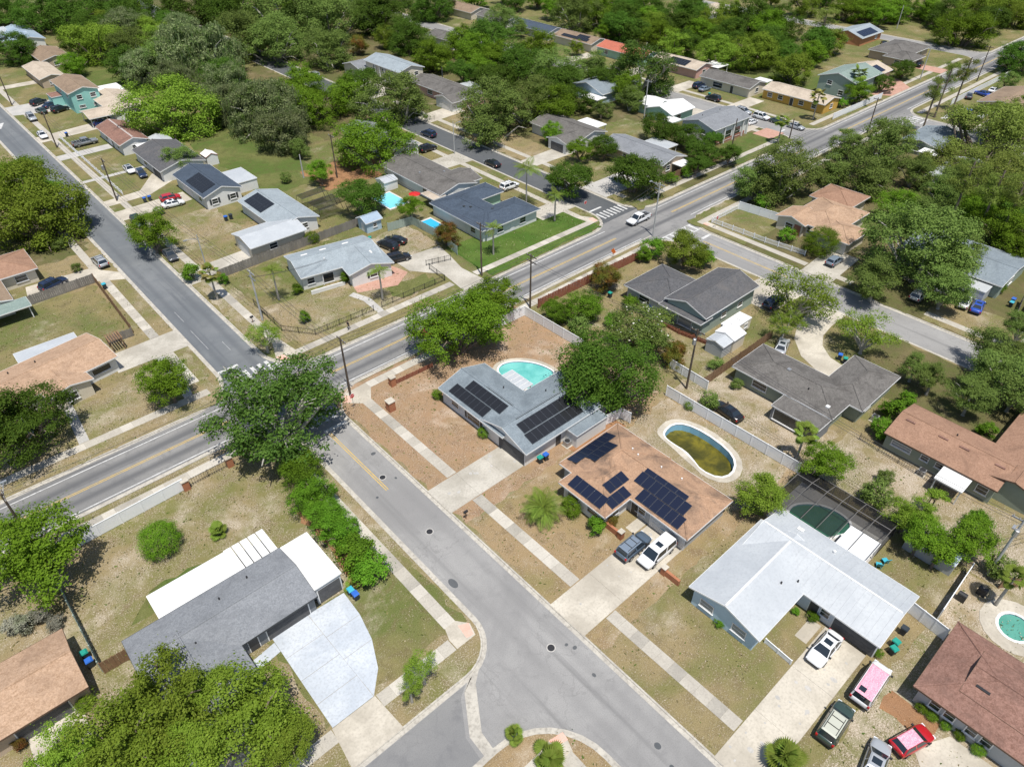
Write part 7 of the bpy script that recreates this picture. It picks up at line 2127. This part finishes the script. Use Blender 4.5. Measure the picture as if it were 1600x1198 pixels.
for k in range(6):
    y0, y1 = ys[k] - 15 + .04, ys[k + 1] - 15 - .04
    xs = .2 if k < 2 else -3.7
    ob('screen_panel', me('screen_panel', [(xs, y0, CZ - .06), (2.2, y0, CZ), (2.2, y1, CZ), (xs, y1, CZ - .06)], [(0, 1, 2, 3)], M['screen']), root)
    ob('screen_panel', me('screen_panel', [(2.2, y0, CZ), (4.6, y0, CZ - .7), (4.6, y1, CZ - .7), (2.2, y1, CZ)], [(0, 1, 2, 3)], M['screen']), root)
    ob('screen_panel', me('screen_panel', [(4.6, y0, .05), (4.6, y0, CZ - .7), (4.6, y1, CZ - .7), (4.6, y1, .05)], [(0, 1, 2, 3)], M['screen']), root)
ob('screen_panel', me('screen_panel', [(.2, -5.2, .05), (4.6, -5.2, .05), (4.6, -5.2, CZ - .7), (2.2, -5.2, CZ), (.2, -5.2, CZ - .06)], [(0, 1, 2, 3, 4)], M['screen']), root)
root = empty('patio_cover', (62, 11.5, 0)); tag(root, 'bright white flat patio roof beside the pool cage', 'patio roof')
ob('roof_slab', me('roof_slab', boxv(-1.9, 1.9, -1.75, 1.75, 2.5, 2.62), BOXF, M['r_white']), root)
for sx in (-1.7, 1.7):
    for sy in (-1.6, 1.6): ob('post', me('post', boxv(sx - .06, sx + .06, sy - .06, sy + .06, 0, 2.5), BOXF, M['trim']), root)
# cage frames over the far lanai
root = empty('pool_cage', (64, 131, 0)); tag(root, 'collapsed black screen cage behind the light grey roof', 'pool enclosure')
for k in range(5):
    v, f = tube([(-3.6, -5 + k * 2.4, 0), (-3.2, -5 + k * 2.4, 2.5), (2.6, -5 + k * 2.4, 2.7), (3.4, -5 + k * 2.4, 0)], [.06] * 4, 4)
    ob('frame_arch', me('frame_arch', v, f, M['metal_dk']), root)
    if k < 4:
        y0, y1 = -5 + k * 2.4 + .05, -5 + (k + 1) * 2.4 - .05
        if k != 2: ob('screen_panel', me('screen_panel', [(-3.2, y0, 2.48), (2.6, y0, 2.68), (2.6, y1, 2.68), (-3.2, y1, 2.48)], [(0, 1, 2, 3)], M['screen']), root)

# ------------------------------------------------------------------ utility poles, street lights and wires
def pole(x, y, h, label, kind='wood', arm=0, light=None, trans=False):
    o = empty('utility_pole' if kind != 'light' else 'street_light', (x, y, 0))
    tag(o, label, 'utility pole' if kind != 'light' else 'street light', 'poles along the streets')
    m = M['pole_wood'] if kind == 'wood' else M['pole_conc']
    v, f = tube([(0, 0, -.1), (0, 0, h * .5), (0, 0, h)], [.17, .145, .115] if kind != 'light' else [.12, .10, .08], 10)
    ob('shaft', me('shaft', v, f, m), o)
    if arm:
        for z in ([h - .5] if arm == 1 else [h - .5, h - 1.5]):
            c = sbox('crossarm', .12, 2.3, .14, M['pole_wood'] if kind == 'wood' else M['metal'], o, (.12, 0, z))
            for q in (-1.0, -.4, .4, 1.0):
                v, f = tube([(0, 0, 0), (0, 0, .2)], [.06, .04], 6)
                ob('insulator', me('insulator', v, f, M['pole_conc']), c, (0, q, .14))
    if trans:
        v, f = tube([(0, 0, 0), (0, 0, .1), (0, 0, .95), (0, 0, 1.02)], [.20, .26, .26, .16], 10)
        ob('transformer', me('transformer', v, f, M['metal']), o, (-.36, 0, h - 2.4))
    if light:
        dx, dy = light
        v, f = tube([(0, 0, h - .9), (dx * .5, dy * .5, h - .45), (dx, dy, h - .4)], [.05, .045, .04], 6)
        a = ob('lamp_arm', me('lamp_arm', v, f, M['metal']), o)
        ob('lamp_head', me('lamp_head', boxv(dx - .32, dx + .32, dy - .14, dy + .14, h - .5, h - .34), BOXF, M['metal']), a)
    return o
PW = M['wire']
pole(35.2, 73.9, 10.4, 'dark wooden utility pole standing behind the stop sign at the junction', arm=1)
pole(70.5, 73.7, 10.2, 'dark wooden utility pole at the corner of the white pool fence', arm=2)
pole(72.7, 42.6, 10.5, 'wooden utility pole with transformer between the dark oak and the cluttered yard', arm=1, trans=True)
pole(106.6, 76.5, 11.0, 'tall pale concrete pole at the crosswalk near the white pickup', 'conc', arm=2, light=(0, 2.2))
pole(71.3, 87.4, 10.4, 'wooden utility pole on the verge of the bright green lawn', arm=1, light=(.4, -2.4))
pole(34.9, 100.6, 9.4, 'pale concrete pole with crossarms at the corner of the black-fenced yard', 'conc', arm=2)
pole(33.0, 164.4, 9.4, 'dark pole beside the curved driveway on the upper left street', arm=1, trans=True)
pole(32.6, 206.4, 8.8, 'dark pole beside the grey pickup on the upper left street', arm=1)
pole(32.8, 250.3, 9.9, 'dark pole beside the cluster of cars on the upper left street', arm=1)
pole(74.9, 143.2, 10.0, 'wooden pole standing in the orange dirt yard', arm=1)
pole(69.2, 148.4, 5.4, 'short pale pole at the edge of the grassy backyard', 'conc')
pole(104.0, 136.6, 7.8, 'slim street light on the upper middle street sidewalk', 'light', light=(2.0, 0))
pole(157.4, 121.2, 10.5, 'tall pale steel pole behind the mint-green house', 'conc', arm=1)
pole(158.1, 93.4, 7.2, 'dark pole in front of the brick porch house', arm=0)
pole(193.1, 75.6, 9.0, 'dark leaning pole on the verge between the far crosswalk and the olive oak', arm=1)
pole(262.1, 74.8, 10.2, 'dark pole on the far right verge past the three pines', arm=1)
pole(250.7, 87.4, 9.6, 'pale pole in front of the green house forecourt', 'conc', arm=1)
pole(310.2, 122.8, 8.0, 'pale pole in front of the far orange-brown fence', 'conc')
pole(325.1, 94.7, 9.0, 'pale pole near the far end of the main road', 'conc', arm=1)
pole(174.6, 87.2, 5.0, 'short dark pole at the corner of the parked-car street')
pole(-6.0, 73.2, 10.4, 'wooden pole with a street lamp at the left edge of the main road', arm=1, light=(.6, 2.2))
pole(71.3, .3, 9.2, 'leaning grey pole with a lamp at the right edge backyard', 'conc', arm=1, light=(-1.4, .4), trans=True)
pole(34.9, 122.2, 7.4, 'thin pale street light on the upper left street sidewalk', 'light', light=(-2.2, 0))
pole(-1.5, 136, 8.0, 'thin grey pole behind the rust-brown roof at the left edge', 'conc')
def wire(a, b, sag, n=3, spread=.8, label=''):
    a, b = Vector(a), Vector(b)
    d = (b - a); s = Vector((-d.y, d.x, 0)).normalized()
    root = empty('power_line', tuple(a)); tag(root, label, 'power line', 'overhead lines')
    for k in range(n):
        off = s * (k - (n - 1) / 2) * spread
        pts = [tuple(d * t + off + Vector((0, 0, -4 * sag * t * (1 - t)))) for t in [i / 14 for i in range(15)]]
        v, f = tube(pts, [.026] * 15, 4)
        ob('cable', me('cable', v, f, PW), root)
wire((-6, 73.2, 10), (35.2, 73.9, 10), 1.0, 3, .8, 'overhead cables from the left edge pole to the junction pole')
wire((35.2, 73.9, 10), (70.5, 73.7, 9.8), .9, 3, .8, 'overhead cables between the junction pole and the pool fence pole')
wire((70.5, 73.7, 9.8), (106.6, 76.5, 10.5), .9, 3, .8, 'overhead cables between the pool fence pole and the concrete crosswalk pole')
wire((70.5, 73.7, 9.2), (72.7, 42.6, 10), .9, 2, .6, 'overhead cables crossing the shrubs to the middle block pole')
wire((72.7, 42.6, 10), (71.3, .3, 8.8), 1.2, 3, .5, 'overhead cables along the back fences of the middle block')
wire((71.3, .3, 8.6), (104, -14, 9), 1.0, 3, .5, 'overhead cables running off the right edge')
wire((35, 73.9, 9.2), (34.9, 100.6, 9.0), .7, 3, .6, 'overhead cables crossing the main road beside the junction oak')
wire((34.9, 100.6, 9.0), (33.0, 164.4, 9.0), 1.2, 3, .6, 'overhead cables along the lower part of the upper left street')
wire((33.0, 164.4, 9.0), (32.6, 206.4, 8.4), .9, 3, .6, 'overhead cables along the upper part of the upper left street')
wire((34.9, 100.6, 8.2), (50.5, 105.5, 3.6), .4, 2, .3, 'service drop cables to the pale blue-grey roofed house')
wire((106.6, 76.5, 10.5), (193.1, 75.6, 8.6), 1.5, 3, .7, 'overhead cables along the right part of the main road')
wire((71.3, 87.4, 9.9), (74.9, 143.2, 9.6), 1.2, 2, .6, 'overhead cables behind the blue pool to the dirt yard pole')

# ------------------------------------------------------------------ wheelie bins
M['bin_blue'] = plain('bin_blue', (.03, .13, .50), .5); M['bin_teal'] = plain('bin_teal', (.02, .28, .22), .5); M['bin_cyan'] = plain('bin_cyan', (.05, .38, .50), .5); M['bin_body'] = plain('bin_body', (.03, .04, .05), .6)
def bin_(x, y, col, rot, label):
    o = empty('wheelie_bin', (x, y, .03), math.radians(rot)); tag(o, label, 'bin', 'wheelie bins')
    V = [(-.24, -.24, .06), (.24, -.24, .06), (.24, .24, .06), (-.24, .24, .06), (-.32, -.30, .98), (.32, -.30, .98), (.32, .30, .98), (-.32, .30, .98)]
    ob('body', me('body', V, BOXF, M['bin_body']), o)
    V = [(-.38, -.34, .98), (.36, -.34, .98), (.36, .34, .98), (-.38, .34, .98), (-.34, -.29, 1.09), (.20, -.29, 1.13), (.20, .29, 1.13), (-.34, .29, 1.09)]
    ob('lid', me('lid', V, BOXF, M[col]), o)
    for s_ in (-1, 1):
        v, f = tube([(0, -.03, 0), (0, .03, 0)], [.12, .12], 10)
        ob('wheel', me('wheel', v, f, M['tyre']), o, (-.24, s_ * .27, .12))
bin_(46.3, 46.0, 'bin_teal', 180, 'teal-lidded bin at the garage corner of the grey solar house')
bin_(47.2, 45.9, 'bin_blue', 180, 'blue-lidded bin at the garage corner of the grey solar house')
bin_(49.0, 27.9, 'bin_cyan', 180, 'cyan-lidded bin beside the white minivan')
bin_(49.0, 26.3, 'bin_blue', 175, 'blue-lidded bin beside the white minivan')
bin_(17.4, 45.2, 'bin_cyan', 270, 'cyan-lidded bin behind the blue one at the fan driveway')
bin_(17.5, 44.4, 'bin_blue', 270, 'blue-lidded bin at the top of the fan driveway')
bin_(-6.2, 56.6, 'bin_teal', 0, 'teal-lidded bin beside the tan-roofed house')
bin_(-6.1, 55.4, 'bin_blue', 0, 'blue-lidded bin beside the tan-roofed house')
bin_(54.9, 3.2, 'bin_teal', 260, 'teal-lidded bin by the metal-roofed garage, nearer the wall')
bin_(54.0, 3.0, 'bin_teal', 250, 'teal-lidded bin by the metal-roofed garage, nearer the van')
bin_(57.0, 3.3, 'bin_body', 270, 'black bin on the side wall of the metal-roofed house')
bin_(37.3, 159.6, 'bin_blue', 180, 'left bin by the driveway of the red hatchback')
bin_(38.4, 159.7, 'bin_blue', 180, 'right bin by the driveway of the red hatchback')
bin_(46.4, 139.4, 'bin_blue', 180, 'blue-lidded bin beside the light grey roof wing')
bin_(47.5, 139.5, 'bin_body', 180, 'black bin beside the light grey roof wing')
bin_(18.9, 128.4, 'bin_cyan', 0, 'cyan-lidded bin at the wooden fence on the upper left street')
bin_(132.8, 19.4, 'bin_blue', 180, 'blue-lidded bin near the bright blue car')
bin_(131.4, 19.2, 'bin_cyan', 180, 'green-lidded bin near the bright blue car')
bin_(95.9, 31.2, 'bin_blue', 20, 'blue-lidded bin at the bend of the curved driveway')
bin_(95.6, 30.2, 'bin_teal', 20, 'teal-lidded bin at the bend of the curved driveway')
bin_(63.4, 111.9, 'bin_teal', 60, 'teal bin behind the black SUVs')
bin_(83.0, 66.8, 'bin_teal', 0, 'teal bin in the dry yard of the charcoal-roofed house')
bin_(187.4, 121.4, 'bin_teal', 0, 'teal bin by the navy SUV on the parked-car street')
bin_(36.9, 212.9, 'bin_blue', 0, 'blue bin at the end of the tan carport driveway')

# ------------------------------------------------------------------ air conditioners, columns, signs, small yard things
def aircon(x, y, label):
    o = empty('air_conditioner', (x, y, 0)); tag(o, label, 'air conditioner', 'outdoor air conditioners')
    ob('pad', me('pad', boxv(-.55, .55, -.55, .55, 0, .08), BOXF, M['conc_b']), o)
    ob('case', me('case', boxv(-.42, .42, -.42, .42, .08, .88), BOXF, M['metal']), o)
    v, f = tube([(0, 0, .88), (0, 0, .93)], [.36, .36], 14); ob('fan_grille', me('fan_grille', v, f, M['metal_dk']), o)
aircon(51.2, 45.9, 'grey air conditioner by the side wall of the grey solar house'); aircon(86.4, 20.9, 'air conditioner at the notch of the weathered dark house')
aircon(80.9, 12.0, 'air conditioner on the sage-green wall'); aircon(59.6, 23.6, 'dark air conditioner at the rear corner of the brown solar house')
def column(x, y, label, h=1.5, s=.42, name='brick_column'):
    o = empty(name, (x, y, 0)); tag(o, label, 'brick column', 'brick garden columns')
    ob('shaft', me('shaft', boxv(-s, s, -s, s, 0, h), BOXF, M['brick']), o)
    ob('cap', me('cap', boxv(-s - .08, s + .08, -s - .08, s + .08, h, h + .12), BOXF, M['conc_b']), o)
    return o
column(37.9, 67.6, 'brick column with pale cap on the sidewalk edge of the bare yard', 1.6, .5)
column(41.2, 72.0, 'brick column at the start of the red low fence', 1.5, .4)
column(10.4, 72.2, 'brick column at the end of the long white fence', 1.5, .4)
column(16.2, 72.4, 'brick column under the junction oak at the end of the black rails', 1.5, .4)
def planter(x, y0, y1, label):
    o = empty('brick_planter_wall', (x, (y0 + y1) / 2, 0)); tag(o, label, 'brick wall', 'brick garden columns')
    w = (y1 - y0) / 2
    ob('wall', me('wall', boxv(-.16, .16, -w, w, 0, .85), BOXF, M['brick']), o)
    ob('pillar', me('pillar', boxv(-.3, .3, -w - .3, -w + .25, 0, 1.15), BOXF, M['brick']), o)
    ob('cap', me('cap', boxv(-.36, .36, -w - .36, -w + .31, 1.15, 1.25), BOXF, M['conc_b']), o)
planter(44.8, 30.9, 33.2, 'low brick wall with capped pillar left of the slate-blue SUV')
o = empty('brick_planter_wall', (44.6, 23.6, 0)); tag(o, 'low brick wall with capped pillar right of the white minivan', 'brick wall', 'brick garden columns')
ob('wall', me('wall', boxv(-.16, .16, -1.3, .5, 0, .85), BOXF, M['brick']), o); ob('pillar', me('pillar', boxv(-.3, .3, .5, 1.05, 0, 1.15), BOXF, M['brick']), o); ob('cap', me('cap', boxv(-.36, .36, .44, 1.11, 1.15, 1.25), BOXF, M['conc_b']), o)
M['sign_red'] = plain('sign_red', (.55, .02, .02), .4); M['sign_white'] = plain('sign_white', (.8, .8, .8), .4); M['sign_orange'] = plain('sign_orange', (.85, .20, .03), .5); M['sign_yellow'] = plain('sign_yellow', (.75, .5, .03), .5)
def octo(r, t):
    P_ = [(r * math.cos(math.radians(22.5 + 45 * k)), r * math.sin(math.radians(22.5 + 45 * k))) for k in range(8)]
    V = [(t, a, b) for a, b in P_] + [(-t, a, b) for a, b in P_]
    return V, [tuple(range(8)), tuple(reversed(range(8, 16)))] + [(k, k + 8, (k + 1) % 8 + 8, (k + 1) % 8) for k in range(8)]
def stop_sign(x, y, rot, label):
    o = empty('stop_sign', (x, y, 0), math.radians(rot)); tag(o, label, 'stop sign', 'stop signs')
    v, f = tube([(0, 0, 0), (0, 0, 2.6)], [.035, .035], 6); ob('post', me('post', v, f, M['metal']), o)
    b = ob('border', me('border', *octo(.40, .012), M['sign_white']), o, (-.05, 0, 2.3)); ob('face', me('face', *octo(.36, .016), M['sign_red']), b)
    cu = bpy.data.curves.new('lettering', 'FONT'); cu.body = 'STOP'; cu.size = .26; cu.align_x = 'CENTER'; cu.align_y = 'CENTER'; cu.extrude = .003
    cu.materials.append(M['sign_white'])
    tmp = bpy.data.objects.new('lettering', cu); COL.objects.link(tmp)
    dg = bpy.context.evaluated_depsgraph_get()
    ms = bpy.data.meshes.new_from_object(tmp.evaluated_get(dg)); bpy.data.objects.remove(tmp)
    l = ob('lettering', ms, b, (-.021, 0, 0)); l.rotation_euler = (math.radians(90), 0, math.radians(-90))
stop_sign(34.2, 71.4, 90, 'red stop sign at the junction beside the dark utility pole')
stop_sign(118.6, 70.2, 90, 'stop sign at the right street corner by the picket fence')
stop_sign(104.0, 92.6, 270, 'stop sign at the crosswalk corner of the bright green lawn')
o = empty('road_work_sign', (94.2, 76.05, 0), math.radians(0)); tag(o, 'orange diamond road-work sign beside the main road', 'road sign')
for s_ in (-.3, .3):
    v, f = tube([(s_, 0, 0), (0, 0, .9)], [.03, .03], 5); ob('leg', me('leg', v, f, M['metal']), o)
ob('face', me('face', [(-.02, 0, .6), (-.02, .62, 1.22), (-.02, 0, 1.84), (-.02, -.62, 1.22), (.02, 0, .6), (.02, .62, 1.22), (.02, 0, 1.84), (.02, -.62, 1.22)], [(3, 2, 1, 0), (4, 5, 6, 7), (0, 1, 5, 4), (1, 2, 6, 5), (2, 3, 7, 6), (3, 0, 4, 7)], M['sign_orange']), o)
o = empty('road_sign', (32.2, 112.6, 0)); tag(o, 'small white sign under the sabal palm', 'road sign')
v, f = tube([(0, 0, 0), (0, 0, 2.0)], [.03, .03], 5); ob('post', me('post', v, f, M['metal']), o); ob('face', me('face', boxv(-.03, -.005, -.3, .3, 1.4, 2.1), BOXF, M['sign_white']), o)
def mailbox(x, y, label):
    o = empty('mailbox', (x, y, 0)); tag(o, label, 'mailbox', 'mailboxes')
    ob('post', me('post', boxv(-.05, .05, -.05, .05, 0, 1.05), BOXF, M['wood_br']), o); ob('box', me('box', boxv(-.28, .28, -.11, .11, 1.05, 1.32), BOXF, M['metal_dk']), o)
mailbox(33.3, 45.2, 'dark mailbox on the verge past the grey solar house driveway'); mailbox(33.4, 101, 'mailbox on the verge by the black-fenced yard')
# red parasol
o = empty('parasol', (80.4, 120.4, 0)); tag(o, 'red garden parasol beside the pale cyan pool', 'parasol')
v, f = tube([(0, 0, 0), (0, 0, 2.4)], [.03, .03], 6); ob('pole', me('pole', v, f, M['metal']), o)
V = [(0, 0, 2.5)] + [(1.3 * math.cos(k * math.pi / 4), 1.3 * math.sin(k * math.pi / 4), 2.05) for k in range(8)]
ob('canopy', me('canopy', V, [(0, 1 + k, 1 + (k + 1) % 8) for k in range(8)], M['sign_red']), o)
# grills and clutter in the lower right yard
def grill(x, y, label):
    o = empty('barbecue_grill', (x, y, 0)); tag(o, label, 'grill', 'barbecue grills')
    ob('cart', me('cart', boxv(-.3, .3, -.45, .45, 0, .8), BOXF, M['metal_dk']), o)
    v, f = tube([(0, -.42, .9), (0, .42, .9)], [.3, .3], 10); ob('hood', me('hood', v, f, M['metal_dk']), o)
grill(65.6, 1.0, 'black barbecue grill in the lower right backyard, nearer the white fence'); grill(68.0, -.2, 'black barbecue grill in the lower right backyard, nearer the bent fence')
# blue chairs
def chair(x, y, rot, mat, label):
    o = empty('lawn_chair', (x, y, 0), math.radians(rot)); tag(o, label, 'chair', 'lawn chairs')
    ob('seat', me('seat', boxv(-.3, .3, -.3, .3, .38, .44), BOXF, mat), o)
    ob('backrest', me('backrest', [(-.3, -.3, .44), (-.24, -.3, .44), (-.24, .3, .44), (-.3, .3, .44), (-.52, -.3, 1.05), (-.47, -.3, 1.05), (-.47, .3, 1.05), (-.52, .3, 1.05)], BOXF, mat), o)
    for sx in (-.26, .26):
        for sy in (-.26, .26): ob('leg', me('leg', boxv(sx - .03, sx + .03, sy - .03, sy + .03, 0, .38), BOXF, mat), o)
chair(63.2, 8.9, 30, M['bin_cyan'], 'pale blue plastic chair beside the white patio roof'); chair(64.3, 8.7, 60, M['bin_cyan'], 'second pale blue plastic chair beside the white patio roof')
chair(84.6, 59.4, 200, M['bin_blue'], 'bright blue folded chair behind the charcoal-roofed house')
# camper trailer in the cluttered yard
h = House('camper_trailer', 'white-roofed camper trailer beside the charcoal-roofed house', 'trailer', 89.6, 46.2)
a = h.wing(87.2, 92.4, 45.0, 47.3, 'f', 'r_white', 'w_cream', z=2.5, oh=.03, base=.5)
h.window(a, '-y', 88.6, .8, 1.3, 1.9); h.window(a, '-y', 91.0, .8, 1.3, 1.9); h.hatch(a, 88.6, 46.1, .6, .6); h.hatch(a, 90.6, 46.1, .9, .7)
for s_ in (-1, 1):
    v, f = tube([(0, -.1, 0), (0, .1, 0)], [.34, .34], 12); ob('wheel', me('wheel', v, f, M['tyre']), h.root, (.2, s_ * 1.0, .34))
# corrugated lean-to behind the orange-tan house
h = House('corrugated_shelter', 'grey corrugated sheet shelter behind the orange-tan house', 'shelter', 5.6, 114)
a = h.wing(1.6, 10.2, 111.6, 114.6, 'f', 'r_metal', 'none', z=1.9, oh=.05)
for q in ((2, 114.3), (6, 114.3), (9.8, 114.3)): h.post(*q, 1.8)

# ------------------------------------------------------------------ the walker on the main road sidewalk
M['skin'] = plain('skin', (.36, .20, .13), .6); M['cloth_dk'] = plain('dark_clothes', (.02, .022, .03), .85); M['hair'] = plain('dark_hair', (.02, .014, .01), .7)
def walker(x, y, rot, label):
    J = dict(pel=(0, 0, .95, .15), sp=(.02, 0, 1.18, .135), ch=(.03, 0, 1.40, .15), nk=(.04, 0, 1.54, .055), hd=(.06, 0, 1.66, .10), cr=(.06, 0, 1.76, .075))
    E_ = [('pel', 'sp'), ('sp', 'ch'), ('ch', 'nk'), ('nk', 'hd'), ('hd', 'cr')]
    for s_, n, f in ((1, 'l', 1), (-1, 'r', -1)):
        J.update({'sh' + n: (.03, s_ * .19, 1.43, .06), 'el' + n: (-.06 * f, s_ * .25, 1.16, .045), 'wr' + n: (.14 * -f + .04, s_ * .25, .93, .032), 'pa' + n: (.16 * -f + .05, s_ * .25, .85, .034),
                  'hp' + n: (0, s_ * .10, .90, .10), 'kn' + n: (.20 * f, s_ * .10, .50, .065), 'an' + n: (.24 * f - .12, s_ * .10, .09, .045), 'to' + n: (.24 * f + .08, s_ * .11, .04, .04)})
        E_ += [('ch', 'sh' + n), ('sh' + n, 'el' + n), ('el' + n, 'wr' + n), ('wr' + n, 'pa' + n), ('pel', 'hp' + n), ('hp' + n, 'kn' + n), ('kn' + n, 'an' + n), ('an' + n, 'to' + n)]
        px_, py_, pz_, _ = J['pa' + n]
        for k in range(5):
            off = (-.03 + .02 * k) if k < 4 else .045
            J['f%d' % k + n] = (px_ + off, py_ - s_ * (.012 if k < 4 else .03), pz_ - ((.075, .085, .08, .065, .03)[k]), .009)
            E_.append(('pa' + n, 'f%d' % k + n))
    keys = list(J)
    d = bpy.data.meshes.new('body')
    d.from_pydata([J[k][:3] for k in keys], [(keys.index(a), keys.index(b)) for a, b in E_], [])
    t = bpy.data.objects.new('tmp', d); COL.objects.link(t)
    t.modifiers.new('skin', 'SKIN'); sb = t.modifiers.new('sub', 'SUBSURF'); sb.levels = 1; sb.render_levels = 1
    for k, v in zip(keys, d.skin_vertices[0].data):
        v.radius = (J[k][3], J[k][3]); v.use_root = (k == 'pel')
    dg = bpy.context.evaluated_depsgraph_get()
    ms = bpy.data.meshes.new_from_object(t.evaluated_get(dg)); bpy.data.objects.remove(t)
    ms.materials.clear()
    for m_ in ('cloth_dk', 'skin'): ms.materials.append(M[m_])
    for p_ in ms.polygons:
        p_.use_smooth = True
        p_.material_index = 1 if (p_.center.z > 1.5 or (abs(p_.center.y) > .2 and p_.center.z < 1.2)) else 0
    o = empty('person', (x, y, .05), math.radians(rot)); tag(o, label, 'person')
    ob('body', ms, o)
    v, f = tube([(.03, 0, 1.64), (.02, 0, 1.72), (.04, 0, 1.80), (.05, 0, 1.83)], [.10, .115, .085, .03], 10); ob('hair', me('hair', v, f, M['hair'], smooth=True), o)
    for s_ in (-1, 1):
        ob('eye', me('eye', boxv(.155, .168, s_ * .035 - .012, s_ * .035 + .012, 1.66, 1.675), BOXF, M['hair']), o)
    ob('nose', me('nose', boxv(.15, .185, -.014, .014, 1.615, 1.65), BOXF, M['skin']), o)
walker(44.1, 88.7, 180, 'person in dark clothes walking on the main road sidewalk')

# ------------------------------------------------------------------ loose tufts, weeds and litter on the near lawns
AVOID = [(32.2, 200, -200, 0), (43.4, 61, 44, 65), (43, 58, 23.6, 43), (43, 61, 3, 21.2), (60, 69, 9, 22), (-4, 18, 35.5, 58.2), (-26, -6.2, 50, 60), (49, 61, -22, .8), (24.8, 32.8, -50, 80),
         (32, 47, 46.6, 52.2), (32, 51, 24.6, 30.4), (32, 52.2, 4.2, 9.4), (35.5, 37.3, -9, 72), (22.1, 23.9, 34, 66), (7.6, 17.2, 29, 47), (-14, -8, 29, 53), (59.5, 68.2, 26.8, 41), (53.6, 62.6, 56.4, 66.2), (-200, 25, 20, 34.2), (21, 25, 31, 36),
         (-50, 130, 73.4, 85.6), (-50, 130, 88, 89.6), (22.8, 30.6, 80, 150), (33, 34.5, 92, 150), (62, 72.6, 85, 103), (30, 44, 119, 125.5), (12, 23, 101.5, 108), (7, 23, 129, 138.6), (74, 80, 107, 129), (38, 108.5, 73.6, 75.3), (100, 109, 36, 54), (90, 104, 28, 41.4), (75, 95, 21, 40), (81, 107, -2, 18.4), (84, 100.5, 48, 66)]
def free(x, y):
    return not any(a < x < b and c < y < d for a, b, c, d in AVOID[1:])
P_, k = [], 0
g = np.random.default_rng(3)
while len(P_) < 34000:
    x, y = g.uniform(-12, 104), g.uniform(-8, 140)
    if free(x, y) and math.sin(x * .9 + math.sin(y * .7) * 2) + math.sin(y * 1.1 + x * .3) > g.uniform(-2.2, 1.6): P_.append((x, y, .03))
P_ = np.array(P_)
def tufts(name, P, mat, s0, s1, label, cat, flat):
    n = len(P)
    nn = unit(g.normal(size=(n, 3)) * np.array([1, 1, .25]) + np.array([0, 0, flat]))
    q = leaf_quads(P, nn, 1.0, .5)
    sc = g.uniform(s0, s1, n)[:, None, None]
    q = P[:, None] + (q - P[:, None]) * sc
    q[..., 2] = np.maximum(q[..., 2], .012)
    o = ob(name, quads_mesh(name, q, [mat])); tag(o, label, cat, kind='stuff')
M['f_tuft'] = foliage('dry_grass_tuft', (.20, .20, .065), (.34, .28, .14), (.15, .18, .05), .2)
M['f_weed'] = foliage('green_weed', (.09, .15, .03), (.15, .21, .045), (.12, .16, .04), .2)
M['f_leaf'] = foliage('fallen_leaves', (.50, .40, .29), (.62, .53, .42), (.40, .30, .20), .1)
tufts('grass_tufts', P_[:17000], M['f_tuft'], .08, .30, 'dry grass tufts scattered over the near lawns', 'grass', .5)
tufts('weeds', P_[17000:25000], M['f_weed'], .10, .34, 'green weeds scattered over the near lawns', 'weeds', .5)
tufts('fallen_leaves', P_[25000:], M['f_leaf'], .05, .18, 'pale fallen leaves scattered over the near lawns', 'leaves', 3.0)
